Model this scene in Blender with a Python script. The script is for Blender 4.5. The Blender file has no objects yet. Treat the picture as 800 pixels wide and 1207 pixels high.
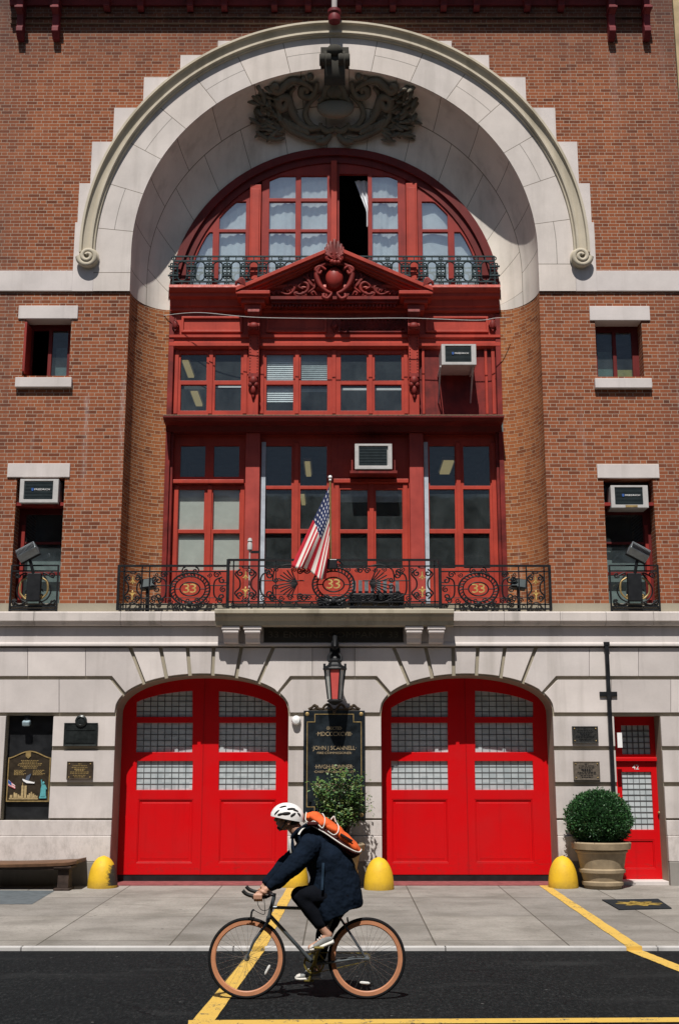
import bpy, bmesh, math, random
from mathutils import Vector, Matrix, noise
from mathutils.geometry import tessellate_polygon
R = math.radians
sin, cos, pi = math.sin, math.cos, math.pi
random.seed(7)
S = bpy.context.scene
COL = S.collection
# ---------------------------------------------------------------- camera model of the photograph (800 x 1207 px)
FPX, TH, HC = 1425.0, R(12.31), 1.776
def Z(py, Y): return HC + Y * math.tan(TH + math.atan((603.5 - py) / FPX))
def X(px, z, Y): return (px - 400) / FPX * (Y * cos(TH) + (z - HC) * sin(TH))
def P(px, py, Y):
    z = Z(py, Y); return (X(px, z, Y), z)
XC = X(394, 8, 21)            # centre line of the facade
# ---------------------------------------------------------------- mesh helper
class MB:
    def __init__(s): s.v = []; s.f = []; s.uv = {}
    def add(s, vs, fs, uvs=None):
        n = len(s.v); s.v += [tuple(p) for p in vs]
        for i, f in enumerate(fs):
            if uvs: s.uv[len(s.f)] = [uvs[k] for k in f]
            s.f.append([k + n for k in f])
        return s
    def box(s, x0, x1, y0, y1, z0, z1):
        if x0 > x1: x0, x1 = x1, x0
        if z0 > z1: z0, z1 = z1, z0
        v = [(x, y, z) for z in (z0, z1) for y in (y0, y1) for x in (x0, x1)]
        return s.add(v, [(0, 2, 3, 1), (4, 5, 7, 6), (0, 1, 5, 4), (2, 6, 7, 3), (0, 4, 6, 2), (1, 3, 7, 5)])
    def obox(s, M, sx, sy, sz):
        v = [M @ Vector((x * sx / 2, y * sy / 2, z * sz / 2)) for z in (-1, 1) for y in (-1, 1) for x in (-1, 1)]
        return s.add(v, [(0, 2, 3, 1), (4, 5, 7, 6), (0, 1, 5, 4), (2, 6, 7, 3), (0, 4, 6, 2), (1, 3, 7, 5)])
    def plate(s, outer, holes=(), y0=0, y1=1):
        loops = [list(outer)] + [list(h) for h in holes]
        tris = tessellate_polygon([[Vector((p[0], p[1], 0)) for p in l] for l in loops])
        flat = [p for l in loops for p in l]; n = len(flat)
        v = [(p[0], y0, p[1]) for p in flat] + [(p[0], y1, p[1]) for p in flat]
        f = [tuple(t) for t in tris] + [tuple(k + n for k in reversed(t)) for t in tris]
        o = 0
        for l in loops:
            m = len(l)
            for i in range(m):
                a, b = o + i, o + (i + 1) % m
                f.append((a, b, b + n, a + n))
            o += m
        return s.add(v, f)
    def xprism(s, prof, x0, x1):          # profile of (y, z)
        n = len(prof); v = [(x0, p[0], p[1]) for p in prof] + [(x1, p[0], p[1]) for p in prof]
        f = [(i, (i + 1) % n, (i + 1) % n + n, i + n) for i in range(n)]
        return s.add(v, f + [tuple(range(n)), tuple(range(2 * n - 1, n - 1, -1))])
    def tube(s, pts, r, seg=6, cap=True):
        pts = [Vector(p) for p in pts]; n = len(pts)
        rs = r if hasattr(r, '__len__') else [r] * n
        v, f = [], []; up = None
        for i, p in enumerate(pts):
            t = (pts[min(i + 1, n - 1)] - pts[max(i - 1, 0)])
            if t.length < 1e-9: t = Vector((0, 0, 1))
            t.normalize()
            if up is None:
                up = Vector((0, 1, 0)) if abs(t.y) < .9 else Vector((1, 0, 0))
            a = (up - t * up.dot(t))
            if a.length < 1e-4: a = t.orthogonal()
            a.normalize(); up = a; b = t.cross(a)
            for k in range(seg):
                th = 2 * pi * (k + .5) / seg
                v.append(p + (a * cos(th) + b * sin(th)) * rs[i])
        for i in range(n - 1):
            for k in range(seg):
                k2 = (k + 1) % seg
                f.append((i * seg + k, i * seg + k2, (i + 1) * seg + k2, (i + 1) * seg + k))
        if cap: f += [tuple(range(seg)), tuple(range((n - 1) * seg, n * seg))]
        return s.add(v, f)
    def lathe(s, prof, c=(0, 0, 0), seg=32):   # profile (r, z), closed with caps
        v, f = [], []; n = len(prof)
        for r, z in prof:
            for k in range(seg):
                a = 2 * pi * k / seg; v.append((c[0] + r * cos(a), c[1] + r * sin(a), c[2] + z))
        for i in range(n - 1):
            for k in range(seg):
                k2 = (k + 1) % seg
                f.append((i * seg + k, i * seg + k2, (i + 1) * seg + k2, (i + 1) * seg + k))
        f += [tuple(range(seg)), tuple(range((n - 1) * seg, n * seg))]
        return s.add(v, f)
    def grid(s, rows, uvrows=None, closed=False):
        m = len(rows[0]); v = [p for r in rows for p in r]
        uv = [p for r in uvrows for p in r] if uvrows else None
        f = []
        for i in range(len(rows) - 1):
            for k in range(m if closed else m - 1):
                k2 = (k + 1) % m
                f.append((i * m + k, i * m + k2, (i + 1) * m + k2, (i + 1) * m + k))
        return s.add(v, f, uv)
    def loft(s, secs, seg=20, cap=True):  # secs: (front point, back point, half width in y)
        rows = []
        for a, b, ry in secs:
            a, b = Vector(a), Vector(b); c = (a + b) / 2; u = (b - a) / 2
            rows.append([c + u * cos(2 * pi * k / seg) + Vector((0, ry, 0)) * sin(2 * pi * k / seg) for k in range(seg)])
        n0 = len(s.v); s.grid(rows, closed=True)
        if cap: s.f += [[n0 + k for k in range(seg)], [n0 + (len(rows) - 1) * seg + k for k in range(seg)]]
        return s
    def ell(s, c, r, M=None, seg=12, ring=8):
        c = Vector(c); v, f = [], []
        r = r if hasattr(r, '__len__') else (r, r, r)
        for i in range(1, ring):
            t = pi * i / ring
            for k in range(seg):
                a = 2 * pi * k / seg
                q = Vector((r[0] * sin(t) * cos(a), r[1] * sin(t) * sin(a), r[2] * cos(t)))
                v.append(c + (M @ q if M else q))
        q = Vector((0, 0, r[2])); v.append(c + (M @ q if M else q)); q = Vector((0, 0, -r[2])); v.append(c + (M @ q if M else q))
        T, Bm = len(v) - 2, len(v) - 1
        for i in range(ring - 2):
            for k in range(seg):
                k2 = (k + 1) % seg
                f.append((i * seg + k, (i + 1) * seg + k, (i + 1) * seg + k2, i * seg + k2))
        for k in range(seg):
            k2 = (k + 1) % seg
            f.append((T, k, k2)); f.append((Bm, (ring - 2) * seg + k2, (ring - 2) * seg + k))
        return s.add(v, f)
    def limb(s, pts, rs, seg=12, sub=6):   # tapered tube with round ends
        pts = [Vector(p) for p in pts]; q, rr = [], []
        for i in range(len(pts) - 1):
            for k in range(sub):
                t = k / sub; q.append(pts[i].lerp(pts[i + 1], t)); rr.append(rs[i] * (1 - t) + rs[i + 1] * t)
        q.append(pts[-1]); rr.append(rs[-1])
        s.tube(q, rr, seg)
        for p, r in zip(pts, rs): s.ell(p, r)
        return s
    def text(s, txt, x, z, y, size, depth=.004, width=None, mirror=False):
        cu = bpy.data.curves.new('t', 'FONT'); cu.body = txt; cu.size = size; cu.extrude = depth
        cu.align_x = 'CENTER'; cu.align_y = 'CENTER'; cu.resolution_u = 2
        o = bpy.data.objects.new('t', cu); COL.objects.link(o)
        dg = bpy.context.evaluated_depsgraph_get(); me = bpy.data.meshes.new_from_object(o.evaluated_get(dg))
        xs = [v.co.x for v in me.vertices] or [0]; k = 1
        if width: k = width / max(1e-6, max(xs) - min(xs))
        if mirror: k = -k
        s.add([(x + v.co.x * k, y - v.co.z, z + v.co.y) for v in me.vertices], [tuple(p.vertices) for p in me.polygons])
        bpy.data.objects.remove(o); bpy.data.meshes.remove(me); bpy.data.curves.remove(cu)
        return s
    def build(s, name, mat, parent=None, smooth=None, bevel=0, origin=None, recalc=True):
        me = bpy.data.meshes.new(name)
        o = bpy.data.objects.new(name, me); COL.objects.link(o)
        off = Vector((0, 0, 0))
        if parent is not None: o.parent = parent; off = wloc(parent)
        elif origin is not None: off = Vector(origin); o.location = off
        me.from_pydata([(p[0] - off.x, p[1] - off.y, p[2] - off.z) for p in s.v], [], s.f)
        if s.uv:
            ul = me.uv_layers.new(name='UVMap')
            for i, p in enumerate(me.polygons):
                if i in s.uv:
                    for k, li in enumerate(p.loop_indices): ul.data[li].uv = s.uv[i][k]
        if recalc:
            bm = bmesh.new(); bm.from_mesh(me); bmesh.ops.recalc_face_normals(bm, faces=bm.faces); bm.to_mesh(me); bm.free()
        if smooth is not None:
            me.polygons.foreach_set('use_smooth', [True] * len(me.polygons)); me.set_sharp_from_angle(angle=R(smooth))
        me.materials.append(mat)
        if bevel:
            b = o.modifiers.new('Bevel', 'BEVEL'); b.width = bevel; b.segments = 2; b.limit_method = 'ANGLE'; b.angle_limit = R(40)
        return o
def wloc(o):
    l = Vector(o.location); p = o.parent
    while p: l += p.location; p = p.parent
    return l
def remesh(o, vox, smooth_it=4, disp=None):
    m = o.modifiers.new('r', 'REMESH'); m.mode = 'VOXEL'; m.voxel_size = vox; m.use_smooth_shade = True
    if smooth_it:
        q = o.modifiers.new('s', 'SMOOTH'); q.iterations = smooth_it; q.factor = .5
    dg = bpy.context.evaluated_depsgraph_get(); me = bpy.data.meshes.new_from_object(o.evaluated_get(dg))
    old = o.data; o.modifiers.clear(); o.data = me; me.name = old.name
    if not me.materials: me.materials.append(old.materials[0])
    if disp:
        amp, sc = disp; ns = [v.normal.copy() for v in me.vertices]
        for v, n in zip(me.vertices, ns): v.co += n * amp * noise.noise(Vector((v.co.x * sc[0], v.co.y * sc[1], v.co.z * sc[2])))
    me.polygons.foreach_set('use_smooth', [True] * len(me.polygons))
    return o
def tag(o, label=None, cat=None, group=None, kind=None):
    if label: o['label'] = label
    if cat: o['category'] = cat
    if group: o['group'] = group
    if kind: o['kind'] = kind
    return o
def empty(name, loc, label, cat, group=None):
    o = bpy.data.objects.new(name, None); o.location = loc; o.empty_display_size = .2; COL.objects.link(o)
    return tag(o, label, cat, group)
def copy_tree(o, parent=None):
    c = o.copy(); COL.objects.link(c)
    if parent is not None: c.parent = parent
    for ch in [q for q in bpy.data.objects if q.parent == o]: copy_tree(ch, c)
    return c
def inset(poly, d):
    n = len(poly); A = sum(poly[i][0] * poly[(i + 1) % n][1] - poly[(i + 1) % n][0] * poly[i][1] for i in range(n))
    sg = 1 if A > 0 else -1; out = []
    for i in range(n):
        p0, p1, p2 = Vector(poly[i - 1]), Vector(poly[i]), Vector(poly[(i + 1) % n])
        a = (p1 - p0).normalized(); b = (p2 - p1).normalized()
        na = Vector((-a.y, a.x)) * sg; nb = Vector((-b.y, b.x)) * sg
        m = na + nb
        m = m / max(.35, (1 + na.dot(nb)))
        out.append(tuple(p1 + m * d))
    return out
# ---------------------------------------------------------------- materials
class G:
    def __init__(s, name):
        s.m = bpy.data.materials.new(name); s.m.use_nodes = True; s.t = s.m.node_tree
        s.b = s.t.nodes['Principled BSDF']; s.out = s.t.nodes['Material Output']
        s.tc = s.t.nodes.new('ShaderNodeTexCoord'); s.obj = s.tc.outputs['Object']; s.uvc = s.tc.outputs['UV']
    def put(s, sock, v):
        if isinstance(v, bpy.types.NodeSocket): s.t.links.new(v, sock)
        elif hasattr(v, '__len__') and len(v) == 3 and sock.type == 'RGBA': sock.default_value = (*v, 1)
        else: sock.default_value = v
    def mt(s, op, a, b=None, c=None, clamp=False):
        n = s.t.nodes.new('ShaderNodeMath'); n.operation = op; n.use_clamp = clamp
        for i, q in enumerate((a, b, c)):
            if q is not None: s.put(n.inputs[i], q)
        return n.outputs[0]
    def sep(s, v):
        n = s.t.nodes.new('ShaderNodeSeparateXYZ'); s.put(n.inputs[0], v); return n.outputs
    def comb(s, x, y, z=0.0):
        n = s.t.nodes.new('ShaderNodeCombineXYZ')
        for i, q in enumerate((x, y, z)): s.put(n.inputs[i], q)
        return n.outputs[0]
    def mix(s, f, a, b, mode='MIX'):
        n = s.t.nodes.new('ShaderNodeMix'); n.data_type = 'RGBA'; n.blend_type = mode
        s.put(n.inputs[0], f); s.put(n.inputs[6], a); s.put(n.inputs[7], b); return n.outputs[2]
    def noise(s, vec, scale, detail=4, rough=.6, col=False):
        n = s.t.nodes.new('ShaderNodeTexNoise'); s.put(n.inputs['Vector'], vec)
        n.inputs['Scale'].default_value = scale; n.inputs['Detail'].default_value = detail; n.inputs['Roughness'].default_value = rough
        return n.outputs[1 if col else 0]
    def white(s, vec):
        n = s.t.nodes.new('ShaderNodeTexWhiteNoise'); s.put(n.inputs['Vector'], vec); return n.outputs['Value']
    def ramp(s, f, stops, interp='LINEAR'):
        n = s.t.nodes.new('ShaderNodeValToRGB'); s.put(n.inputs[0], f); cr = n.color_ramp; cr.interpolation = interp
        while len(cr.elements) < len(stops): cr.elements.new(.5)
        for e, (p, c) in zip(cr.elements, stops):
            e.position = p; e.color = (*c, 1) if hasattr(c, '__len__') else (c, c, c, 1)
        return n.outputs[0]
    def scale(s, v, sc):
        n = s.t.nodes.new('ShaderNodeMapping'); s.put(n.inputs[0], v); n.inputs['Scale'].default_value = sc; return n.outputs[0]
    def set(s, **k):
        for a, v in k.items(): s.put(s.b.inputs[a.replace('_', ' ')], v)
        return s
    def bump(s, h, strength=.3, dist=.01):
        n = s.t.nodes.new('ShaderNodeBump'); n.inputs['Strength'].default_value = strength; n.inputs['Distance'].default_value = dist
        s.put(n.inputs['Height'], h); s.t.links.new(n.outputs[0], s.b.inputs['Normal']); return s
def simple(name, col, rough=.5, metal=0, var=.25, sc=6, spec=None, bump=0):
    if spec is None: spec = .5 if rough < .45 else (.3 if rough < .7 else .1)
    g = G(name); n = g.noise(g.obj, sc, 5, .65)
    lo = tuple(c * (1 - var) for c in col); hi = tuple(min(1, c * (1 + var)) for c in col)
    g.set(Base_Color=g.ramp(n, [(.3, lo), (.7, hi)]), Roughness=g.ramp(n, [(.2, max(0, rough - .1)), (.8, min(1, rough + .1))]), Metallic=metal)
    g.b.inputs['Specular IOR Level'].default_value = spec
    if bump: g.bump(g.noise(g.obj, sc * 8, 4), bump, .005)
    return g.m
def brick(name, uv, ramp, mortar):
    g = G(name)
    if uv:
        o = g.sep(g.uvc); u, v = o[0], o[1]
    else:
        o = g.sep(g.obj); u = g.mt('ADD', o[0], o[1]); v = o[2]
    H, Pd = .0665, .315
    wob = g.noise(g.obj, 3.0, 2)
    vv = g.mt('DIVIDE', g.mt('ADD', v, g.mt('MULTIPLY', wob, .006)), H); row = g.mt('FLOOR', vv); fv = g.mt('FRACT', vv)
    par = g.mt('MULTIPLY', g.mt('MODULO', g.mt('ADD', row, 1000), 2), .5)
    jit = g.mt('MULTIPLY', g.white(g.comb(row, 3.0)), .12)
    uu = g.mt('ADD', g.mt('ADD', g.mt('DIVIDE', u, Pd), par), jit); cell = g.mt('FLOOR', uu); fu = g.mt('FRACT', uu)
    hd = g.mt('GREATER_THAN', fu, .66)
    d1 = g.mt('MULTIPLY', g.mt('MINIMUM', fu, g.mt('MINIMUM', g.mt('ABSOLUTE', g.mt('SUBTRACT', fu, .66)), g.mt('SUBTRACT', 1, fu))), Pd)
    d2 = g.mt('MULTIPLY', g.mt('MINIMUM', fv, g.mt('SUBTRACT', 1, fv)), H)
    d = g.mt('MINIMUM', d1, d2)
    edge = g.mt('ADD', .0036, g.mt('MULTIPLY', g.mt('SUBTRACT', g.noise(g.obj, 40, 2), .5), .004))
    mask = g.mt('SUBTRACT', 1, g.mt('MULTIPLY', g.mt('SUBTRACT', d, edge), 500, clamp=True), clamp=True)
    rnd = g.white(g.comb(g.mt('ADD', g.mt('MULTIPLY', cell, 2), hd), row, 1.7))
    big = g.noise(g.obj, .55, 3)
    rn2 = g.mt('POWER', rnd, .72)
    f = g.mt('ADD', g.mt('MULTIPLY', rn2, .60), g.mt('ADD', -.10, g.mt('MULTIPLY', big, .62)))
    col = g.ramp(f, ramp)
    spk = g.noise(g.obj, 45, 3)
    col = g.mix(g.mt('MULTIPLY', spk, .35), col, (.06, .03, .022), 'MIX')
    col = g.mix(mask, col, mortar)
    # rain streaks and lime bloom: tall narrow stains of their own shape
    st = g.noise(g.scale(g.obj, (2.6, 2.6, .16)), 1, 5, .6)
    col = g.mix(g.ramp(st, [(.55, 0), (.78, .42)]), col, (.06, .055, .055))
    lb = g.noise(g.scale(g.obj, (3.4, 3.4, .22)), 1.3, 6, .65)
    col = g.mix(g.ramp(lb, [(.60, 0), (.80, .35)]), col, (.46, .40, .38))
    if not uv:      # lime runs below the string course: two narrow streaks of their own
        for x0_, z0_, z1_, w_, k_ in ((X(99, 7.2, 21), 6.2, 8.6, .075, .55), (XC - 3.84, 6.8, 8.9, .07, .6), (X(722, 15.2, 21), 13.5, 15.6, .10, .35)):
            m_ = g.mt('SUBTRACT', 1, g.mt('DIVIDE', g.mt('ABSOLUTE', g.mt('SUBTRACT', o[0], x0_)), w_), clamp=True)
            m_ = g.mt('MULTIPLY', m_, g.mt('MULTIPLY', g.mt('MULTIPLY', g.mt('SUBTRACT', o[2], z0_), .7, clamp=True), g.mt('MULTIPLY', g.mt('SUBTRACT', z1_, o[2]), 8, clamp=True)))
            m_ = g.mt('MULTIPLY', m_, g.ramp(g.noise(g.scale(g.obj, (9, 9, 2.2)), 1.5, 6, .7), [(.36, 0), (.66, 1)]))
            col = g.mix(g.mt('MULTIPLY', m_, k_ * .62, clamp=True), col, (.52, .48, .47))
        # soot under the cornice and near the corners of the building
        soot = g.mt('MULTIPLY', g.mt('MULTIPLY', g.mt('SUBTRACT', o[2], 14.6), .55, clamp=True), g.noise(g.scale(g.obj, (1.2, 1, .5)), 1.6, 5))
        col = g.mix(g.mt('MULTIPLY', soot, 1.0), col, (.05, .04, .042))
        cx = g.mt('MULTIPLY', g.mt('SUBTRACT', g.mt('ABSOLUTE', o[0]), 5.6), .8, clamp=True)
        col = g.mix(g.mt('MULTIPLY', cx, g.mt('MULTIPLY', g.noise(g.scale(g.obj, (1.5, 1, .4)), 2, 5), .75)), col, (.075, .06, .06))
    g.set(Base_Color=col, Roughness=.95); g.b.inputs['Specular IOR Level'].default_value = .12
    g.bump(g.mt('SUBTRACT', 1, mask), .5, .006)
    return g.m
def stone(name, base, dirt=(.20, .18, .15), uv=None, dirty=.5, grime_z=None, isl=False):
    g = G(name); o = g.sep(g.obj)
    n1 = g.noise(g.obj, 1.3, 6, .6); n2 = g.noise(g.obj, 30, 3, .7)
    col = g.ramp(n1, [(.3, tuple(c * .86 for c in base)), (.7, tuple(min(1, c * 1.08) for c in base))])
    col = g.mix(g.mt('MULTIPLY', n2, .16), col, tuple(c * .45 for c in base))
    st = g.noise(g.scale(g.obj, (3.2, 3.2, .25)), 1, 6, .62)
    col = g.mix(g.ramp(st, [(.52, 0), (.8, dirty)]), col, dirt)
    if grime_z is not None:
        gz = g.mt('MULTIPLY', g.mt('SUBTRACT', grime_z, o[2]), 1.1, clamp=True)
        gr = g.ramp(g.noise(g.scale(g.obj, (1.6, 1, .8)), 3.4, 8, .75), [(.46, 0), (.64, 1)])
        col = g.mix(g.mt('MULTIPLY', g.mt('MULTIPLY', gz, gr), .38), col, (.14, .12, .10))
    if isl:
        gn = g.t.nodes.new('ShaderNodeNewGeometry'); col = g.mix(1.0, col, g.ramp(gn.outputs['Random Per Island'], [(0, (.86, .85, .84)), (.5, (.97, .97, .96)), (1, (1.05, 1.04, 1.02))]), 'MULTIPLY')
    h = n2
    if uv:            # joints between the blocks, (width, height) in UV metres
        t = g.t.nodes.new('ShaderNodeTexBrick'); g.put(t.inputs['Vector'], g.uvc); t.offset = .5
        t.inputs['Scale'].default_value = 1; t.inputs['Brick Width'].default_value = uv[0]; t.inputs['Row Height'].default_value = uv[1]
        t.inputs['Mortar Size'].default_value = .007; t.inputs['Mortar Smooth'].default_value = .2
        t.inputs['Color1'].default_value = (.95, .95, .95, 1); t.inputs['Color2'].default_value = (1.05, 1.03, 1, 1)
        col = g.mix(1.0, col, t.outputs['Color'], 'MULTIPLY')
        t.inputs['Mortar'].default_value = (.3, .28, .24, 1)
        uo = g.sep(g.uvc); alt = g.mt('MODULO', g.mt('FLOOR', g.mt('ADD', g.mt('DIVIDE', uo[0], uv[0]), .5)), 2)
        if uv[1] > 2: col = g.mix(g.mt('MULTIPLY', g.mt('MULTIPLY', g.mt('LESS_THAN', g.mt('ABSOLUTE', g.mt('SUBTRACT', uo[1], 4.13)), .007), alt), .7), col, (.14, .13, .11))
    g.set(Base_Color=col, Roughness=.9); g.bump(h, .25, .004); g.b.inputs['Specular IOR Level'].default_value = .2
    return g.m
def paint(name, base, dark, rough=.4, worn=.3, streak=True):
    g = G(name); n1 = g.noise(g.obj, 2.2, 6, .6); n2 = g.noise(g.obj, 22, 5, .7)
    col = g.mix(g.ramp(n1, [(.35, 0), (.7, worn)]), base, dark)
    st = g.noise(g.scale(g.obj, (9, 9, .5)), 1, 5, .6)
    if streak: col = g.mix(g.ramp(st, [(.55, 0), (.8, worn * 1.3)]), col, dark)
    g.set(Base_Color=col, Roughness=g.ramp(n2, [(.3, rough - .08), (.7, rough + .12)])); g.bump(n2, .08, .003); g.b.inputs['Specular IOR Level'].default_value = .25
    return g.m
def glass(name, tint=.8, k=1.0, off=0.0, dust_sheen=.055):
    g = G(name); t = g.t
    tr = t.nodes.new('ShaderNodeBsdfTransparent'); tr.inputs[0].default_value = (tint * .93, tint, tint * 1.0, 1)
    gl = t.nodes.new('ShaderNodeBsdfGlossy'); gl.inputs['Roughness'].default_value = .03; gl.inputs[0].default_value = (.92, .97, 1, 1)
    fr = t.nodes.new('ShaderNodeLayerWeight'); fr.inputs[0].default_value = .5
    sch = g.mt('ADD', .05, g.mt('MULTIPLY', g.mt('POWER', fr.outputs['Facing'], 5), .95))
    bp = t.nodes.new('ShaderNodeBump'); bp.inputs['Strength'].default_value = .05; bp.inputs['Distance'].default_value = .02
    g.put(bp.inputs['Height'], g.noise(g.obj, 2.0, 2)); t.links.new(bp.outputs[0], gl.inputs['Normal'])
    mx = t.nodes.new('ShaderNodeMixShader'); t.links.new(g.mt('ADD', g.mt('MULTIPLY', sch, k), off, clamp=True), mx.inputs[0])
    t.links.new(tr.outputs[0], mx.inputs[1]); t.links.new(gl.outputs[0], mx.inputs[2])
    df = t.nodes.new('ShaderNodeBsdfDiffuse'); df.inputs[0].default_value = (.42, .52, .54, 1); m2 = t.nodes.new('ShaderNodeMixShader')     # dusty film whose teal also paints in a sky reflection
    t.links.new(g.ramp(g.noise(g.scale(g.obj, (1.4, 1, 1)), 1.7, 6, .7), [(.30, dust_sheen * .25), (.72, dust_sheen * 1.6)]), m2.inputs[0]); t.links.new(mx.outputs[0], m2.inputs[1]); t.links.new(df.outputs[0], m2.inputs[2]); t.links.new(m2.outputs[0], g.out.inputs[0])
    t.nodes.remove(g.b)
    return g.m
def leafmat(name, cols):
    g = G(name); n = g.t.nodes.new('ShaderNodeNewGeometry')
    f = g.mt('ADD', g.mt('MULTIPLY', n.outputs['Random Per Island'], .7), g.mt('MULTIPLY', g.noise(g.obj, 5, 3), .3))
    g.set(Base_Color=g.ramp(f, cols), Roughness=.5)
    g.b.inputs['Transmission Weight'].default_value = 0
    return g.m
RED_B = [(.05, (.070, .028, .018)), (.22, (.165, .052, .027)), (.45, (.250, .077, .035)), (.65, (.305, .096, .042)), (.82, (.355, .120, .054)), (.96, (.40, .165, .085))]
REV_B = [(.05, (.13, .045, .022)), (.26, (.25, .082, .034)), (.48, (.33, .112, .042)), (.68, (.39, .14, .052)), (.95, (.45, .19, .08))]  # same brick, the recess's warm light put into the more orange colours
m_brick = brick('facade_brick', False, RED_B, (.40, .315, .245))
m_rev = brick('reveal_brick_lit', True, REV_B, (.40, .30, .205))
m_lime = stone('limestone', (.625, .575, .555), dirty=.35)
m_arch = stone('limestone_arch', (.625, .575, .545), uv=(.86, 10.0), dirty=.3)
m_soff = stone('limestone_soffit', (.74, .69, .63), uv=(.86, .62), dirty=.45)
m_ground = stone('limestone_ashlar', (.615, .57, .555), dirty=.42, grime_z=1.5, isl=True)
m_joint = stone('joint_stone', (.16, .135, .095), dirty=.5)
m_grime = stone('weathered_stone', (.36, .33, .27), dirty=.6)
m_hood = stone('hood_stone', (.52, .465, .37), dirty=.55, dirt=(.18, .16, .10))
m_gback = stone('joint_limestone', (.34, .305, .235), dirty=.5, grime_z=1.9)
m_red3 = paint('shaded_frame_paint', (.15, .014, .013), (.05, .006, .006), .55, .6)  # darker red paint with the shade of the recesses put into its colour
m_sash = paint('sash_red_paint', (.30, .032, .024), (.12, .014, .012), .5, .6)
m_key = stone('soot_black_stone', (.055, .052, .044), dirty=.5, dirt=(.02, .02, .02))
m_shield = stone('shield_stone', (.26, .235, .185), dirty=.5)
m_granite = stone('granite_plinth', (.27, .255, .235), dirty=.6, dirt=(.07, .065, .06))
m_carve = stone('carved_stone', (.17, .155, .12), dirty=.6, dirt=(.03, .028, .025))
def doorpaint():
    g = G('fire_red_paint'); o = g.sep(g.obj); n1 = g.noise(g.obj, 1.4, 6, .6); n2 = g.noise(g.obj, 22, 5, .7)
    col = g.mix(g.ramp(n1, [(.35, 0), (.7, .45)]), (.57, .002, .005), (.40, .002, .004))
    st = g.noise(g.scale(g.obj, (7, 7, .4)), 1, 6, .62); col = g.mix(g.ramp(st, [(.56, 0), (.78, .35)]), col, (.30, .004, .006))
    low = g.mt('MULTIPLY', g.mt('SUBTRACT', .62, o[2]), 1.7, clamp=True); sc = g.ramp(g.noise(g.scale(g.obj, (1.2, 1, 3.2)), 5, 7, .75), [(.52, 0), (.66, 1)])
    col = g.mix(g.mt('MULTIPLY', g.mt('MULTIPLY', low, sc), .55), col, (.10, .03, .025))
    chip = g.ramp(g.noise(g.scale(g.obj, (1, 1, 1.6)), 26, 4, .7), [(.70, 0), (.74, 1)]); col = g.mix(g.mt('MULTIPLY', chip, .5), col, (.22, .02, .02))
    g.set(Base_Color=col, Roughness=g.ramp(n1, [(.3, .30), (.7, .52)])); g.b.inputs['Specular IOR Level'].default_value = .28; g.bump(g.noise(g.obj, 3.5, 3), .12, .02); return g.m
m_door = doorpaint()
m_red = paint('timber_red_paint', (.43, .052, .031), (.20, .022, .016), .5, .55)
m_red2 = paint('old_red_paint', (.25, .026, .020), (.06, .008, .008), .55, .9)
m_maroon = paint('cornice_red_paint', (.20, .026, .032), (.07, .012, .016), .55, .6)
m_iron = simple('black_iron', (.011, .012, .014), .5, .0, .3, 10, .22)
m_teal = simple('green_iron', (.020, .036, .040), .5, .2, .4, 10)
m_gold = simple('gold_leaf', (.72, .50, .17), .4, .55, .2, 14)
m_golddull = simple('dull_gilding', (.33, .235, .10), .5, .4, .3, 14)
m_bronze = simple('bronze_plate', (.07, .052, .036), .45, .5, .35, 12)
m_bronze2 = simple('weathered_bronze_plate', (.15, .125, .10), .5, .4, .3, 30)
m_black = simple('black_enamel', (.012, .013, .015), .35, 0, .4, 5)
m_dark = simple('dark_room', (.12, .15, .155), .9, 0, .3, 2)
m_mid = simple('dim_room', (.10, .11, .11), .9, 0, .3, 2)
m_glass = glass('window_glass', .82, 1.1, .015)
m_glassw = glass('arch_window_glass', .96, 1.5, .34)
m_curt = simple('curtain_cloth', (.74, .77, .80), .9, 0, .12, 5)
m_shade = simple('paper_blind', (.60, .58, .53), .9, 0, .1, 4)
m_acw = simple('ac_casing', (.45, .44, .43), .5, 0, .12, 8)
m_acd = simple('ac_grille', (.045, .062, .066), .5, 0, .2, 10)
m_white = simple('white_paint', (.78, .78, .78), .5, 0, .06, 8)
m_blue = simple('blue_print', (.03, .09, .30), .5)
m_grey = simple('grey_metal', (.22, .25, .27), .4, .5, .25, 10)
m_strip = simple('pale_door_edge', (.42, .47, .53), .5, 0, .2, 5)
def yellowpaint(name, scrape):
    g = G(name); o = g.sep(g.obj); n = g.noise(g.obj, 3.2, 6, .65); n2 = g.noise(g.obj, 11, 7, .8)
    col = g.mix(g.ramp(n, [(.35, 0), (.7, .5)]), (.70, .44, .022), (.46, .27, .03))
    dirt = g.mt('MULTIPLY', g.mt('SUBTRACT', .13, o[2]), 8, clamp=True); col = g.mix(g.mt('MULTIPLY', g.mt('MULTIPLY', dirt, n2), .9), col, (.09, .07, .04))
    col = g.mix(g.ramp(g.noise(g.scale(g.obj, (1, 1, .6)), 17, 5, .75), [(.60, 0), (.68, .55)]), col, (.30, .22, .10))
    if scrape:
        dx = g.mt('ADD', g.mt('MULTIPLY', g.mt('SUBTRACT', o[0], .10), 16), g.mt('MULTIPLY', g.mt('SUBTRACT', n2, .5), 5.0)); zz_ = g.mt('MULTIPLY', g.mt('LESS_THAN', o[2], .36), g.mt('GREATER_THAN', o[2], .04))
        col = g.mix(g.mt('MULTIPLY', g.mt('MULTIPLY', dx, 1, clamp=True), zz_), col, (.035, .03, .025))
    g.set(Base_Color=col, Roughness=.6); g.b.inputs['Specular IOR Level'].default_value = .3; g.bump(n, .5, .03); return g.m
m_yel = yellowpaint('yellow_bollard_paint', False)
m_terra = simple('fibre_pot', (.30, .235, .155), .75, 0, .22, 5, bump=.15)
m_soil = simple('soil', (.03, .022, .016), 1, 0, .4, 20)
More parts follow.
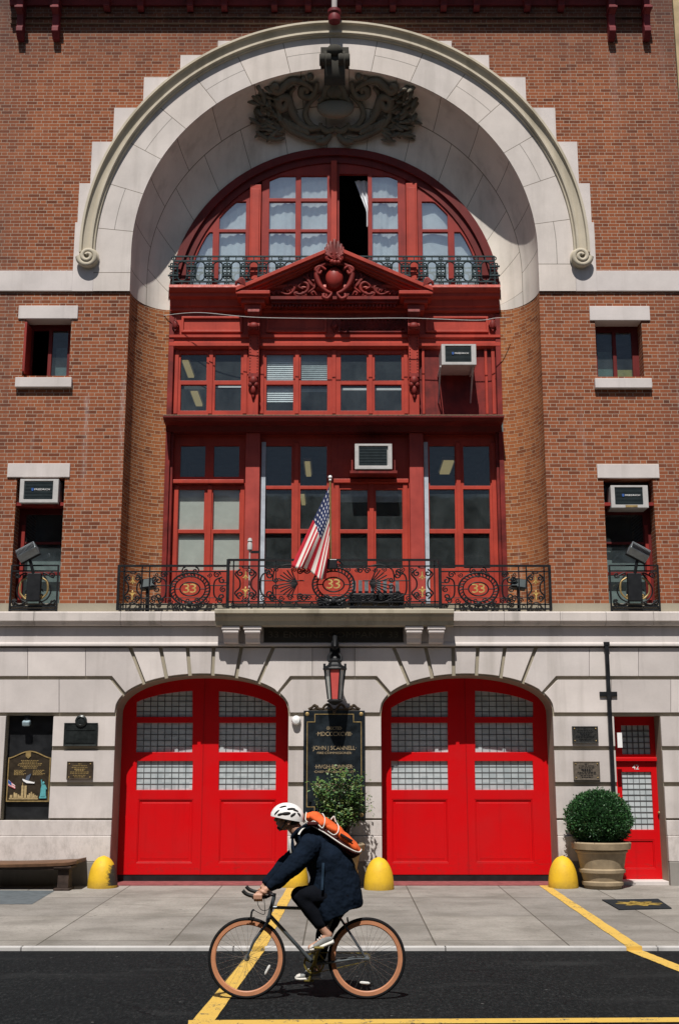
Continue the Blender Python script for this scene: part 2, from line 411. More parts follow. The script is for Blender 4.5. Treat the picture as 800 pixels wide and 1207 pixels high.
# ================================================================ FIREHOUSE
F, SA, GW, GB = 21.0, 20.955, 20.90, 20.945
FH = empty('firehouse', (0, 21, 0), 'red brick firehouse with a giant limestone arch over two red engine doors', 'building')
OZ, OR = Z(297, F), 3.78             # outer arch: centre height, radius (front plane)
IZ, IR, IY = 10.75, 3.17, 21.9       # inner arch where the red timber front begins
ZB = Z(344, F)                       # underside of the stone string course
ZBT = Z(320, F)
ZL = 4.555                           # top of the ledge under the brickwork
XL, XR = -6.75, 6.5
TOPZ = Z(0, F) + .9
def arc(cx, cz, r, a0, a1, n): return [(cx + r * cos(R(a0 + (a1 - a0) * i / n)), cz + r * sin(R(a0 + (a1 - a0) * i / n))) for i in range(n + 1)]
def rect(x0, z0, x1, z1): return [(x0, z0), (x1, z0), (x1, z1), (x0, z1)]
def prect(a, b, c, d, Y):            # pixel box left, top, right, bottom at depth Y -> x0, z0, x1, z1
    zt, zb = Z(b, Y), Z(d, Y); zm = (zt + zb) / 2
    return X(a, zm, Y), zb, X(c, zm, Y), zt
# --- brick wall with its openings
win = {'lu': prect(28, 376, 83, 443, F), 'll': prect(16, 563, 73, 722, F), 'ru': prect(702, 378, 757, 444, F), 'rl': prect(714, 564, 773, 722, F)}
hole_arch = [(XC - OR - .25, ZL - .1), (XC + OR + .25, ZL - .1)] + [(XC + OR + .25, OZ)][:0]
ro = OR + .0
big = [(XC - ro, ZL - .02), (XC + ro, ZL - .02), (XC + ro, ZB + .05), (XC + ro + .3, ZB + .05), (XC + ro + .3, OZ)] + arc(XC, OZ, ro + .3, 3, 177, 40) + [(XC - ro - .3, OZ), (XC - ro - .3, ZB + .05), (XC - ro, ZB + .05)]
zlow = ZL - .25
holes = [rect(*win['lu']), rect(*win['ru'])]
def notch(w): return [(w[0], zlow), (w[0], w[3]), (w[2], w[3]), (w[2], zlow)]
outer = [(XL, zlow)] + notch(win['ll']) + [(big[0][0], zlow)] + list(reversed(big[2:])) + [(big[1][0], zlow)] + notch(win['rl']) + [(XR, zlow), (XR, TOPZ), (XL, TOPZ)]
MB().plate(outer, holes, F, F + .38).build('wall', m_brick, FH)
# --- stone arch with stepped quoins
st = [(365, 28), (311, 35), (257, 48), (213, 65), (170, 91), (135, 127), (109, 167), (94, 216), (89, 262)]
pts = [P(x, y, SA) for x, y in st]
left = []
for i, (x, z) in enumerate(pts):
    if i == 0: left.append((x, z))
    else:
        left.append((pts[i - 1][0], z)); left.append((x, z))
left.append((pts[-1][0], ZBT))
outL = [(XC - .56, pts[0][1])] + left[1:]
outL[0] = (pts[0][0], pts[0][1])
OQ = 4.46
poly = [(XC - OQ, ZB)] + [(XC - OQ, OZ - .02)] + list(reversed(arc(XC, OZ, OQ, 0, 180, 64))) + [(XC + OQ, ZB)]
rightpts = [(2 * XC - x, z) for x, z in outL]
poly += [(rightpts[-1][0], ZB)] + list(reversed(rightpts)) + outL + [(outL[-1][0], ZB)]
mb = MB(); mb.plate(poly, (), SA, F + .12)
mb.build('quoin', m_lime, FH)
rows, uvs = [], []
for r_ in (OR, OR + .2, OR + .45, OQ + .004):
    row = [(XC - r_, SA, ZB + (OZ - ZB) * k / 3) for k in range(3)] + [(XC - r_ * cos(pi * k / 96), SA, OZ + r_ * sin(pi * k / 96)) for k in range(97)] + [(XC + r_, SA, OZ - (OZ - ZB) * (k + 1) / 3) for k in range(3)]
    rows.append(row); ln = OZ - ZB
    uvs.append([(-ln * (1 - k / 3), r_) for k in range(3)] + [(pi * k / 96 * 4.16, r_) for k in range(97)] + [(pi * 4.16 + ln * (k + 1) / 3, r_) for k in range(3)])
MB().grid(rows, uvs).build('stone_arch', m_arch, FH)
xs = outL[-1][0]
for x0, x1 in ((XL, xs), (2 * XC - xs, XR)): MB().box(x0, x1, SA, F + .1, ZB, ZBT).build('string_course', m_lime, FH, bevel=.008)
# --- hood mould with volutes
prof = [(4.72, 0), (4.72, .15), (4.675, .155), (4.66, .10), (4.60, .065), (4.545, .06), (4.535, .10), (4.49, .105), (4.475, .05), (4.45, .045), (4.44, 0)]
rows = []
for i in range(97):
    a = R(-1 + 182 * i / 96); rows.append([(XC + r * cos(a), SA - d, OZ + r * sin(a)) for r, d in prof])
mb = MB(); mb.grid(rows)
mb.add(rows[0], [list(range(len(prof)))]); mb.add(rows[-1], [list(range(len(prof)))])
mb.build('hood_mould', m_hood, FH, smooth=35)
for sx in (-1, 1):
    mb = MB(); cx, cz = XC + sx * 4.56, OZ - .16
    pl, rr = [], []
    for i in range(44):
        t = i / 43; a = R(90 + (1 - sx) * 0) ; th = (pi if sx < 0 else 0) + sx * (-1) * t * 2 * pi * 1.9
        r = .175 * (1 - .82 * t); pl.append((cx + r * cos(th) * 1, SA - .10 - .05 * t, cz + r * sin(th))); rr.append(.055 * (1 - .45 * t))
    mb.tube(pl, rr, 10); mb.lathe([(0.001, 0), (.19, 0), (.2, .04), (.15, .10), (.001, .11)], (0, 0, 0), 24)
    n = 24 * 5
    mb.v[-n:] = [(cx + p[0], SA - p[2], cz + p[1]) for p in mb.v[-n:]]
    mb.build('volute', m_hood, FH, smooth=50)
# --- splayed stone soffit and brick reveals (quarter ellipse in plan)
def rev(s, t):    # s 0..1 inwards, t along the arch -> point
    k = 1 - cos(s * pi / 2); y = SA + .003 + (IY - SA) * sin(s * pi / 2)
    return k, y
def ribs(pf, pb, n=14, vscale=True):
    rows, uv = [], []
    for j in range(n + 1):
        s = j / n; k, y = rev(s, 0); rows.append((k, y))
    return rows
NA = 72
front = [(XC - OR, ZB + (OZ - ZB) * i / 6) for i in range(6)] + [(XC - OR * cos(R(180 * i / NA)), OZ + OR * sin(R(180 * i / NA))) for i in range(NA + 1)] + [(XC + OR, OZ - (OZ - ZB) * (i + 1) / 6) for i in range(6)]
back = [(XC - IR, ZB + (IZ - ZB) * i / 6) for i in range(6)] + [(XC - IR * cos(R(180 * i / NA)), IZ + IR * sin(R(180 * i / NA))) for i in range(NA + 1)] + [(XC + IR, IZ - (IZ - ZB) * (i + 1) / 6) for i in range(6)]
rows, uvs = [], []
L = 0; Ls = []
for i in range(len(front)):
    if i: L += math.dist(front[i], front[i - 1]) * .92
    Ls.append(L)
for j in range(15):
    s = j / 14; k = 1 - cos(s * pi / 2); y = SA + .003 + (IY - SA) * sin(s * pi / 2)
    rows.append([(a[0] + (b[0] - a[0]) * k, y, a[1] + (b[1] - a[1]) * k) for a, b in zip(front, back)])
    uvs.append([(l, s * 1.18) for l in Ls])
MB().grid(rows, uvs).build('soffit', m_soff, FH, smooth=60)
for sx in (-1, 1):
    rows, uvs, d, pp = [], [], 0, None
    for j in range(17):
        s = j / 16; k = 1 - cos(s * pi / 2); y = F + (IY - F) * sin(s * pi / 2); x = XC + sx * (OR - (OR - IR) * k)
        if pp: d += math.hypot(x - pp[0], y - pp[1])
        pp = (x, y); rows.append([(x, y, zlow), (x, y, ZB)]); uvs.append([(d, zlow), (d, ZB)])
    MB().grid(rows, uvs).build('reveal', m_rev, FH, smooth=60)
# --- keystone console and carved cartouche over the arch
def soffpt(px, py):       # point on the soffit/front seen at a pixel, found by marching in depth
    for i in range(100):
        Y = SA + (IY - SA) * i / 99; x, z = P(px, py, Y)
        s = math.asin(min(1, max(0, (Y - SA) / (IY - SA)))) / (pi / 2); k = 1 - cos(s * pi / 2)
        r = OR + (IR - OR) * k; cz = OZ + (IZ - OZ) * k
        if math.hypot(x - XC, z - cz) >= r: return Vector((x, Y, z))
    return Vector((x, Y, z))
mb = MB()
z0, z1 = Z(112, SA - .2), Z(58, SA)
mb.box(XC - .27, XC + .27, SA - .07, SA + .2, z1 - .42, z1)
mb.xprism([(SA - .05, z1 - .1), (SA - .16, z1 - .14), (SA - .22, z1 - .30), (SA - .20, z1 - .5), (SA - .14, z1 - .72), (SA - .03, z1 - .80)], XC - .2, XC + .2)
for d in (-.24, -.12, .12, .24):
    mb.lathe([(.02, -.045), (.11, -.05), (.125, 0), (.11, .05), (.02, .045)], (0, 0, 0), 18); n = 18 * 5
    mb.v[-n:] = [(XC + d + p[2], SA - .20 + p[0], z1 - .36 + p[1]) for p in mb.v[-n:]]
mb.ell((XC, SA - .22, z1 - .17), (.16, .10, .12))
mb.build('keystone', m_key, FH, smooth=45)
rnd = random.Random(3)
def up(px, py, d=.06):
    p = soffpt(px, py); return p + Vector((0, -d, -d * .4))
def scr(cx, cy, r, turns, a0, sg, w, n=30, d=.08):
    out = []
    for i in range(n):
        t = i / (n - 1); a = a0 + sg * t * turns * 2 * pi; rr = r * (1 - .8 * t)
        out.append(up(cx + rr * cos(a), cy - rr * sin(a), d))
    return out
mb = MB(); mb.ell(up(395.5, 128, .12), (.37, .17, .36), Matrix.Rotation(R(-35), 3, 'X'), seg=24, ring=14); mb.build('cartouche_shield', m_shield, FH, smooth=60)
for sg in (-1, 1):
    mb = MB(); q = lambda x, y, d=.08: up(394 + sg * x, y, d)
    def line(pl, w, d=.08):
        ps = [q(x, y, d) for x, y in pl]
        cr = []
        for i in range(len(ps) - 1):
            p0, p1, p2, p3 = ps[max(i - 1, 0)], ps[i], ps[i + 1], ps[min(i + 2, len(ps) - 1)]
            for k in range(6):
                t = k / 6; cr.append(.5 * ((2 * p1) + (p2 - p0) * t + (2 * p0 - 5 * p1 + 4 * p2 - p3) * t * t + (3 * p1 - p0 - 3 * p2 + p3) * t ** 3))
        cr.append(ps[-1]); mb.tube(cr, [w * (.55 + .45 * sin(pi * (i + 1) / (len(cr) + 1))) for i in range(len(cr))], 8)
    line([(20, 98), (22, 108), (28, 116), (38, 114), (38, 106), (32, 106), (33, 111)], .07, .12)
    line([(24, 108), (36, 99), (50, 97), (58, 103), (66, 110), (72, 106), (69, 102), (66, 105)], .075, .12)
    line([(62, 118), (56, 116), (56, 124), (62, 130), (66, 122), (62, 116), (54, 118), (50, 132), (42, 145), (30, 153), (20, 152)], .085, .12)
    line([(66, 126), (64, 140), (54, 152), (40, 160), (26, 165), (14, 163)], .07, .1)
    line([(18, 112), (30, 124), (34, 136), (28, 148), (18, 152), (16, 146)], .06, .1)
    line([(4, 160), (12, 168), (22, 168)], .07, .1); line([(0, 152), (8, 156), (16, 150)], .07, .1)
    line([(46, 104), (52, 112), (50, 124), (44, 134)], .05, .08)
    for k in range(9): line([(30 + k * 3, 160 - k), (34 + k * 3.2, 154 - k * 1.6)], .045, .13)
    mb.ell(q(1, 106, .10), (.16, .12, .20)); line([(6, 100), (10, 108), (12, 116), (18, 122)], .07, .14); line([(3, 112), (8, 117), (14, 114)], .05, .16)
    mb.ell(q(28, 92, .1), (.07, .07, .07)); mb.ell(q(36, 94, .1), (.05, .05, .05))
    mb.build('cartouche_scroll', m_carve, FH, smooth=60)
    mb = MB()
    for k in range(64):
        x = 58 + rnd.random() * 38; y = 105 + rnd.random() * 62 - max(0, (x - 70)) * .1
        if x > 88 and y > 150: continue
        if x < 70 and y < 138: continue
        a = rnd.uniform(.2, 1.5) if y < 140 else rnd.uniform(-.9, .6)
        M = Matrix.Rotation(sg * (pi / 2 - a), 3, 'Y') @ Matrix.Rotation(rnd.uniform(-.5, .5), 3, 'X')
        mb.ell(q(x, y, .05 + rnd.random() * .06), (.045, .03, .16), M, 8, 6)
    mb.build('cartouche_leaf', m_carve, FH, smooth=60)
# --- top cornice
zc = Z(10, F)
mb = MB(); mb.xprism([(F + .1, zc + .04), (F - .06, zc + .04), (F - .08, zc + .14), (F - .50, zc + .30), (F - .52, zc + .5), (F - .62, zc + .62), (F - .62, zc + .8), (F + .1, zc + .8)], XL + .32, XR - .55)
mb.build('cornice', m_maroon, FH)
for y in (20, 27): MB().box(XL + .35, XR - .5, F - .045, F + .05, Z(y, F) - .03, Z(y, F) + .03).build('brick_string', m_brick, FH)
def console(px, ztop, zbot, w, d):
    x = X(px, zbot, F - .2); mb = MB()
    h = ztop - zbot
    mb.xprism([(F, ztop), (F - d, ztop), (F - d, ztop - .06), (F - d * .8, ztop - .1), (F - d * .75, zbot + h * .55), (F - d * .95, zbot + h * .5), (F - d * .95, zbot + h * .44), (F - d * .6, zbot + h * .40), (F - d * .5, zbot + h * .2), (F - d * .62, zbot + h * .18), (F - d * .62, zbot + h * .10), (F - d * .3, zbot), (F, zbot)], x - w / 2, x + w / 2)
    mb.box(x - w / 2 - .02, x + w / 2 + .02, F - d * 1.0, F, zbot + h * .45, zbot + h * .49)
    return mb.build('cornice_bracket', m_maroon, FH, bevel=.008)
for px in (22.5, 64.5, 722, 763.5): console(px, zc + .45, Z(50, F), .125, .34)
for px in (125, 165, 223.5, 264, 323, 363, 422.5, 463, 523, 562, 622, 662): console(px, zc + .32, zc - .10, .12, .30)
# flagpole socket above the keystone
mb = MB(); x, z = P(394, 27, F - .28)
mb.lathe([(.02, 0), (.11, .02), (.125, .10), (.10, .17), (.13, .2), (.13, .26), (.07, .30)], (x, F - .28, z), 20)
mb.box(x - .05, x + .05, F - .28, F + .02, z + .10, z + .2)
fs = mb.build('flagpole_socket', m_maroon, FH, smooth=40)
MB().tube([(x, F - .28, z + .28), (x, F - .62, z + 2.2)], .055, 12).build('flagpole', m_lime, fs, smooth=40)
# --- small side windows: lintel, sill, sash
m_lint = m_lime
for a, b, c, d in ((22, 360, 92, 375.5), (9, 546, 82.5, 562.5), (694.5, 360.5, 765.5, 377.5), (703.5, 547, 776.5, 563.5)):
    q = prect(a, b, c, d, F - .03); MB().box(q[0], q[2], F - .03, F + .3, q[1], q[3]).build('lintel', m_lime, FH, bevel=.01)
for a, b, c, d in ((18, 444.5, 84.5, 456), (701, 445.5, 768, 457)):
    q = prect(a, b, c, d, F - .09); MB().box(q[0], q[2], F - .09, F + .32, q[1], q[3]).build('sill', m_lime, FH, bevel=.01)
def frame(name, mat, rectw, Y0, Y1, holes, parent=FH, outer=None, bevel=.006):
    return MB().plate(outer or rect(*rectw), holes, Y0, Y1).build(name, mat, parent, bevel=bevel)
def grow(q, d): return (q[0] - d, q[1] - d, q[2] + d, q[3] + d)
def panes(parent, hs, Y, mat=None, name='pane'):
    mb = MB()
    for h in hs:
        n = len(h); A = sum(h[i - 1][0] * h[i][1] - h[i][0] * h[i - 1][1] for i in range(n))
        mb.add([(p[0], Y, p[1]) for p in (h if A > 0 else list(reversed(h)))], [list(range(n))])
    return mb.build(name, mat or m_glass, parent, recalc=False)
for key, flip in (('lu', 1), ('ru', -1)):
    x0, z0, x1, z1 = win[key]; w = x1 - x0; Y = F + .31
    h = [rect(x0 + w * (.10 + .42 * i), z0 + .05, x0 + w * (.10 + .42 * i) + w * .34, z1 - .1) for i in (0, 1)]
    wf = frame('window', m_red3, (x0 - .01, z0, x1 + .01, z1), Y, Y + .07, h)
    if flip > 0: panes(wf, h[1:], Y + .035)
    else: panes(wf, h, Y + .035)
    if flip > 0:      # casement swung open towards the street
        mb = MB(); mb.box(x0 + .03, x0 + .075, F - .12, F + .26, z0 + .05, z1 - .1); mb.build('open_sash', m_sash, wf, bevel=.006)
        mb = MB(); mb.box(x1 - w * .42, x1 - .03, F + .44, F + .46, z0 + .02, z1 - .4); mb.build('blind', simple('teal_blind', (.10, .15, .155), .9), wf)
    else:
        mb = MB(); mb.box(x0 + .03, x0 + w * .45, F + .44, F + .46, z0 + .02, z1 - .45); mb.build('blind', simple('green_blind', (.10, .16, .14), .9), wf)
        mb = MB(); mb.box(x0 + w * .5, x1 - .03, F + .44, F + .46, z0 + .02, z1 - .8); mb.build('blind', simple('yellow_blind', (.26, .25, .09), .9), wf)
for key, flip in (('ll', 1), ('rl', -1)):
    x0, z0, x1, z1 = win[key]; Y = F + .31; z0 = ZL
    zm = Z(600, Y); zk = Z(676, Y)
    a, b = (x0 + .12, x1 - .03) if flip > 0 else (x0 + .03, x1 - .14)
    zt = Z(640, Y)
    h = [rect(a, zt + .02, b, zm - .10), rect(a, zk + .03, b, zt - .02), rect(a, z0 + .1, b, zk - .03)]
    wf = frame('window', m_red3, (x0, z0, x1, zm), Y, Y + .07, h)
    MB().box(x0, x1, F + .03, F + .3, zm, zm + .06).build('shelf', m_red2, wf)
    MB().box(x0, x1, F + .30, F + .34, zm + .06, z1).build('filler_panel', m_black, wf)
    panes(wf, h, Y + .035)
    e_ = x0 + .04 if flip > 0 else x1 - .14
    MB().box(e_ + .02, e_ + .08, Y - .03, Y + .005, z0 + .06, zm - .3).build('stile', m_sash, wf, bevel=.005)
    MB().box(x0 + .05, x1 - .05, Y + .16, Y + .18, z0 + .1, zk + .5).build('blind', simple('grey_blind', (.20, .24, .235), .9), wf)
# --- interior: dark rooms behind the windows
mb = MB()
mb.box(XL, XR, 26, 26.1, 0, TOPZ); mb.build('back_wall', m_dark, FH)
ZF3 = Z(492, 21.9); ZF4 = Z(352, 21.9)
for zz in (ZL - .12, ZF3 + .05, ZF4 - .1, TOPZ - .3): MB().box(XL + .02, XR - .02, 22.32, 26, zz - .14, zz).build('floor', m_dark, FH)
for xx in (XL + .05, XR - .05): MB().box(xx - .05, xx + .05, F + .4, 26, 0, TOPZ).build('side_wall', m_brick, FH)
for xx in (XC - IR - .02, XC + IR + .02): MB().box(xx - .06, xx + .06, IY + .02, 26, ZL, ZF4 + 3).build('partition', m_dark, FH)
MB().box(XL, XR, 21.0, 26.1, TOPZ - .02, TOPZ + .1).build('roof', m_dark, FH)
# ---------------------------------------------------------------- red timber front inside the arch
def hb(prof, x0, x1, name, mat, bevel=0, parent=FH): return MB().xprism(prof, x0, x1).build(name, mat, parent, bevel=bevel)
xl, xr = XC - IR, XC + IR
# arch-level windows
Yg = 21.97; IRf = IR - .02
def clipc(x0, x1, z0, r, n=10, ztop=None):
    f = lambda x: min(IZ + math.sqrt(max(0, r * r - (x - XC) ** 2)), ztop or 99)
    out = [(x0, z0), (x1, z0)]
    xs = [x1 + (x0 - x1) * i / n for i in range(n + 1)]
    return out + [(x, f(x)) for x in xs if f(x) > z0 + .02]
zs = Z(341, Yg)
XX = lambda px, py=275, Y=Yg: X(px, Z(py, Y), Y)
ring = arc(XC, IZ, IR + .03, 0, 180, 48); ringi = arc(XC, IZ, IR - .20, 0, 180, 48)
zsill = ZF4 + .18
def ringpoly(ro, ri):
    a = [(XC + ro, zsill)] + arc(XC, IZ, ro, 0, 180, 48) + [(XC - ro, zsill)]
    b = [(XC - ri, zsill)] + list(reversed(arc(XC, IZ, ri, 0, 180, 48))) + [(XC + ri, zsill)]
    return a + b
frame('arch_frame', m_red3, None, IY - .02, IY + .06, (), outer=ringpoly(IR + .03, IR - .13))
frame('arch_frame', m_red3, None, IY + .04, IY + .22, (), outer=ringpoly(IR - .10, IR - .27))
r_op = IR - .25
rows_px = [(210, 233.5), (237.5, 270), (273.5, 343)]
def archwin(px0, px1, cols, name='window', drop=()):
    x0, x1 = XX(px0), XX(px1); hs = []
    for ci, (a, b) in enumerate(cols):
        a, b = XX(a), XX(b)
        for ri, (t, bt) in enumerate(rows_px):
            zt, zb = Z(t, Yg), max(Z(bt, Yg), zsill + .1)
            if ri == 0: zt = 99
            f = lambda x: IZ + math.sqrt(max(0, (r_op - .07) ** 2 - (x - XC) ** 2))
            n = 8; xs_ = [b + (a - b) * k / n for k in range(n + 1)]
            top = [(x, min(f(x), zt if ri else Z(207, Yg))) for x in xs_]
            top = [p for p in top if p[1] > zb + .01]
            if len(top) < 2: continue
            xa, xb = min(p[0] for p in top), max(p[0] for p in top)
            # drop redundant collinear points
            tp = [top[0]] + [p for i, p in enumerate(top[1:-1]) if not (abs(p[1] - top[i][1]) < 1e-5 and abs(p[1] - top[i + 2][1]) < 1e-5)] + [top[-1]]
            poly = [(xa, zb), (xb, zb)] + tp
            if max(p[1] for p in poly) - zb < .16 or (ri == 0 and px0 in (212, 492)): continue
            hs.append((ci, ri, poly))
    fr = clipc(x0, x1, zsill, r_op, 10)
    for ci in drop:      # the leaf that stands open: one clear opening
        a, b = XX(cols[ci][0]) - .03, XX(cols[ci][1]) + .02
        hs = [h for h in hs if h[0] != ci] + [(ci, 9, rect(a, zsill + .08, b, Z(205, Yg)))]
    o = frame(name, m_sash, None, Yg, Yg + .08, [h[2] for h in hs], outer=fr)
    panes(o, [h[2] for h in hs if h[0] not in drop], Yg + .04, m_glassw)
    return o
wl = archwin(212, 294, [(222, 251), (258.5, 289.5)])
wc = archwin(308, 392, [(317, 348), (354.5, 385.5)])
wd = archwin(394.5, 478, [(401.5, 432.5), (438.5, 469)], drop=(0,))
wr = archwin(492, 574, [(497.5, 527.5), (535, 563)])
for a, b in ((294.5, 307.5), (478.5, 491.5), (390, 397)):
    x0, x1 = XX(a), XX(b); mb = MB(); zt = IZ + math.sqrt(r_op ** 2 - max(abs(x0 - XC), abs(x1 - XC)) ** 2)
    mb.box(x0, x1, Yg - .09, Yg + .06, zsill, zt)
    if b - a > 10: mb.box(x0 + .03, x1 - .03, Yg - .11, Yg - .09, zsill + .2, zt - .1)
    mb.build('mullion', m_red, FH, bevel=.008)
# curtains (folded cloth) behind the arch windows
def curtain(parent, px0, px1, t, b, Y, mat, amp=.03, fr=14, name='curtain', taper=0):
    x0, x1 = XX(px0), XX(px1); z1, z0 = Z(t, Y), Z(b, Y); n = 60; rows = []
    for j in range(13):
        v = j / 12; row = []
        for i in range(n + 1):
            u = i / n; x = x0 + (x1 - x0) * u + taper * (1 - v) * 0
            row.append((x, Y + amp * sin(u * fr * 2 * pi + 2 * sin(v * 2)) * (.5 + .5 * v) + .02 * sin(u * 9 + v * 5), z1 + (z0 - z1) * v + (.03 * sin(u * 40) if j == 0 else 0)))
        rows.append(row)
    return MB().grid(rows).build(name, mat, parent, smooth=60)
curtain(wl, 214, 293, 190, 345, Yg + .13, m_curt, .010, 9)
curtain(wc, 312, 391, 206, 345, Yg + .13, m_curt, .012, 9)
curtain(wd, 437, 473, 206, 345, Yg + .13, m_curt, .012, 5)
curtain(wr, 494, 572, 205, 345, Yg + .13, m_curt, .004, 3)
mb = MB(); rows = []       # one curtain drawn aside in the open window
for j in range(14):
    v = j / 13; row = []
    for i in range(16):
        u = i / 15; x = XX(418) + (XX(437) - XX(418)) * (u + (1 - u) * min(1, v * 1.5) * .75); row.append((x, Yg + .18 + .02 * sin(u * 18), Z(208, Yg) + (Z(262, Yg) - Z(208, Yg)) * v))
    rows.append(row)
mb.grid(rows).build('curtain', m_curt, wd, smooth=60)
# cornice under the arch windows, frieze and architrave
zt = ZF4 + .17
hb([(22.2, zt), (21.62, zt), (21.60, zt - .06), (21.66, zt - .12), (21.70, zt - .14), (21.70, zt - .2), (21.78, zt - .24), (21.80, zt - .36), (21.84, zt - .38), (21.84, zt - .44), (21.92, zt - .47), (22.2, zt - .47)], xl + .015, xr - .015, 'entablature', m_red)
zfa, zfb = Z(370, 21.9), Z(394, 21.9)
frz = MB().box(xl, xr, 21.92, 22.06, zfb - .02, zt - .45).build('frieze', m_red, FH)
for a, b in ((214, 286), (314, 385), (501, 575)):
    q = prect(a, 373, b, 392, 21.9)
    MB().plate(rect(*q), [inset(rect(*q), .045)], 21.88, 21.925).build('frieze_panel', m_red, frz, bevel=.008)
q = prect(399, 375, 479, 392, 21.9)
mb = MB(); mb.plate(rect(*q), [inset(rect(*q), .03)], 21.87, 21.925)
nw = 9; w = (q[2] - q[0]) / nw; zmid = (q[1] + q[3]) / 2; hh = (q[3] - q[1]) / 2 - .02
for i in range(nw):
    cx = q[0] + w * (i + .5)
    for k in range(2):
        mb.tube([(cx + (w * .42 - .03 * k) * cos(a), 21.89, zmid + (hh - .03 * k * 2) * sin(a)) for a in [2 * pi * j / 14 for j in range(15)]], .013, 5)
    mb.tube([(cx - w / 2, 21.885, zmid - hh), (cx + w / 2, 21.885, zmid + hh)], .010, 4); mb.tube([(cx - w / 2, 21.885, zmid + hh), (cx + w / 2, 21.885, zmid - hh)], .010, 4)
mb.build('frieze_grille', m_red2, frz)
for px in (207, 394, 580):
    x, z = P(px, 383, 21.87); mb = MB(); mb.plate([(x - .07, z), (x, z - .14), (x + .07, z), (x, z + .14)], (), 21.84, 21.92); mb.ell((x, 21.84, z), (.05, .03, .09)); mb.build('boss', m_red2, frz, smooth=40)
za, zb = Z(394, 21.85), Z(409, 21.85)
hb([(22.1, za), (21.87, za), (21.87, za - .05), (21.91, za - .07), (21.91, (za + zb) / 2), (21.885, (za + zb) / 2 - .02), (21.885, zb + .04), (21.94, zb), (22.1, zb)], xl + .01, xr - .01, 'architrave', m_red)
# mid-level windows
Ym = 22.0
zmb = Z(489, Ym)
def pw(a, b, c, d, Y): return rect(*prect(a, b, c, d, Y))
def casement(bounds, hs, Y, mat=m_red, name='window', gl=m_glass, dep=.08):
    q = prect(*bounds, Y); H = [pw(*h, Y) for h in hs]
    o = frame(name, mat, q, Y, Y + dep, H)
    # raised inner bead around every leaf
    panes(o, H, Y + dep * .55, gl); return o
rowsm = ((417, 448.5), (453.5, 484))
w1 = casement((202, 408, 293, 490), [(a, t, b, bt) for a, b in ((213, 243.5), (253.5, 284)) for t, bt in rowsm], Ym)
w2 = casement((304, 408, 482, 490), [(a, t, b, bt) for a, b in ((314, 345.5), (354.5, 385.5), (401.5, 432), (441.5, 473)) for t, bt in rowsm], Ym)
for a in (248.5, 350, 393.5, 436.5, 208, 289, 309, 478): # leaf stiles standing proud
    q = prect(a - 2.2, 411, a + 2.2, 488, Ym); MB().box(q[0], q[2], Ym - .025, Ym + .01, q[1], q[3]).build('stile', m_red, w2 if a > 300 else w1, bevel=.005)
q = prect(493, 408, 586, 490, Ym)
pn = MB().box(q[0], q[2], Ym, Ym + .06, q[1], q[3]).build('boarded_panel', m_red2, FH)
for a, b in ((497, 500), (571, 574), (579, 583)):
    q2 = prect(a, 412, b, 489, Ym); MB().box(q2[0], q2[2], Ym - .06, Ym + .01, q2[1], q2[3]).build('stile', m_red, pn, bevel=.006)
# blinds in the mid windows
def slats(parent, a, t, b, bt, Y, n, mat, name='blind', tilt=.5):
    q = prect(a, t, b, bt, Y); mb = MB(); h = (q[3] - q[1]) / n
    for i in range(n):
        z = q[1] + h * (i + .5); mb.add([(q[0], Y - h * .3, z - h * .56), (q[2], Y - h * .3, z - h * .56), (q[2], Y + h * .2, z + h * .56), (q[0], Y + h * .2, z + h * .56)], [(0, 1, 2, 3)])
    return mb.build(name, mat, parent)
slats(w2, 312, 416, 350, 474, Ym + .085, 24, m_curt); slats(w2, 353, 416, 388, 462, Ym + .085, 20, simple('grey_slat', (.40, .44, .46), .8))
MB().box(*[prect(211, 453, 246, 459, Ym + .3)[i] for i in (0, 2)], Ym + .28, Ym + .3, *[prect(211, 453, 246, 459, Ym + .3)[i] for i in (1, 3)]).build('blind', m_mid, w1)
for a, b, t in ((252, 286, 455), (400, 434, 458), (440, 475, 458)):
    q = prect(a, t, b, t + 2.5, Ym + .3); MB().box(q[0], q[2], Ym + .27, Ym + .3, q[1], q[3]).build('sash_bar', m_curt, w1 if a < 300 else w2)
# pilasters of the mid level with consoles and pendants
zcan = Z(490.5, 21.55)
for px in (299, 487.5):
    x = X(px, Z(430, 21.78), 21.78); mb = MB()
    mb.box(x - .095, x + .095, 21.80, 22.05, zcan - .02, Z(391, 21.8)); pl = mb.build('pilaster', m_red, FH, bevel=.008)
    mb = MB()
    for sx in (-1, 1):
        for k in range(17): mb.ell((x + sx * .07, 21.80, Z(398, 21.8) - k * .058), .014, None, 6, 4)
    mb.build('bead', m_red2, pl)
    zt2 = Z(365, 21.7); mb = MB(); mb.xprism([(21.95, zt2), (21.56, zt2), (21.54, zt2 - .1), (21.62, zt2 - .16), (21.66, zt2 - .28), (21.60, zt2 - .36), (21.64, zt2 - .44), (21.95, zt2 - .50)], x - .11, x + .11)
    mb.ell((x, 21.62, zt2 - .36), (.10, .06, .075)); mb.build('console', m_red2, pl, smooth=40)
    zp = Z(441, 21.78); mb = MB(); mb.box(x - .09, x + .09, 21.72, 21.81, zp - .07, zp)
    mb.ell((x, 21.75, zp - .14), (.085, .07, .10)); mb.ell((x - .05, 21.75, zp - .22), (.05, .05, .06)); mb.ell((x + .05, 21.75, zp - .22), (.05, .05, .06)); mb.ell((x, 21.76, zp - .32), (.05, .05, .10)); mb.ell((x, 21.77, zp - .43), (.028, .03, .06))
    mb.build('pendant', m_red2, pl, smooth=60)
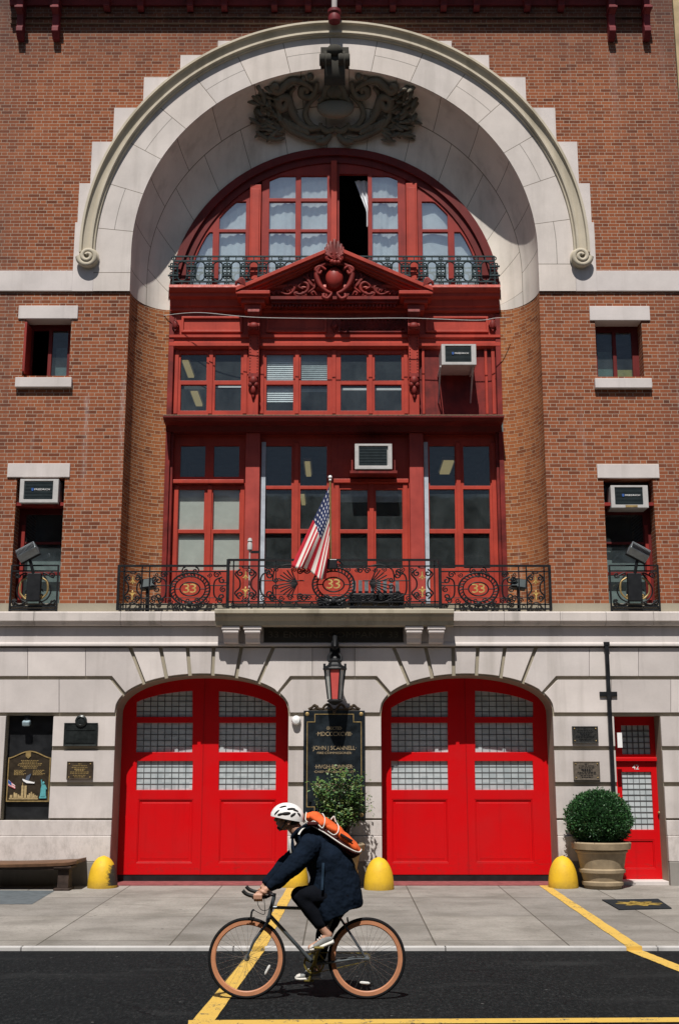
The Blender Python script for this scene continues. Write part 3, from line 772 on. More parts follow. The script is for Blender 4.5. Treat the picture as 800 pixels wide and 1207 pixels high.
# canopy ledge
x0, x1 = X(192.5, zcan, 21.5), X(593.5, zcan, 21.5)
hb([(22.2, zcan + .05), (21.50, zcan), (21.47, zcan - .01), (21.47, zcan - .045), (21.53, zcan - .05), (21.60, zcan - .085), (21.85, zcan - .10), (21.90, zcan - .2), (22.2, zcan - .2)], x0, x1, 'canopy', m_red3)
MB().box(x0 + .01, x1 - .01, 21.4665, 21.476, zcan - .012, zcan + .004).build('drip_edge', simple('rusty_flashing', (.22, .14, .10), .7, .2, .5, 30), FH)
# jamb linings left and right of the timber front
for sx in (-1, 1):
    mb = MB(); xj = XC + sx * IR
    mb.box(xj - sx * .0, xj - sx * .09, IY - .01, 22.25, ZL - .05, zcan - .2); mb.box(xj - sx * .09, xj - sx * .14, IY + .06, 22.25, ZL - .05, zcan - .2)
    mb.box(xj, xj - sx * .10, IY - .01, 22.1, zcan + .05, zt - .48)
    mb.build('jamb', m_red2, FH, bevel=.008)
# lower storey
Yl = 22.12
zlo = ZL - .03
def lowwin(bounds, hs, name='window', extra=None): 
    q = list(prect(*bounds, Yl)); q[1] = zlo; H = [pw(*h, Yl) for h in hs]
    o = frame(name, m_red, q, Yl, Yl + .08, H); panes(o, H, Yl + .05); return o
v1 = lowwin((199, 492, 289, 718), [(212.5, 525, 242, 562), (252, 525, 282, 562)] + [(a, t, b, bt) for a, b in ((209.5, 240.5), (251, 282)) for t, bt in ((576.5, 624), (628.5, 672))])
q = prect(200, 566.5, 288, 571, Yl); MB().box(q[0], q[2], Yl - .10, Yl + .01, q[1], q[3]).build('transom_bar', m_red, v1, bevel=.01)
for a in (206.5, 246, 285): q = prect(a - 2.5, 572, a + 2.5, 716, Yl); MB().box(q[0], q[2], Yl - .03, Yl + .01, q[1], q[3]).build('stile', m_red, v1, bevel=.006)
q = prect(205, 573, 286, 676, Yl + .14)
MB().box(q[0], q[2], Yl + .07, Yl + .08, q[1], Z(628, Yl)).build('blind', m_shade, v1)
MB().box(q[0], q[2], Yl + .09, Yl + .10, Z(640, Yl), q[3]).build('blind', m_shade, v1)
rl = ((525, 572.5), (576.5, 623.5), (628.5, 670))
v2 = lowwin((306, 492, 390, 718), [(a, t, b, bt) for a, b in ((312.5, 343.5), (354, 385)) for t, bt in rl])
for a, b in ((346.2, 351.5),): q = prect(a, 522, b, 716, Yl); MB().box(q[0], q[2], Yl - .03, Yl + .01, q[1], q[3]).build('stile', m_red, v2, bevel=.006)
v3 = lowwin((390, 492, 484, 718), [(a, t, b, bt) for a, b in ((401, 433), (443, 474)) for t, bt in ((577, 624), (628.5, 670))])
for a in (397, 438, 478): q = prect(a - 2.6, 570, a + 2.6, 716, Yl); MB().box(q[0], q[2], Yl - .03, Yl + .01, q[1], q[3]).build('stile', m_red, v3, bevel=.006)
q = prect(393, 565, 481, 570, Yl); MB().box(q[0], q[2], Yl - .06, Yl + .01, q[1], q[3]).build('transom_bar', m_red, v3, bevel=.01)
q = prect(400, 577, 476, 592, Yl + .14); MB().box(q[0], q[2], Yl + .14, Yl + .15, q[1], q[3]).build('blind', simple('pale_blind', (.42, .47, .47), .9), v3)
v4 = lowwin((499, 492, 594, 718), [(a, t, b, bt) for a, b in ((506, 536), (546, 577)) for t, bt in rl])
for a in (541, 583): q = prect(a - 2.6, 522, a + 2.6, 716, Yl); MB().box(q[0], q[2], Yl - .03, Yl + .01, q[1], q[3]).build('stile', m_red, v4, bevel=.006)
for a, b, v in ((307.3, 312.2, v2), (500.5, 505.3, v4)): q = prect(a, 521, b, 716, Yl - .06); MB().box(q[0], q[2], Yl - .06, Yl - .002, q[1], q[3]).build('door_edge', m_strip, v)
for a, b in ((288.5, 305.5), (483, 499.8)):
    q = prect(a, 500, b, 716, 21.98); MB().box(q[0], q[2], 21.96, Yl + .1, zlo, zcan - .2).build('pilaster', paint('rough_red_paint', (.42, .065, .05), (.22, .03, .025), .5, .7), FH, bevel=.012)
MB().box(xl + .1, xr - .1, Yl - .01, Yl + .1, zlo - .05, zlo + .10).build('threshold', m_red2, FH)
# --- pediment
Yp = 21.50
def pp(x, y, Y=Yp): return P(x, y, Y)
def pbox(mb, a, b, c, d, y0, y1):
    q = prect(a, b, c, d, y0); mb.box(q[0], q[2], y0, y1, q[1], q[3])
mb = MB(); mb.plate([pp(290, 349), pp(394, 301), pp(498, 349)], (), 21.66, 22.0); ped = mb.build('pediment', m_red2, FH)
def chev(t0, t1, y0, y1, ex=0):
    e = lambda x, y: P(x, y, y0)
    return MB().plate([e(278 - ex, 338 + t0), e(394, 289 + t0), e(510 + ex, 338 + t0), e(510 + ex, 338 + t1), e(394, 289 + t1), e(278 - ex, 338 + t1)], (), y0, y1)
for t0, t1, y0, ex in ((0, 4.5, 21.38, 0), (4.5, 9, 21.43, -1), (9, 12.5, 21.50, -5), (12.5, 15.5, 21.57, -10)): chev(t0, t1, y0, 21.72, ex).build('raking_cornice', m_red, ped, bevel=.006)
for a, b in ((278, 318), (470, 510)):
    mb = MB(); pbox(mb, a, 342, b, 346, 21.40, 21.8); pbox(mb, a + 1.5, 346, b - 1.5, 350, 21.46, 21.8); pbox(mb, a + 6, 350, b - 6, 357, 21.54, 21.9); pbox(mb, a + 10, 357, b - 10, 366, 21.60, 21.95)
    mb.build('eave_return', m_red, ped, bevel=.006)
mb = MB(); pbox(mb, 318, 349, 470, 352.5, 21.56, 21.75); pbox(mb, 320, 352.5, 468, 357, 21.62, 21.8)
for k in range(36): pbox(mb, 320 + k * 4.1, 357.5, 322.2 + k * 4.1, 361.5, 21.66, 21.8)
mb.build('base_moulding', m_red2, ped)
def cr(ps, n=6):
    ps = [Vector(p) for p in ps]; out = []
    for i in range(len(ps) - 1):
        p0, p1, p2, p3 = ps[max(i - 1, 0)], ps[i], ps[i + 1], ps[min(i + 2, len(ps) - 1)]
        for k in range(n):
            t = k / n; out.append(.5 * ((2 * p1) + (p2 - p0) * t + (2 * p0 - 5 * p1 + 4 * p2 - p3) * t * t + (3 * p1 - p0 - 3 * p2 + p3) * t ** 3))
    return out + [ps[-1]]
def pline(mb, pl, w, Y, sg=1, cx=394):
    c = cr([(lambda t: (t[0], Y, t[1]))(P(cx + sg * x, y, Y)) for x, y in pl]); mb.tube(c, [w * (.5 + .5 * sin(pi * (i + 1) / (len(c) + 1))) for i in range(len(c))], 7)
x, z = P(394, 327, 21.5); mb = MB(); mb.ell((x, 21.55, z), (.17, .12, .22), seg=18, ring=12); mb.build('shield', m_sash, ped, smooth=60)
for sg in (-1, 1):
    mb = MB()
    pline(mb, [(2, 312), (10, 311), (18, 316), (21, 325), (17, 336), (10, 343), (3, 346)], .055, 21.52, sg)
    pline(mb, [(10, 318), (17, 314), (22, 318), (18, 323), (15, 319)], .04, 21.5, sg)
    pline(mb, [(3, 346), (8, 352), (13, 350), (12, 346)], .04, 21.5, sg)
    pline(mb, [(60, 346), (54, 347), (49, 344), (47, 339), (52, 336), (56, 340), (52, 343)], .032, 21.6, sg)
    pline(mb, [(48, 345), (40, 347), (32, 343), (31, 336), (37, 333), (42, 338), (37, 341)], .036, 21.6, sg)
    pline(mb, [(31, 345), (24, 340), (22, 333), (27, 330)], .035, 21.6, sg)
    pline(mb, [(60, 346), (66, 343)], .03, 21.6, sg); pline(mb, [(28, 331), (32, 326), (30, 322)], .03, 21.6, sg)
    for x_, y_ in ((24, 347), (36, 348), (44, 348), (58, 343), (68, 346), (74, 347)): pline(mb, [(x_ - 3, y_ + 1), (x_, y_ - 3), (x_ + 3, y_ - 1), (x_ + 1, y_ + 1)], .026, 21.6, sg)
    for k in range(3): pline(mb, [(25, 338 - k), (29 + k * 2, 334 - k * 3), (31 + k * 3, 330 - k * 2)], .022, 21.58, sg); pline(mb, [(46 + k * 3, 345), (48 + k * 3, 341 - k), (51 + k * 3, 339 + k)], .02, 21.6, sg)
    mb.build('scroll_ornament', m_red2, ped, smooth=60)
mb = MB()
for k in range(-4, 5):
    a = k * .24; x, z = P(394, 305, 21.42); Lh = .46 - .04 * abs(k)
    mb.tube([(x, 21.43, z), (x + Lh * .5 * sin(a * 1.4), 21.40, z + Lh * .5 * cos(a)), (x + Lh * sin(a) * .72, 21.43, z + Lh * .86 * cos(a * .9))], [.04, .055, .030], 6)
for k in range(10): x, z = P(386 + rnd.random() * 16, 298 + rnd.random() * 12, 21.4); mb.ell((x, 21.40, z), (.05, .04, .05), None, 8, 6)
pline(mb, [(1, 303), (7, 300), (9, 305), (5, 307)], .035, 21.4, 1); pline(mb, [(1, 303), (7, 300), (9, 305), (5, 307)], .035, 21.4, -1)
mb.build('acroterion', m_red2, ped, smooth=50)
for sg in (-1, 1):
    mb = MB()
    for k in range(5): pline(mb, [(104, 338), (108 + k * 1.5, 332 - (4 - k) * .8), (112 + k * 1.0, 329 + k * 1.8)], .03, 21.4, sg)
    mb.build('acroterion', m_red2, ped, smooth=50)
# ---------------------------------------------------------------- ground storey in rusticated ashlar
DL, DR = (137, 340), (449, 651)      # engine door openings in pixels at y 842
def arch_px(x0, x1, n=28, y0=842, h=46):
    c, a = (x0 + x1) / 2, (x1 - x0) / 2
    return [(c - a * cos(pi * i / n), y0 - h * (sin(pi * i / n) ** .86)) for i in range(n + 1)]
def archhole(px, Y, base=-.06, d=0):
    a = arch_px(*px); pts = [P(x, y, Y) for x, y in a]
    return [(pts[0][0], base)] + pts + [(pts[-1][0], base)]
gz1 = Z(738, GB)
nich = prect(5, 843, 61, 967, GB); side = list(prect(727, 843.5, 781, 1042, GB)); side[1] = -.05
side[2] = X(783, 1.2, GB)
core = [(XL, -.3)] 
hl, hr = archhole(DL, GB, -.3), archhole(DR, GB, -.3)
sd = [(side[0], -.3), (side[0], side[3]), (side[2], side[3]), (side[2], -.3)]
core += hl + hr + sd + [(XR, -.3), (XR, gz1 + .4), (XL, gz1 + .4)]
MB().plate(core, [rect(*nich)], GB, GB + .70).build('ground_wall', m_gback, FH)
blocks = []
G2 = .031
def blk(px, d=G2, mat=None, Y=GW):
    p = inset([P(x, y, Y) for x, y in px], d / 1); blocks.append(p)
def arcseg(px, xa, xb, n=12):       # arch points between two x pixels
    c, a = (px[0] + px[1]) / 2, (px[1] - px[0]) / 2; out = []
    for i in range(n + 1):
        x = xa + (xb - xa) * i / n; t = max(-1, min(1, (c - x) / a)); s_ = math.sqrt(max(0, 1 - t * t)); out.append((x, 842 - 46 * s_ ** .86))
    return out
T0 = 761.5
vl = [((153, T0), 170.5), ((189, T0), 196.5), ((221, T0), 224), ((252, T0), 250.5), ((285, T0), 278), ((323, T0), 304)]
vr = [((463, T0), 482), ((501, T0), 509.5), ((533.6, T0), 534.5), ((563, T0), 561), ((595, T0), 589.6), ((632, T0), 615)]
for vs, px in ((vl, DL), (vr, DR)):
    for (a, xa), (b, xb) in zip(vs, vs[1:]): blk([a] + arcseg(px, xa, xb, 6) + [b])
LX = -12; RX = 815
def split(px0, cuts, y0, y1, first=None): pass
ve = 1.9
blk([(LX, T0), (33 + ve, T0), (33 + ve, 799), (LX, 799)]); blk([(33 - ve, T0), (101 + ve, T0), (101 + ve, 799), (33 - ve, 799)])
blk([(101 - ve, T0), (153, T0)] + arcseg(DL, 170.5, 147.5, 5) + [(131, 799), (101 - ve, 799)])
blk([(LX, 799), (70 + ve, 799), (70 + ve, 842), (LX, 842)]); blk([(70 - ve, 799), (131, 799)] + arcseg(DL, 147.5, 137, 6) + [(70 - ve, 842)])
blk([(323, T0), (368 + ve, T0), (368 + ve, 799), (343, 799), (327, 819)] + arcseg(DL, 327, 304, 5)[1:])
blk([(368 - ve, T0), (418 + ve, T0), (418 + ve, 799), (368 - ve, 799)])
blk([(418 - ve, T0), (463, T0)] + arcseg(DR, 482, 460, 5) + [(443, 799), (418 - ve, 799)])
blk([(343, 799), (443, 799)] + arcseg(DR, 460, 449, 5) + [(340, 842)] + arcseg(DL, 340, 327, 5)[1:])
blk([(632, T0), (694 + ve, T0), (694 + ve, 799), (656, 799), (638, 819)] + arcseg(DR, 638, 615, 5)[1:])
blk([(694 - ve, T0), (752 + ve, T0), (752 + ve, 799), (694 - ve, 799)]); blk([(752 - ve, T0), (RX, T0), (RX, 799), (752 - ve, 799)])
blk([(656, 799), (720 + ve, 799), (720 + ve, 842), (651, 842)] + arcseg(DR, 651, 638, 6)[1:])
blk([(720 - ve, 799), (790 + ve, 799), (790 + ve, 842), (720 - ve, 842)]); blk([(790 - ve, 799), (RX, 799), (RX, 842), (790 - ve, 842)])
xjl = X(137, Z(842, GW), GW); xjr = X(340, Z(842, GW), GW); xkl = X(449, Z(842, GW), GW); xkr = X(651, Z(842, GW), GW)
zz = [Z(y, GW) for y in (842, 882, 924.5, 967)]
xn0, xn1 = nich[0], nich[2]; xs0, xs1 = side[0], side[2]
xL_, xR_ = XL, XR
for (a, b) in ((xn1, xjl), (xjr, xkl), (xkr, xs0), (xs1, xR_)):
    for i in range(3):
        p = rect(a, zz[i + 1], b, zz[i]); 
        e = .036
        blocks.append([(a + .002, zz[i + 1] + e), (b - .002, zz[i + 1] + e), (b - .002, zz[i] - e), (a + .002, zz[i] - e)])
blocks.append([(xL_, zz[3] + .028), (xn0 - .002, zz[3] + .028), (xn0 - .002, zz[0] - .028), (xL_, zz[0] - .028)])
mb = MB()
for p in blocks: mb.plate(p, (), GW, GB + .001)
mb.build('ashlar', m_ground, FH, bevel=.007)
# plinth courses
zp1, zp2, zp3 = Z(985, 20.86), Z(1016, 20.84), -.3
for (a, b) in ((xL_, xjl), (xjr, xkl), (xkr, xs0), (xs1, xR_)):
    mb = MB(); mg = MB(); mb.box(a + .002, b - .002, 20.885, GB + .001, zp1, zz[3] + .002)
    mb.box(a + .002, b - .002, 20.86, GB + .001, zp2 + .004, zp1 - .004)
    mg.box(a + .004, b - .004, 20.85, GB + .001, -.3, zp2)
    mb.build('plinth', m_ground, FH, bevel=.01); mg.build('plinth_base', m_granite, FH, bevel=.01)
# ledge, fascia, balcony slab
zf0 = 4.30
lg = [(21.2, ZL), (20.74, ZL - .01), (20.72, ZL - .03), (20.72, ZL - .17), (20.75, ZL - .19), (20.78, ZL - .235), (20.86, ZL - .25), (21.2, ZL - .25)]
cuts = [XL, P(40, 730, 20.72)[0], P(142, 730, 20.72)[0], P(190, 730, 20.72)[0], P(257, 730, 20.72)[0], P(330, 730, 20.72)[0], P(420, 730, 20.72)[0], P(533, 730, 20.72)[0], P(594, 730, 20.72)[0], P(660, 730, 20.72)[0], P(714, 730, 20.72)[0], P(770, 730, 20.72)[0], XR]
mb = MB()
for a, b in zip(cuts, cuts[1:]): mb.xprism(lg, a + .003, b - .003)
mb.build('ledge', stone('ledge_stone', (.58, .53, .50), dirty=.75, dirt=(.13, .125, .10)), FH)
hb([(21.2, ZL - .26), (20.87, ZL - .26), (20.87, Z(757, 20.87)), (20.85, Z(757.5, 20.85)), (20.84, Z(759, 20.84)), (20.84, Z(761, 20.84)), (20.92, Z(761.5, 20.84)), (21.2, Z(761.5, 20.84))], XL, XR, 'fascia', m_ground)
MB().box(XL + .1, XR - .1, 20.9, 22.3, ZL - .24, ZL - .04).build('balcony_floor', m_grime, FH)
xa, xb = X(253.5, 4.5, 20.5), X(534.5, 4.5, 20.5)
hb([(20.72, ZL + .004), (20.46, ZL), (20.44, ZL - .02), (20.44, ZL - .075), (20.48, ZL - .09), (20.49, ZL - .13), (20.55, ZL - .20), (20.57, ZL - .27), (20.72, ZL - .28)], xa, xb, 'balcony_slab', stone('slab_stone', (.40, .36, .28), dirty=.7, dirt=(.10, .09, .06)))
for a in (272.5, 298, 487.5, 513.5):
    x = X(a, 4.2, 20.7); w = .125; zt_ = ZL - .28; mb = MB()
    mb.box(x - w - .03, x + w + .03, 20.58, 20.88, zt_ - .06, zt_ + .002)
    mb.xprism([(20.88, zt_ - .06), (20.61, zt_ - .06), (20.60, zt_ - .10), (20.63, zt_ - .15), (20.68, zt_ - .20), (20.70, zt_ - .25), (20.74, zt_ - .28), (20.88, zt_ - .28)], x - w, x + w)
    mb.tube([(x - w - .01, 20.63, zt_ - .095), (x + w + .01, 20.63, zt_ - .095)], .04, 12); mb.tube([(x - w, 20.73, zt_ - .25), (x + w, 20.73, zt_ - .25)], .03, 10)
    mb.build('corbel', m_lime, FH, bevel=.01)
q = prect(311, 740, 475, 757, 20.86)
ip = MB().box(q[0], q[2], 20.84, 20.9, q[1], q[3]).build('inscription_panel', simple('inscription_slate', (.035, .033, .028), .7), FH)
MB().text('33 ENGINE COMPANY 33', (q[0] + q[2]) / 2, (q[1] + q[3]) / 2, 20.84, .15, .006, (q[2] - q[0]) * .93).build('inscription', simple('inscription_letter', (.075, .068, .055), .7), ip)
# ---------------------------------------------------------------- engine doors
YD = 21.60
def wireglass():
    g = G('wire_glass'); o = g.sep(g.obj); oi = g.t.nodes.new('ShaderNodeObjectInfo'); n = g.noise(g.obj, 1.6, 4)
    cell = g.white(g.comb(g.mt('FLOOR', g.mt('MULTIPLY', o[0], 8.4)), g.mt('FLOOR', g.mt('MULTIPLY', o[2], 10.2)), oi.outputs['Random']))
    f = g.mt('ADD', g.mt('ADD', g.mt('MULTIPLY', n, .5), g.mt('MULTIPLY', cell, .32)), g.mt('MULTIPLY', oi.outputs['Random'], .25))
    g.set(Base_Color=g.ramp(f, [(.2, (.30, .35, .37)), (.75, (.50, .55, .57))]), Roughness=.35); g.bump(cell, .15, .01); return g.m
m_wire = wireglass()
m_mesh = simple('wire_mesh', (.10, .105, .11), .5, .2)
def engine_door(px, cols, label):
    q0 = X(px[0] - 4, 1.5, YD); q1 = X(px[1] + 4, 1.5, YD)
    top = archhole(px, GB + .1, .1); c = (q0 + q1) / 2
    ax = [(x, z) for x, z in archhole((px[0] - 3, px[1] + 3), GB, Z(1031, YD))]
    ax = [(x, z + .12 if 0 < i < len(ax) - 1 else z) for i, (x, z) in enumerate(ax)]
    holes = []
    for a, b in cols:
        for t, bt in ((852, 886.5), (897, 931)): holes.append(pw(a, t, b, bt, YD))
        # top light follows the arch
        n = 8; pts_ = []
        for i in range(n + 1):
            x = b + (a - b) * i / n; cc, aa = (px[0] + px[1]) / 2, (px[1] - px[0]) / 2
            tt = (cc - x) / aa; y = 857 - 43 * math.sqrt(max(0, 1 - tt * tt)) ** .86; pts_.append((x, min(y, 843)))
        holes.append([P(a, 845, YD), P(b, 845, YD)] + [P(x, y, YD) for x, y in pts_])
    pan = [pw(a + (0.5 if k else 1), 942, b, 1017, YD) for k, (a, b) in enumerate(cols)]
    d = frame('garage_door', m_door, None, YD, YD + .07, holes + pan, outer=ax, bevel=.006)
    d['label'] = label
    for h in pan:
        mb = MB(); mb.plate(h, [inset(h, .02)], YD + .005, YD + .05); mb.plate(inset(h, .02), (), YD + .022, YD + .05); mb.plate(inset(h, .06), (), YD + .018, YD + .04); mb.build('panel', m_door, d, bevel=.006)
    for h in holes:
        xs_ = [p[0] for p in h]; zs_ = [p[1] for p in h]; x0, x1, z0, z1 = min(xs_), max(xs_), min(zs_), max(zs_)
        pn_ = MB().plate(h, (), YD + .045, YD + .055).build('pane', m_wire, d)
        mb = MB(); nx = 8
        nz = 5
        for i in range(1, nx):
            x = x0 + (x1 - x0) * i / nx; zt_ = z1
            if len(h) > 4:
                tp = [p for p in h[2:]]; zt_ = min(z1, max(z0 + .05, [tp[k][1] + (tp[k + 1][1] - tp[k][1]) * (x - tp[k][0]) / (tp[k + 1][0] - tp[k][0] - 1e-9) for k in range(len(tp) - 1) if tp[k + 1][0] <= x <= tp[k][0]][0]))
            mb.box(x - .0065, x + .0065, YD + .038, YD + .0446, z0, zt_)
        for k in range(1, nz):
            z = z0 + (z1 - z0) * k / nz; xa_, xb_ = x0, x1
            if len(h) > 4:
                ok = [p[0] for p in h[2:] if p[1] >= z]
                if not ok: continue
                xa_, xb_ = min(ok), max(ok)
            mb.box(xa_, xb_, YD + .0385, YD + .0442, z - .0065, z + .0065)
        mb.build('wire_grille', m_mesh, d)
    mb = MB(); mb.box(c - .009, c + .009, YD - .004, YD + .03, .12, max(p[1] for p in ax) - .05); mb.build('meeting_strip', paint('dark_red_strip', (.40, .004, .006), (.2, .002, .003), .4), d)
    MB().box(q0, q1, YD + .01, YD + .06, 0.0, Z(1031, YD) + .002).build('gap_shade', m_black, d)  # black strip painted in for the dark gap under the door
    MB().box(q0 + .03, q1 - .03, 20.86, YD + .06, -.05, .012).build('door_apron', simple('red_apron', (.22, .075, .075), .8, 0, .3, 8), d)
    return d
engine_door(DL, ((161, 227), (258, 325)), 'left engine door'); engine_door(DR, ((461, 527.5), (559.5, 628)), 'right engine door')
# rooms behind the doors stay dark
MB().box(XL, XR, GB + .68, GB + .69, -.2, ZL - .3).build('inner_lining', m_black, FH) if False else None
# side door number 42
YS = 21.35
q = list(prect(726, 843, 783, 1041, YS)); q[1] = .0
gl = pw(733.5, 910, 768.5, 978, YS); tl = pw(732, 855, 765.5, 889, YS); pn = pw(735, 990, 771, 1024, YS)
sdr = frame('door', m_door, (q[0] - .1, .06, q[2] + .1, Z(898, YS)), YS, YS + .06, [gl, pn])
MB().plate(pn, [inset(pn, .02)], YS + .005, YS + .04).plate(inset(pn, .02), (), YS + .02, YS + .04).build('panel', m_door, sdr, bevel=.006)
panes(sdr, [gl], YS + .035, m_wire)
mb = MB(); x0, x1, z0, z1 = gl[0][0], gl[2][0], gl[0][1], gl[2][1]
for i in range(1, 10): z = z0 + (z1 - z0) * i / 10; mb.box(x0, x1, YS + .026, YS + .034, z - .0065, z + .0065)
for i in range(1, 5): x = x0 + (x1 - x0) * i / 5; mb.box(x - .005, x + .005, YS + .027, YS + .0335, z0, z1)
mb.build('wire_grille', m_mesh, sdr)
x, z = P(748.5, 904.5, YS); MB().text('42', x, z, YS - .002, .115, .004).build('number', m_white, sdr)
MB().ell((X(776, 1.1, YS), YS - .04, Z(958, YS)), .028).build('handle', m_golddull, sdr, smooth=60)
tr = frame('transom_window', m_door, (q[0] - .1, Z(894, YS), q[2] + .1, Z(838, YS)), YS - .01, YS + .07, [tl]); panes(tr, [tl], YS + .04, m_wire)
MB().box(q[0] - .1, q[2] + .1, YS - .06, YS, Z(897.5, YS), Z(893, YS)).build('transom_bar', m_door, tr, bevel=.008)
mb = MB(); x0, x1, z0, z1 = tl[0][0], tl[2][0], tl[0][1], tl[2][1]
for i in range(1, 5): x = x0 + (x1 - x0) * i / 5; mb.box(x - .008, x + .008, YS + .018, YS + .034, z0, z1)
for i in range(1, 5): z = z0 + (z1 - z0) * i / 5; mb.box(x0, x1, YS + .02, YS + .033, z - .008, z + .008)
mb.build('wire_grille', m_mesh, tr)
MB().box(side[0] - .1, side[2] + .1, 20.95, YS + .1, -.06, .062).build('doorstep', m_lime, FH, bevel=.008)
x, z = P(726.8, 870, 21.0); MB().box(x - .005, x + .075, 20.96, 20.99, z - .16, z + .09).build('notice', m_white, FH)
# niche with the dark board that carries the memorial
MB().box(nich[0] - .2, nich[2] + .2, 21.12, 21.16, nich[1] - .1, nich[3] + .1).build('niche_board', m_black, FH)
# right-hand neighbour
NB = empty('brick_building', (XR + 1.2, 21, 0), 'tan neighbouring building showing as a thin strip at the top right edge', 'building')
MB().box(XR + .012, XR + 6, 20.97, 30, -.3, 22).build('wall', simple('tan_render', (.42, .33, .20), .9, 0, .25, 2), NB)
for zz_ in (3.9, 7.6, 11.3, 15.0):
    f_ = MB().plate(rect(XR + 1.2, zz_, XR + 2.3, zz_ + 1.9), [rect(XR + 1.28, zz_ + .08, XR + 2.22, zz_ + 1.82)], 20.95, 21.0).build('window', m_white, NB); MB().box(XR + 1.27, XR + 2.23, 20.962, 20.968, zz_ + .07, zz_ + 1.83).build('pane', m_black, f_)
# ================================================================ THINGS ON THE FACADE
def spiral(c, r, turns, a0, sg, n=22, end=.16):
    return [(c[0] + r * (1 - (1 - end) * i / (n - 1)) * cos(a0 + sg * turns * 2 * pi * i / (n - 1)), c[1] + r * (1 - (1 - end) * i / (n - 1)) * sin(a0 + sg * turns * 2 * pi * i / (n - 1))) for i in range(n)]
def cr2(ps, n=7):
    return [(p.x, p.z) for p in cr([(a, 0, b) for a, b in ps], n)]
class Rail:            # bars in the XZ plane at depth y
    def __init__(s, y): s.y = y; s.mb = MB()
    def path(s, pts, w=.009, d=None): s.mb.tube([(p[0], s.y, p[1]) for p in pts], w * 1.3, 5); return s
    def bar(s, x0, z0, x1, z1, w=.012):
        if abs(x1 - x0) > abs(z1 - z0): s.mb.box(x0, x1, s.y - w, s.y + w, z0 - w, z0 + w)
        else: s.mb.box(x0 - w, x0 + w, s.y - w, s.y + w, z0, z1)
        return s
    def ring(s, c, rx, rz, w=.010, n=28):
        return s.path([(c[0] + rx * cos(2 * pi * k / n), c[1] + rz * sin(2 * pi * k / n)) for k in range(n + 1)], w)
BR = empty('balcony_railing', (XC, 20.7, ZL), 'black wrought iron balcony railing with three gilded numeral medallions', 'railing')
m_bk = m_iron
def scroll_c(r, x, z, h, sg, w=.011):     # big C scroll with a curl at both ends, opening to side sg
    pts = spiral((x + sg * h * .30, z + h * .30), h * .13, 1.1, pi / 2 + (0 if sg > 0 else 0), sg * 1, 16)[::-1] + cr2([(x + sg * h * .30, z + h * .43), (x + sg * h * .05, z + h * .30), (x, z), (x + sg * h * .05, z - h * .30), (x + sg * h * .30, z - h * .43)]) + spiral((x + sg * h * .30, z - h * .30), h * .13, 1.1, -pi / 2, -sg * 1, 16)
    r.path(pts, w)
def fleur(mb, x, z, h, y, flip=1):
    mb.tube([(x, y, z - flip * h * .5), (x, y, z + flip * h * .5)], [h * .10, h * .07], 6)
    for sg in (-1, 1): mb.tube([(x, y, z - flip * h * .05), (x + sg * h * .22, y, z + flip * h * .30), (x + sg * h * .40, y, z + flip * h * .28)], [h * .09, h * .08, h * .05], 6)
    mb.ell((x, y, z + flip * h * .45), (h * .09, h * .06, h * .16), None, 8, 6)
def narrow(parent, x0, x1, z0, z1, y):
    r = Rail(y); w = x1 - x0; h = z1 - z0; c = (x0 + x1) / 2; zc_ = (z0 + z1) / 2
    for sg in (-1, 1):
        e = c + sg * w * .38
        r.path(spiral((c + sg * w * .24, z1 - h * .20), w * .16, 1.2, pi / 2, -sg, 16)[::-1] + cr2([(c + sg * w * .24, z1 - h * .09), (c + sg * w * .46, z1 - h * .22), (c + sg * w * .26, zc_ + h * .10), (c + sg * w * .26, zc_ - h * .10), (c + sg * w * .46, z0 + h * .24), (c + sg * w * .24, z0 + h * .08)]) + spiral((c + sg * w * .24, z0 + h * .19), w * .16, 1.2, -pi / 2, sg, 16), .011)
    r.ring((c, z1 - h * .03), w * .16, h * .025, .008, 14); r.ring((c, z0 + h * .03), w * .16, h * .025, .008, 14)
    o = r.mb.build('scroll_panel', m_bk, parent)
    mb = MB(); fleur(mb, c, z1 - h * .27, h * .22, y - .015, -1); fleur(mb, c, z0 + h * .26, h * .26, y - .015, 1); mb.build('gilded_fleur', m_gold, o, smooth=60)
def medallion(parent, c, rx, rz, y):
    r = Rail(y); r.ring(c, rx, rz, .013); r.ring(c, rx * .78, rz * .78, .010); r.ring(c, rx * .50, rz * .42, .010)
    n = 30
    for k in range(n):
        a = 2 * pi * k / n; r.path([(c[0] + rx * .8 * cos(a), c[1] + rz * .8 * sin(a)), (c[0] + rx * .97 * cos(a + .1), c[1] + rz * .97 * sin(a + .1))], .009)
    for sg in (-1, 1):
        r.path(spiral((c[0] + sg * rx * .25, c[1] + rz * 1.12), rx * .2, 1.3, pi / 2, -sg, 14), .010); r.path(spiral((c[0] + sg * rx * .30, c[1] - rz * 1.10), rx * .22, 1.3, -pi / 2, sg, 14), .011)
        r.path(spiral((c[0] + sg * rx * .66, c[1] - rz * .98), rx * .17, 1.3, 0, sg, 14), .010)
        r.path([(c[0] + sg * rx * .5, c[1]), (c[0] + sg * rx * .78, c[1])], .008)
    r.mb.ell((c[0], y, c[1] - rz * .95), (.05, .03, .05), None, 8, 6)
    o = r.mb.build('medallion', m_bk, parent)
    mb = MB(); mb.text('3', c[0] - rx * .17, c[1], y - .02, rz * .80, .006, rx * .32); mb.text('3', c[0] + rx * .17, c[1], y - .024, rz * .80, .006, rx * .32)
    mb.build('numeral', m_gold, o)
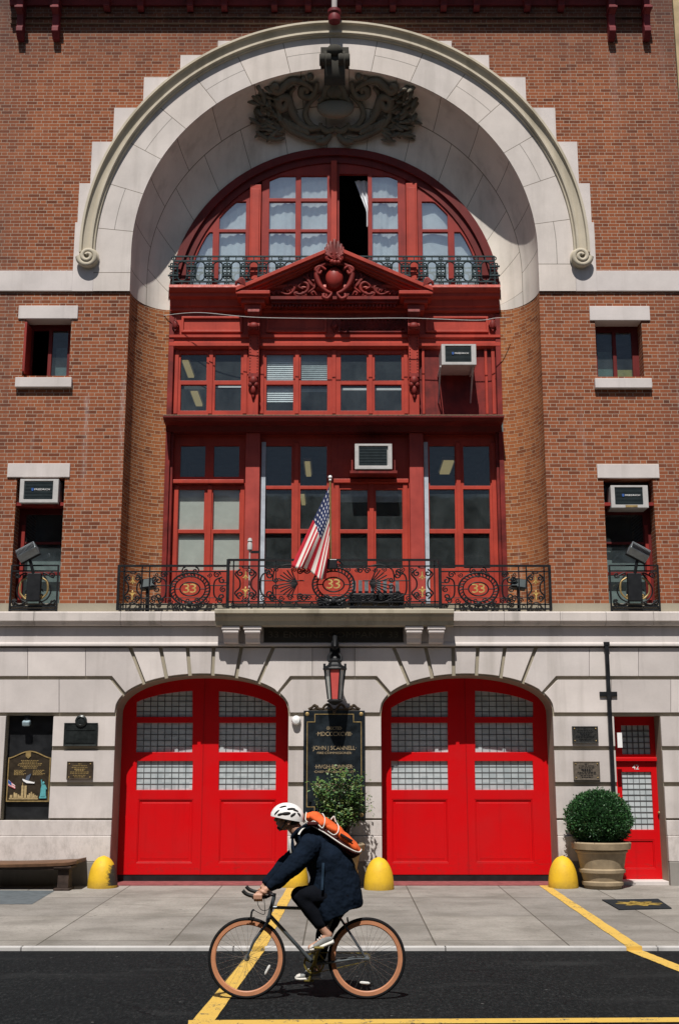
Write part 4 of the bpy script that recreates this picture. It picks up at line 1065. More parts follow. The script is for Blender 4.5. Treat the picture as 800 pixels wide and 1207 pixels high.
def section(parent, x0, x1, z0, z1, y, posts):
    r = Rail(y); h = z1 - z0
    r.bar(x0, z1, x1, z1, .018); r.bar(x0, z1 - h * .13, x1, z1 - h * .13, .011); r.bar(x0, z0 + h * .12, x1, z0 + h * .12, .011); r.bar(x0, z0 + .012, x1, z0 + .012, .014)
    r.mb.build('rail', m_bk, parent)
    for px_, w in posts: Rail(y).bar(px_, z0 - .01, px_, z1 + .01, w).mb.build('post', m_bk, parent)
    r = Rail(y); k = x0 + .30; i_ = 0
    while k < x1 - .26:      # running scroll along the foot and head of the panel
        s_ = 1 if i_ % 2 else -1
        r.path(spiral((k, z0 + h * .20), .052, 1.4, 0, s_, 13), .008)
        if i_ % 3 != 1: r.path(spiral((k + .06, z1 - h * .21), .045, 1.4, pi, -s_, 13), .007)
        k += .155; i_ += 1
    r.path([(x0 + .24, z0 + h * .27), (x1 - .24, z0 + h * .27)], .005)
    r.mb.build('running_scroll', m_bk, parent)
    k = x0 + .09
    while k < x1 - .05:
        Rail(y).ring((k, z0 + h * .065), .028, .028, .006, 10).mb.build('bead_ring', m_bk, parent); k += .27
ys, yc = 20.80, 20.52
def side_sec(sg):
    fx = lambda px: X(px, 4.9, ys) if sg < 0 else 2 * XC - X(px, 4.9, ys)
    z0, z1 = ZL + .03, Z(667, ys); h = z1 - z0
    sec = MB(); a, b = sorted((fx(138.5), fx(269)))
    section(BR, a, b, z0, z1, ys, [(fx(139.5), .022), (fx(146), .011), (fx(167), .011), (fx(176), .010)])
    p, q = sorted((fx(146), fx(167))); narrow(BR, p, q, z0 + h * .12, z1 - h * .13, ys)
    c = (fx(224), z0 + h * .47); medallion(BR, c, .345, h * .37, ys)
    r = Rail(ys)
    for s_, x in ((1, fx(196)), (-1, fx(252))):
        s2 = s_ * (-sg)
        scroll_c(r, x, z0 + h * .48, h * .62, -s2 * 1)
        r.path(spiral((x - s2 * .05, z1 - h * .2), .065, 1.5, 0, 1, 16), .010); r.path(spiral((x - s2 * .10, z0 + h * .2), .06, 1.5, pi, -1, 16), .010)
        r.path(spiral((x - s2 * .16, z0 + h * .46), .055, 1.5, pi / 2, 1, 16), .009)
        r.path([(x - s2 * .26, z0 + h * .55), (x + s2 * .12, z0 + h * .55)], .008)
    r.path(spiral((fx(182), z0 + h * .25), .06, 1.4, 0, 1, 14), .010); r.path(spiral((fx(182), z0 + h * .7), .06, 1.4, 0, -1, 14), .010)
    r.path([(fx(262), z0 + h * .62), (fx(269), z0 + h * .62)], .008)
    r.mb.build('scrollwork', m_bk, BR)
for sg in (-1, 1): side_sec(sg)
fx = lambda px: X(px, 4.9, yc)
z0, z1 = ZL + .03, Z(660, yc); h = z1 - z0; a, b = fx(268.5), fx(518.5)
section(BR, a, b, z0, z1, yc, [(a, .026), (b, .026), (fx(275), .011), (fx(304.5), .012), (fx(482.5), .012), (fx(512), .011), (fx(325), .008)])
narrow(BR, fx(276), fx(303), z0 + h * .12, z1 - h * .13, yc); narrow(BR, fx(484), fx(511), z0 + h * .12, z1 - h * .13, yc)
medallion(BR, (fx(393), z0 + h * .48), .36, h * .36, yc)
for sg in (-1, 1):
    r = Rail(yc); fs_ = lambda d: fx(393) + sg * d
    c = (fs_(.62), z0 + h * .5)
    for k in range(11):      # palmette of fine ribs
        aa = -1.15 + 2.3 * k / 10; ang = (0 if sg > 0 else pi) + sg * aa
        r.path(cr2([c, (c[0] + .18 * cos(ang), c[1] + .17 * sin(ang)), (c[0] + .35 * cos(ang + sg * .12 * (1 if aa > 0 else -1)), c[1] + .27 * sin(ang + sg * .12 * (1 if aa > 0 else -1)))], 4), .009)
    for s2 in (-1, 1): r.path(cr2([(fs_(.60), z0 + h * (.5 + .36 * s2)), (fs_(.80), z0 + h * (.5 + .40 * s2)), (fs_(1.00), z0 + h * (.5 + .30 * s2)), (fs_(1.04), z0 + h * (.5 + .10 * s2))]) + spiral((fs_(.99), z0 + h * (.5 + .08 * s2)), .05, 1.2, 0 if sg > 0 else pi, -s2 * sg, 12), .010); r.path(spiral((fs_(.58), z0 + h * (.5 + .27 * s2)), .055, 1.4, 0, s2 * sg, 14), .010)
    scroll_c(r, fs_(1.25), z0 + h * .48, h * .66, -sg); r.path(spiral((fs_(1.05), z0 + h * .22), .07, 1.5, 0, sg, 16), .011); r.path(spiral((fs_(1.12), z1 - h * .25), .07, 1.5, 0, -sg, 16), .010)
    r.path(spiral((fs_(.50), z0 + h * .2), .065, 1.5, 0, -sg, 16), .011); r.path(spiral((fs_(.46), z1 - h * .22), .06, 1.5, 0, sg, 16), .010)
    r.path([(fs_(.5), z0 + h * .56), (fs_(1.3), z0 + h * .56)], .008)
    r.mb.build('scrollwork', m_bk, BR)
for x in (a, b):      # returns between the centre and the side sections
    MB().box(x - .014, x + .014, yc, ys, z1 - .016, z1 + .016).box(x - .01, x + .01, yc, ys, z0, z0 + .02).build('return_rail', m_bk, BR)
# railing under the arch window
ya = 21.74; za0, za1 = ZF4 + .18, Z(302, ya)
AR = empty('arch_railing', (XC, ya, za0), 'grey green iron railing of ringed ovals behind the red pediment', 'railing')
r = Rail(ya); xa_, xb_ = X(204, za0, ya), X(583, za0, ya); h = za1 - za0
for t in (0.02, .16, .84, .99): r.bar(xa_, za0 + h * t, xb_, za0 + h * t, .014)
r.mb.build('rail', m_teal, AR)
n = 18; w = (xb_ - xa_) / n
for i in range(n + 1):
    x = xa_ + w * i; Rail(ya).bar(x, za0, x, za1, .012).mb.build('post', m_teal, AR)
mb = Rail(ya)
for i in range(n):
    x = xa_ + w * (i + .5); rr = w * .26; zt_, zb_ = za0 + h * .82, za0 + h * .18
    mb.path([(x - rr, (zt_ + zb_) / 2)] + [(x + rr * cos(a_), zt_ - rr + rr * sin(a_)) for a_ in [pi - pi * k / 10 for k in range(11)]] + [(x + rr * cos(a_), zb_ + rr + rr * sin(a_)) for a_ in [-pi * k / 10 for k in range(11)]] + [(x - rr, (zt_ + zb_) / 2)], .012)
    mb.bar(x, zt_, x, za1, .009)
    mb.bar(x, za0, x, zb_, .009)
for i in range(n + 1):
    x = xa_ + w * i
    for zz_ in (za0 + h * .36, za0 + h * .66):
        mb.mb.box(x - .10, x + .10, ya - .02, ya + .01, zz_ - .014, zz_ + .014)
        for sx in (-1, 1):
            for sz in (-1, 1): mb.ring((x + sx * .035, zz_ + sz * .04), .026, .026, .010, 8)
    mb.ring((x, za1 - h * .075), .038, .038, .009, 10); mb.ring((x, za0 + h * .09), .038, .038, .009, 10)
mb.mb.build('scrollwork', m_teal, AR)
# window guards with floodlights
def guard(key, label):
    q = win[key]; y = 20.93; x0, x1 = q[0] + .02, q[2] - .02
    z0, z1 = ZL + .02, Z(666, y); h = z1 - z0; c = (x0 + x1) / 2; w = x1 - x0
    g_ = empty('window_guard', (c, y, ZL), label, 'railing')
    r = Rail(y); 
    for t in (0.03, .10, .87, .99): r.bar(x0, z0 + h * t, x1, z0 + h * t, .012)
    r.bar(x0, z0, x0, z1, .014); r.bar(x1, z0, x1, z1, .014); r.mb.build('rail', m_iron, g_)
    r = Rail(y)
    for sg in (-1, 1):
        f_ = lambda d: c + sg * d * w
        r.path(spiral((f_(.36), z0 + h * .78), h * .07, 1.2, 0, sg, 12)[::-1] + cr2([(f_(.40), z0 + h * .72), (f_(.18), z0 + h * .82), (f_(.36), z0 + h * .5), (f_(.30), z0 + h * .28), (f_(.12), z0 + h * .18)]) , .011)
        r.path(cr2([(f_(.0), z0 + h * .34), (f_(.16), z0 + h * .20), (f_(.30), z0 + h * .14), (f_(.45), z0 + h * .24)]) + spiral((f_(.41), z0 + h * .2), h * .06, 1.2, .5, -sg, 12), .011)
        r.path(spiral((f_(.12), z0 + h * .42), h * .08, 1.3, 0, sg, 12), .010); r.path(spiral((f_(.16), z0 + h * .32), h * .06, 1.3, pi, -sg, 12), .009)
    r.mb.build('scrollwork', m_iron, g_)
    r = Rail(y - .012)
    for sg in (-1, 1):
        f_ = lambda d: c + sg * d * w
        r.path(cr2([(f_(.16), z0 + h * .72), (f_(.28), z0 + h * .62), (f_(.29), z0 + h * .40), (f_(.18), z0 + h * .27)]) + spiral((f_(.15), z0 + h * .32), h * .05, 1.1, -pi / 2, -sg, 10), .013)
    r.mb.build('gilded_scroll', m_golddull, g_)
    return c, y, z0, h
for key, sg, label in (('ll', -1, 'small scrolled iron window guard in the lower left window under the grey floodlight'), ('rl', 1, 'small scrolled iron window guard in the lower right window under the grey floodlight')):
    c, y, z0, h = guard(key, label)
    hx, hz = P(33 if sg < 0 else 752, 651, 20.78)
    fl = empty('floodlight', (c, 20.86, z0), ('tilted grey finned floodlight standing in the left window guard' if sg < 0 else 'tilted grey finned floodlight standing in the right window guard'), 'floodlight', 'floodlights on the first floor railings')
    M = Matrix.Translation((hx, 20.76, hz)) @ Matrix.Rotation(sg * R(29), 4, 'Y') @ Matrix.Rotation(R(48), 4, 'X')
    MB().obox(M, .36, .20, .17).build('housing', m_grey, fl, bevel=.012)
    mb = MB()
    for k in range(15): mb.obox(M @ Matrix.Translation((-.16 + .023 * k, -.03, .09)), .008, .12, .05)
    mb.build('cooling_fin', m_iron, fl)
    MB().obox(M @ Matrix.Translation((0, .0, -.095)), .38, .22, .03).build('lens_rim', m_iron, fl)
    bx = c - sg * (-.01) + (.03 if sg < 0 else -.03)
    MB().box(bx - .12, bx + .12, 20.80, 20.90, z0 + h * .20, z0 + h * .80).build('junction_box', m_iron, fl, bevel=.01)
    MB().tube([(bx, 20.84, z0 + h * .7), ((bx + hx) / 2, 20.78, (z0 + h * .8 + hz) / 2), (hx, 20.77, hz - .05)], .028, 8).build('arm', m_iron, fl, smooth=40)
# small black floodlights behind the balcony railing
for i, (px, lab) in enumerate(((174, 'black box floodlight on a post at the left end of the balcony railing'), (610.5, 'black box floodlight on a post at the right end of the balcony railing'))):
    x, z = P(px, 690, 20.88)
    fl = empty('floodlight', (x, 20.9, ZL), lab, 'floodlight', 'floodlights on the first floor railings')
    M = Matrix.Translation((x, 20.90, z + .02)) @ Matrix.Rotation(R(8 if i else -8), 4, 'Y') @ Matrix.Rotation(R(-15), 4, 'X')
    MB().obox(M, .27, .14, .18).build('housing', m_black, fl, bevel=.015); MB().obox(M @ Matrix.Translation((0, -.07, 0)), .23, .012, .14).build('lens', m_acd, fl)
    MB().tube([(x, 20.9, ZL - .02), (x, 20.9, z)], .03, 8).build('post', m_black, fl)
x, z = P(391, 699, 20.66); fl = empty('floodlight', (x, 20.66, ZL), 'wide black floodlight lying low behind the centre medallion of the railing', 'floodlight', 'floodlights on the first floor railings')
MB().obox(Matrix.Translation((x, 20.66, ZL + .14)) @ Matrix.Rotation(R(-20), 4, 'X'), .46, .16, .16).build('housing', m_black, fl, bevel=.015); MB().box(x - .12, x + .12, 20.62, 20.72, ZL - .01, ZL + .08).build('foot', m_black, fl)
# flower boxes / trough behind the railing
x0, z0 = P(411, 700, 20.8); x1, _ = P(476, 700, 20.8)
tr_ = MB(); tr_.xprism([(20.72, ZL + .14), (20.98, ZL + .14), (21.0, ZL + .30), (20.70, ZL + .30)], x0, x1)
t_ = tr_.build('planter_trough', m_black, None, bevel=.01, origin=((x0 + x1) / 2, 20.85, ZL - .02)); tag(t_, 'long black trough behind the right half of the centre railing', 'planter')
mb = MB()
for xx in (x0 + .06, x1 - .06): mb.box(xx - .03, xx + .03, 20.74, 20.96, ZL - .03, ZL + .14)
mb.build('foot', m_black, t_)
mb = MB(); rnd = random.Random(5)
MB().box(x0 + .02, x1 - .02, 20.73, 20.97, ZL + .28, ZL + .31).build('soil', m_soil, t_)
for k in range(8):
    xx = x0 + .06 + k * (x1 - x0 - .1) / 8; mb.box(xx, xx + .065, 20.84, 20.86, ZL + .3, ZL + .5 + .07 * rnd.random())
mb.build('slat', m_grey, t_)
# ---------------------------------------------------------------- air conditioners
def ac(a, b, c, d, Y, depth, label, logo=True, face=0):
    q = prect(a, b, c, d, Y); w, h = q[2] - q[0], q[3] - q[1]
    A = empty('air_conditioner', ((q[0] + q[2]) / 2, Y + depth / 2, q[1]), label, 'air conditioner', 'window air conditioners on the facade')
    f_ = .11 * w
    MB().plate(rect(*q), [rect(q[0] + f_, q[1] + h * .14, q[2] - f_ * (1.3 if logo else 1), q[3] - h * .09)], Y, Y + .05).build('front_frame', m_acw, A, bevel=.008)
    MB().box(q[0] + .006, q[2] - .006, Y + .04, Y + depth, q[1] + .005, q[3] - .005).build('casing', m_acw, A, bevel=.006)
    g_ = MB().box(q[0] + f_ - .005, q[2] - f_ * 1.2, Y + .025, Y + .045, q[1] + h * .13, q[3] - h * .08).build('grille', m_acd, A)
    mb = MB()
    for k in range(12): z = q[1] + h * (.17 + .06 * k); mb.box(q[0] + f_ + .01, q[2] - f_ * 1.35, Y + .014, Y + .03, z, z + h * .018)
    mb.build('louvre', m_acd, g_)
    if logo:
        cx, cz = q[0] + w * .52, q[1] + h * .56
        MB().text('FRIEDRICH', cx + w * .06, cz, Y + .008, h * .10, .004, w * .40).build('lettering', m_white, A)
        MB().plate([(cx - w * .22, cz + h * .06), (cx - w * .22, cz - h * .03), (cx - w * .19, cz - h * .075), (cx - w * .16, cz - h * .03), (cx - w * .16, cz + h * .06)], (), Y + .004, Y + .012).build('shield_logo', m_blue, A)
    return A, q
A, q = ac(418, 523, 462, 553, 21.72, .6, 'weathered air conditioner above the centre balcony door, beside the flag', logo=False)
mb = MB()
for x in (q[0] - .05, q[2] + .05): mb.box(x - .012, x + .012, 21.80, 21.83, q[1] - .06, q[1] + .2)
mb.box(q[0] - .09, q[2] + .09, 21.74, 22.12, q[1] - .07, q[1] - .02); mb.build('support_shelf', m_red2, A)
A, q = ac(520, 405.5, 561, 430, 21.38, .64, 'white air conditioner on brackets against the red boarded panel under the pediment')
for x in (q[0] - .02, q[2] - .06):
    mb = MB(); mb.box(x - .012, x + .012, 21.42, 22.02, q[1] - .03, q[1]); mb.tube([(x, 21.46, q[1] - .02), (x, 21.99, q[1] - .55)], .016, 6)
    mb.build('support_bracket', m_acw, A)
A, q = ac(23.5, 564.5, 69, 592.5, 20.90, .5, 'white air conditioner filling the top of the lower left window')
A, q = ac(719.5, 572, 763.5, 598.5, 20.93, .5, 'white air conditioner filling the top of the lower right window')
mb = MB(); mb.box(q[0] + .25, q[2] - .2, 20.925, 20.95, q[1] + .01, q[1] + .05); mb.build('name_plate', m_golddull, A)
# ---------------------------------------------------------------- flag on its pole
bx, bz = P(389, 662, 20.46)
FL = empty('flag', (bx, 20.46, bz), 'american flag hanging from a short pole at the centre of the balcony railing', 'flag')
tp = P(389, 566, 20.30); btm = P(389.5, 672, 20.47)
tx, tz_ = tp
pole = MB().tube([(btm[0], 20.47, btm[1]), (tx, 20.30, tz_)], [.021, .017], 10).build('pole', m_golddull, FL, smooth=40)
mb = MB(); mb.ell((tx, 20.295, tz_ + .05), .035); mb.ell((tx, 20.295, tz_ - .0), (.026, .026, .02)); mb.build('finial', m_white, pole, smooth=60)
x, z = P(389, 664, 20.45); MB().box(x - .12, x + .12, 20.42, 20.50, z - .10, z + .07).build('socket', m_black, FL, bevel=.012)
g = G('flag_cloth'); o = g.sep(g.uvc); u, v = o[0], o[1]
stp = g.mt('MODULO', g.mt('FLOOR', g.mt('MULTIPLY', v, 13)), 2)
col = g.mix(stp, (.50, .012, .03), (.72, .68, .63))
ct = g.mt('MULTIPLY', g.mt('LESS_THAN', u, .42), g.mt('LESS_THAN', v, .5385))
su = g.mt('MULTIPLY', u, 7 / .42); sv = g.mt('MULTIPLY', v, 5 / .5385)
rowp = g.mt('MULTIPLY', g.mt('MODULO', g.mt('FLOOR', sv), 2), .5)
fu = g.mt('SUBTRACT', g.mt('FRACT', g.mt('ADD', su, rowp)), .5); fv = g.mt('SUBTRACT', g.mt('FRACT', sv), .5)
dd = g.mt('ADD', g.mt('POWER', g.mt('MULTIPLY', fu, 1.15), 2), g.mt('POWER', g.mt('MULTIPLY', fv, 1.0), 2))
star = g.mt('LESS_THAN', dd, .045)
col = g.mix(ct, col, g.mix(star, (.012, .022, .085), (.75, .75, .75)))
g.set(Base_Color=col, Roughness=.8); m_flag = g.m
TL, FT, HB_, FB = (388, 573), (343, 665), (388, 641), (385, 684)
rows, uvs = [], []
for i in range(31):
    u = i / 30; row, ur = [], []
    for j in range(27):
        v = j / 26
        px = (TL[0] * (1 - u) + FT[0] * u) * (1 - v) + (HB_[0] * (1 - u) + FB[0] * u) * v
        py = (TL[1] * (1 - u) + FT[1] * u) * (1 - v) + (HB_[1] * (1 - u) + FB[1] * u) * v
        Y = 20.33 + .10 * u + (.02 + .09 * u) * sin(v * 11 + u * 2.0) * (.3 + .7 * v)
        py += 3 * u * sin(v * 9 + 1); px += 1.6 * u * sin(v * 12)
        x, z = P(px, py, Y); row.append((x, Y, z)); ur.append((u, v))
    rows.append(row); uvs.append(ur)
o = MB().grid(rows, uvs).build('cloth', m_flag, FL, smooth=80)
sd_ = o.modifiers.new('Solidify', 'SOLIDIFY'); sd_.thickness = .003
# cable strung across the front
pts = [P(150, 356, 20.9), P(200, 372, 21.2), P(240, 369, 21.45), P(300, 374, 21.4), P(394, 376, 21.45), P(480, 374, 21.4), P(560, 376, 21.45), P(597, 375, 21.3)]
cb = MB(); ys_ = [21.9, 21.52, 21.42, 21.40, 21.40, 21.40, 21.42, 21.6]
pxs = [(192, 372), (235, 368.5), (300, 374), (394, 375.5), (480, 375), (560, 377.5), (583, 375), (600, 374)]
cb.tube(cr([(P(a, b, y)[0], y, P(a, b, y)[1]) for (a, b), y in zip(pxs, ys_)], 8), .007, 6)
x, z = P(192, 372, 21.9); o = cb.build('cable', m_acw, None, smooth=40, origin=(x, 21.9, z)); tag(o, 'thin pale cable strung across the red front below the pediment', 'cable')
# ---------------------------------------------------------------- lantern over the tablet
lx, lz0 = P(394.5, 830, 20.45); lzt = Z(765, 20.5)
LN = empty('lantern', (lx, 20.88, lz0 + .5), 'black iron wall lantern with a red front pane above the bronze tablet', 'lantern')
zb_, zm_ = Z(824, 20.45), Z(789, 20.45)
mb = MB(); mb.lathe([(.01, 0), (.05, .01), (.09, .04), (.13, .06), (.13, .08), (.10, .1)], (lx, 20.5, zb_ - .1), 6); mb.build('base', m_iron, LN)
hexa = lambda r, z: [(lx + r * cos(k * pi / 3), 20.5 + r * sin(k * pi / 3), z) for k in range(6)]
h0, h1 = hexa(.115, zb_), hexa(.175, zm_)
rp = simple('red_lamp_glass', (.58, .10, .09), .25, 0, .1, 3); pg = simple('pale_lamp_glass', (.48, .50, .47), .25, 0, .15, 3)
def inn(p, s_=.93): return (lx + (p[0] - lx) * s_, 20.5 + (p[1] - 20.5) * s_, p[2])
for k in range(6):
    MB().tube([h0[k], h1[k]], .013, 5).build('glazing_bar', m_iron, LN)
    k2 = (k + 1) % 6; front_ = k == 3
    fc = [inn(h0[k]), inn(h0[k2]), inn(h1[k2]), inn(h1[k])]
    my = sum(p[1] for p in fc) / 4; mx = sum(p[0] for p in fc) / 4
    MB().add(fc, [(0, 1, 2, 3)]).build('pane', rp if (my < 20.5 and abs(mx - lx) < .05) else pg, LN)
mb = MB(); mb.lathe([(.19, -.01), (.205, .01), (.19, .04), (.12, .08), (.09, .12), (.10, .15), (.05, .19), (.03, .22), (.01, .23)], (lx, 20.5, zm_), 6); mb.build('cap', m_iron, LN)
mb = MB()
for k in range(6): mb.box(h1[k][0] - .02, h1[k][0] + .02, h1[k][1] - .02, h1[k][1] + .02, zm_ + .03, zm_ + .10)
mb.build('crenel', m_iron, LN)
mb = MB(); mb.box(lx - .09, lx + .09, 20.84, 20.90, zm_ + .12, Z(764, 20.85)); mb.tube([(lx, 20.86, zm_ + .6), (lx, 20.62, zm_ + .55), (lx, 20.5, zm_ + .38)], [.05, .045, .03], 8)
for sx in (-1, 1): mb.tube(cr([(lx + sx * .05, 20.8, zm_ + .32), (lx + sx * .11, 20.75, zm_ + .24), (lx + sx * .10, 20.7, zm_ + .16), (lx + sx * .05, 20.68, zm_ + .2)]), .022, 6)
mb.ell((lx, 20.72, zm_ + .45), (.07, .08, .10)); mb.build('wall_bracket', m_iron, LN, smooth=50)
# ---------------------------------------------------------------- tablet and plaques
q = prect(357.5, 837.5, 430, 965, 20.84)
TB = MB().box(*[q[0], q[2]], 20.84, 20.9, q[1], q[3]).build('tablet', simple('tablet_slate', (.009, .013, .017), .45, 0, .7, 5, .2), None, bevel=.006, origin=((q[0] + q[2]) / 2, 20.9, q[1])); tag(TB, 'large black wall tablet with gilt lettering under the lantern', 'tablet')
mb = MB(); e = .055; e2 = .068
ir = inset(rect(*q), e); nt = .13
mb.plate([(q[0] + e, q[1] + e + nt), (q[0] + e + nt, q[1] + e + nt), (q[0] + e + nt, q[1] + e), (q[2] - e - nt, q[1] + e), (q[2] - e - nt, q[1] + e + nt), (q[2] - e, q[1] + e + nt), (q[2] - e, q[3] - e - nt), (q[2] - e - nt, q[3] - e - nt), (q[2] - e - nt, q[3] - e), (q[0] + e + nt, q[3] - e), (q[0] + e + nt, q[3] - e - nt), (q[0] + e, q[3] - e - nt)],
         [inset([(q[0] + e, q[1] + e + nt), (q[0] + e + nt, q[1] + e + nt), (q[0] + e + nt, q[1] + e), (q[2] - e - nt, q[1] + e), (q[2] - e - nt, q[1] + e + nt), (q[2] - e, q[1] + e + nt), (q[2] - e, q[3] - e - nt), (q[2] - e - nt, q[3] - e - nt), (q[2] - e - nt, q[3] - e), (q[0] + e + nt, q[3] - e), (q[0] + e + nt, q[3] - e - nt), (q[0] + e, q[3] - e - nt)], .013)], 20.834, 20.842)
mb.build('gilt_border', m_golddull, TB)
mb = MB()
for sx in (q[0] + .06, q[2] - .06):
    for sz in (q[1] + .06, q[3] - .06):
        mb.ell((sx, 20.838, sz), (.035, .015, .035), None, 10, 6)
mb.build('corner_rosette', m_golddull, TB)
mb = MB(); cx = (q[0] + q[2]) / 2
for sg in (-1, 1):
    mb.tube([(cx + sg * p[0], 20.85, q[3] + p[1]) for p in cr2([(.02, .0), (.10, .10), (.16, .08), (.20, .03), (.28, .04), (.33, .09), (.38, .05), (.44, .02)])], .022, 6)
    mb.tube([(cx + sg * p[0], 20.85, q[3] + p[1]) for p in spiral((.30, .055), .035, 1.3, 0, 1, 12)], .014, 5)
mb.box(cx - .42, cx + .42, 20.845, 20.89, q[3] - .01, q[3] + .03); mb.ell((cx, 20.84, q[3] - .02), (.03, .02, .03))
mb.build('crest', m_bronze, TB, smooth=50)
mb = MB(); m_let = simple('gilt_letter', (.40, .31, .19), .5, .2)
def tl_(txt, py, size, wpx):
    x, z = P(394, py, 20.83); w = X(394 + wpx / 2, z, 20.83) - X(394 - wpx / 2, z, 20.83); mb.text(txt, cx, z, 20.836, size, .003, w)
D = '\u00b7'
tl_(D + 'ERECTED' + D, 858.5, .072, 19); tl_(D + 'MDCCCXCVIII' + D, 865.3, .10, 42); tl_(D + 'JOHN J SCANNELL' + D, 881.8, .098, 52); tl_(D + 'FIRE' + D + 'COMMISSIONER' + D, 887.6, .054, 42)
tl_(D + 'HVGH' + D + 'BONNER' + D, 904, .098, 46); tl_(D + 'CHIEF' + D + 'OF' + D + 'DEPARTMENT' + D, 909.8, .054, 48); tl_(D + 'ERNEST' + D + 'FLAGG' + D, 926, .098, 48); tl_(D + 'ARCHITECT' + D, 932, .054, 30)
mb.build('lettering', m_let, TB)
def plaque(a, b, c, d, mat, label, lines=(), top=False, Y=20.86):
    q = prect(a, b, c, d, Y); o = MB().box(q[0], q[2], Y, 20.905, q[1], q[3]).build('plaque', mat, None, bevel=.006, origin=((q[0] + q[2]) / 2, 20.905, q[1])); tag(o, label, 'plaque')
    w, h = q[2] - q[0], q[3] - q[1]; cx = (q[0] + q[2]) / 2
    MB().plate(rect(*q), [inset(rect(*q), .018)], Y - .006, Y + .01).build('rim', mat, o, bevel=.003)
    if lines:
        mb = MB(); rr = random.Random(2)
        for t, f_, hh in lines:      # rows of small raised lettering, too small to read in the photograph
            x = cx - w * f_ / 2
            while x < cx + w * f_ / 2:
                l = rr.uniform(.010, .045); mb.box(x, min(x + l, cx + w * f_ / 2), Y - .004, Y + .002, q[1] + h * t - hh, q[1] + h * t + hh); x += l + .010
        mb.build('lettering', m_golddull if mat is m_bronze else m_iron, o)
        mb = MB()
        for sx in (q[0] + .04, q[2] - .04):
            for sz in (q[1] + .04, q[3] - .04): mb.ell((sx, Y - .004, sz), .013, None, 8, 6)
        mb.build('stud', m_golddull, o)
    if top:
        mb = MB(); mb.lathe([(.001, 0), (.10, 0), (.10, .03), (.07, .045), (.06, .03), (.001, .035)], (0, 0, 0), 20); n = 120
        mb.v[-n:] = [(cx + .0 + p[0], Y + .01 - p[2], q[3] + .03 + p[1]) for p in mb.v[-n:]]; mb.build('seal', mat, o, smooth=40)
        MB().box(q[0] + .04, q[2] - .04, Y - .008, Y, q[1] + h * .68, q[1] + h * .72).box(q[0] + .04, q[2] - .04, Y - .008, Y, q[1] + h * .14, q[1] + h * .18).build('raised_band', mat, o)
    return o
L_ = [(.86, .14, .006), (.76, .55, .006), (.66, .62, .006), (.56, .42, .012), (.49, .3, .006), (.42, .72, .006), (.34, .72, .006), (.24, .5, .006), (.15, .4, .006)]
plaque(75.5, 852, 115, 879.5, simple('dark_plaque', (.018, .022, .022), .35, .3, .4, 12), 'dark plaque with a round seal on its top edge beside the niche', (), True)
plaque(79, 897.5, 109.5, 919, m_bronze, 'small bronze plaque with gold lettering below the sealed dark plaque', L_)
plaque(674, 856, 704.5, 876, simple('dark_plate', (.045, .045, .043), .4, .4, .5, 40), 'dark plaque left of the black conduit, upper of the pair', L_)
plaque(675.5, 897.5, 706.5, 919.5, m_bronze2, 'paler bronze plaque left of the black conduit, lower of the pair', L_)
# memorial in the niche
YM = 21.08
c4 = [P(7.5, 945, YM), P(58, 945, YM), P(58, 893, YM), P(7.5, 893, YM)]
x0, x1, z0, z1 = c4[0][0], c4[1][0], c4[0][1], c4[2][1]; cx = (x0 + x1) / 2
w = x1 - x0; top = [(x1 - w * t, z1 + .115 * (max(0, sin(pi * t)) ** 1.6)) for t in [i / 24 for i in range(25)]]
om = [(x0, z0), (x1, z0)] + top
MM = MB().plate(om, (), YM, 21.125).build('memorial_plaque', simple('memorial_bronze', (.038, .028, .018), .5, .3, .4, 10), None, origin=(cx, 21.12, z0)); tag(MM, 'arched bronze memorial plaque with a gold skyline relief in the dark niche', 'plaque')
MB().plate(om, [inset(om, .018)], YM - .012, YM + .01).build('gilt_border', m_golddull, MM)
mb = MB(); rr = random.Random(9); gold2 = simple('pale_gold_relief', (.55, .42, .22), .45, .4, .2, 20)
px2 = lambda x: X(x, 1.6, YM); 
def tower(a, b, zt_): mb.box(px2(a), px2(b), YM - .02, YM + .005, Z(940.5, YM), Z(zt_, YM))
for a, b, t in ((26, 28.6, 926), (29.4, 32.2, 926), (13, 16, 937), (17.3, 18.8, 934), (18.8, 21.5, 935), (22, 24, 936.5), (33.2, 35, 937), (35, 37, 935), (37.4, 38.8, 933.5), (39.4, 41.4, 935.5), (41.8, 43.4, 937), (44, 45.4, 938), (24, 26, 938)): tower(a, b, t)
mb.box(px2(12), px2(46), YM - .016, YM + .004, Z(942.2, YM), Z(940.4, YM)); mb.tube([(px2(27.2), YM - .01, Z(926, YM)), (px2(27.2), YM - .01, Z(922.5, YM))], .006, 5)
mb.build('skyline_relief', gold2, MM)
mb = MB(); te = simple('verdigris_relief', (.09, .33, .36), .6, 0, .25, 30); a = (px2(51.6), Z(941, YM))
mb.box(a[0] - .06, a[0] + .06, YM - .018, YM, a[1], a[1] + .03); mb.loft([((a[0] - .052, YM - .012, a[1] + .03), (a[0] + .052, YM - .012, a[1] + .03), .012), ((a[0] - .042, YM - .012, a[1] + .16), (a[0] + .046, YM - .012, a[1] + .16), .012), ((a[0] - .03, YM - .012, a[1] + .23), (a[0] + .03, YM - .012, a[1] + .23), .012)], 10)
mb.ell((a[0], YM - .015, a[1] + .255), (.02, .012, .025), None, 8, 6); mb.tube([(a[0] - .025, YM - .012, a[1] + .22), (a[0] - .038, YM - .012, a[1] + .31)], .011, 6); mb.tube([(a[0] + .03, YM - .012, a[1] + .21), (a[0] + .055, YM - .012, a[1] + .15)], .012, 6)
mb.build('statue_relief', te, MM)
g = G('tiny_flag'); o = g.sep(g.obj)
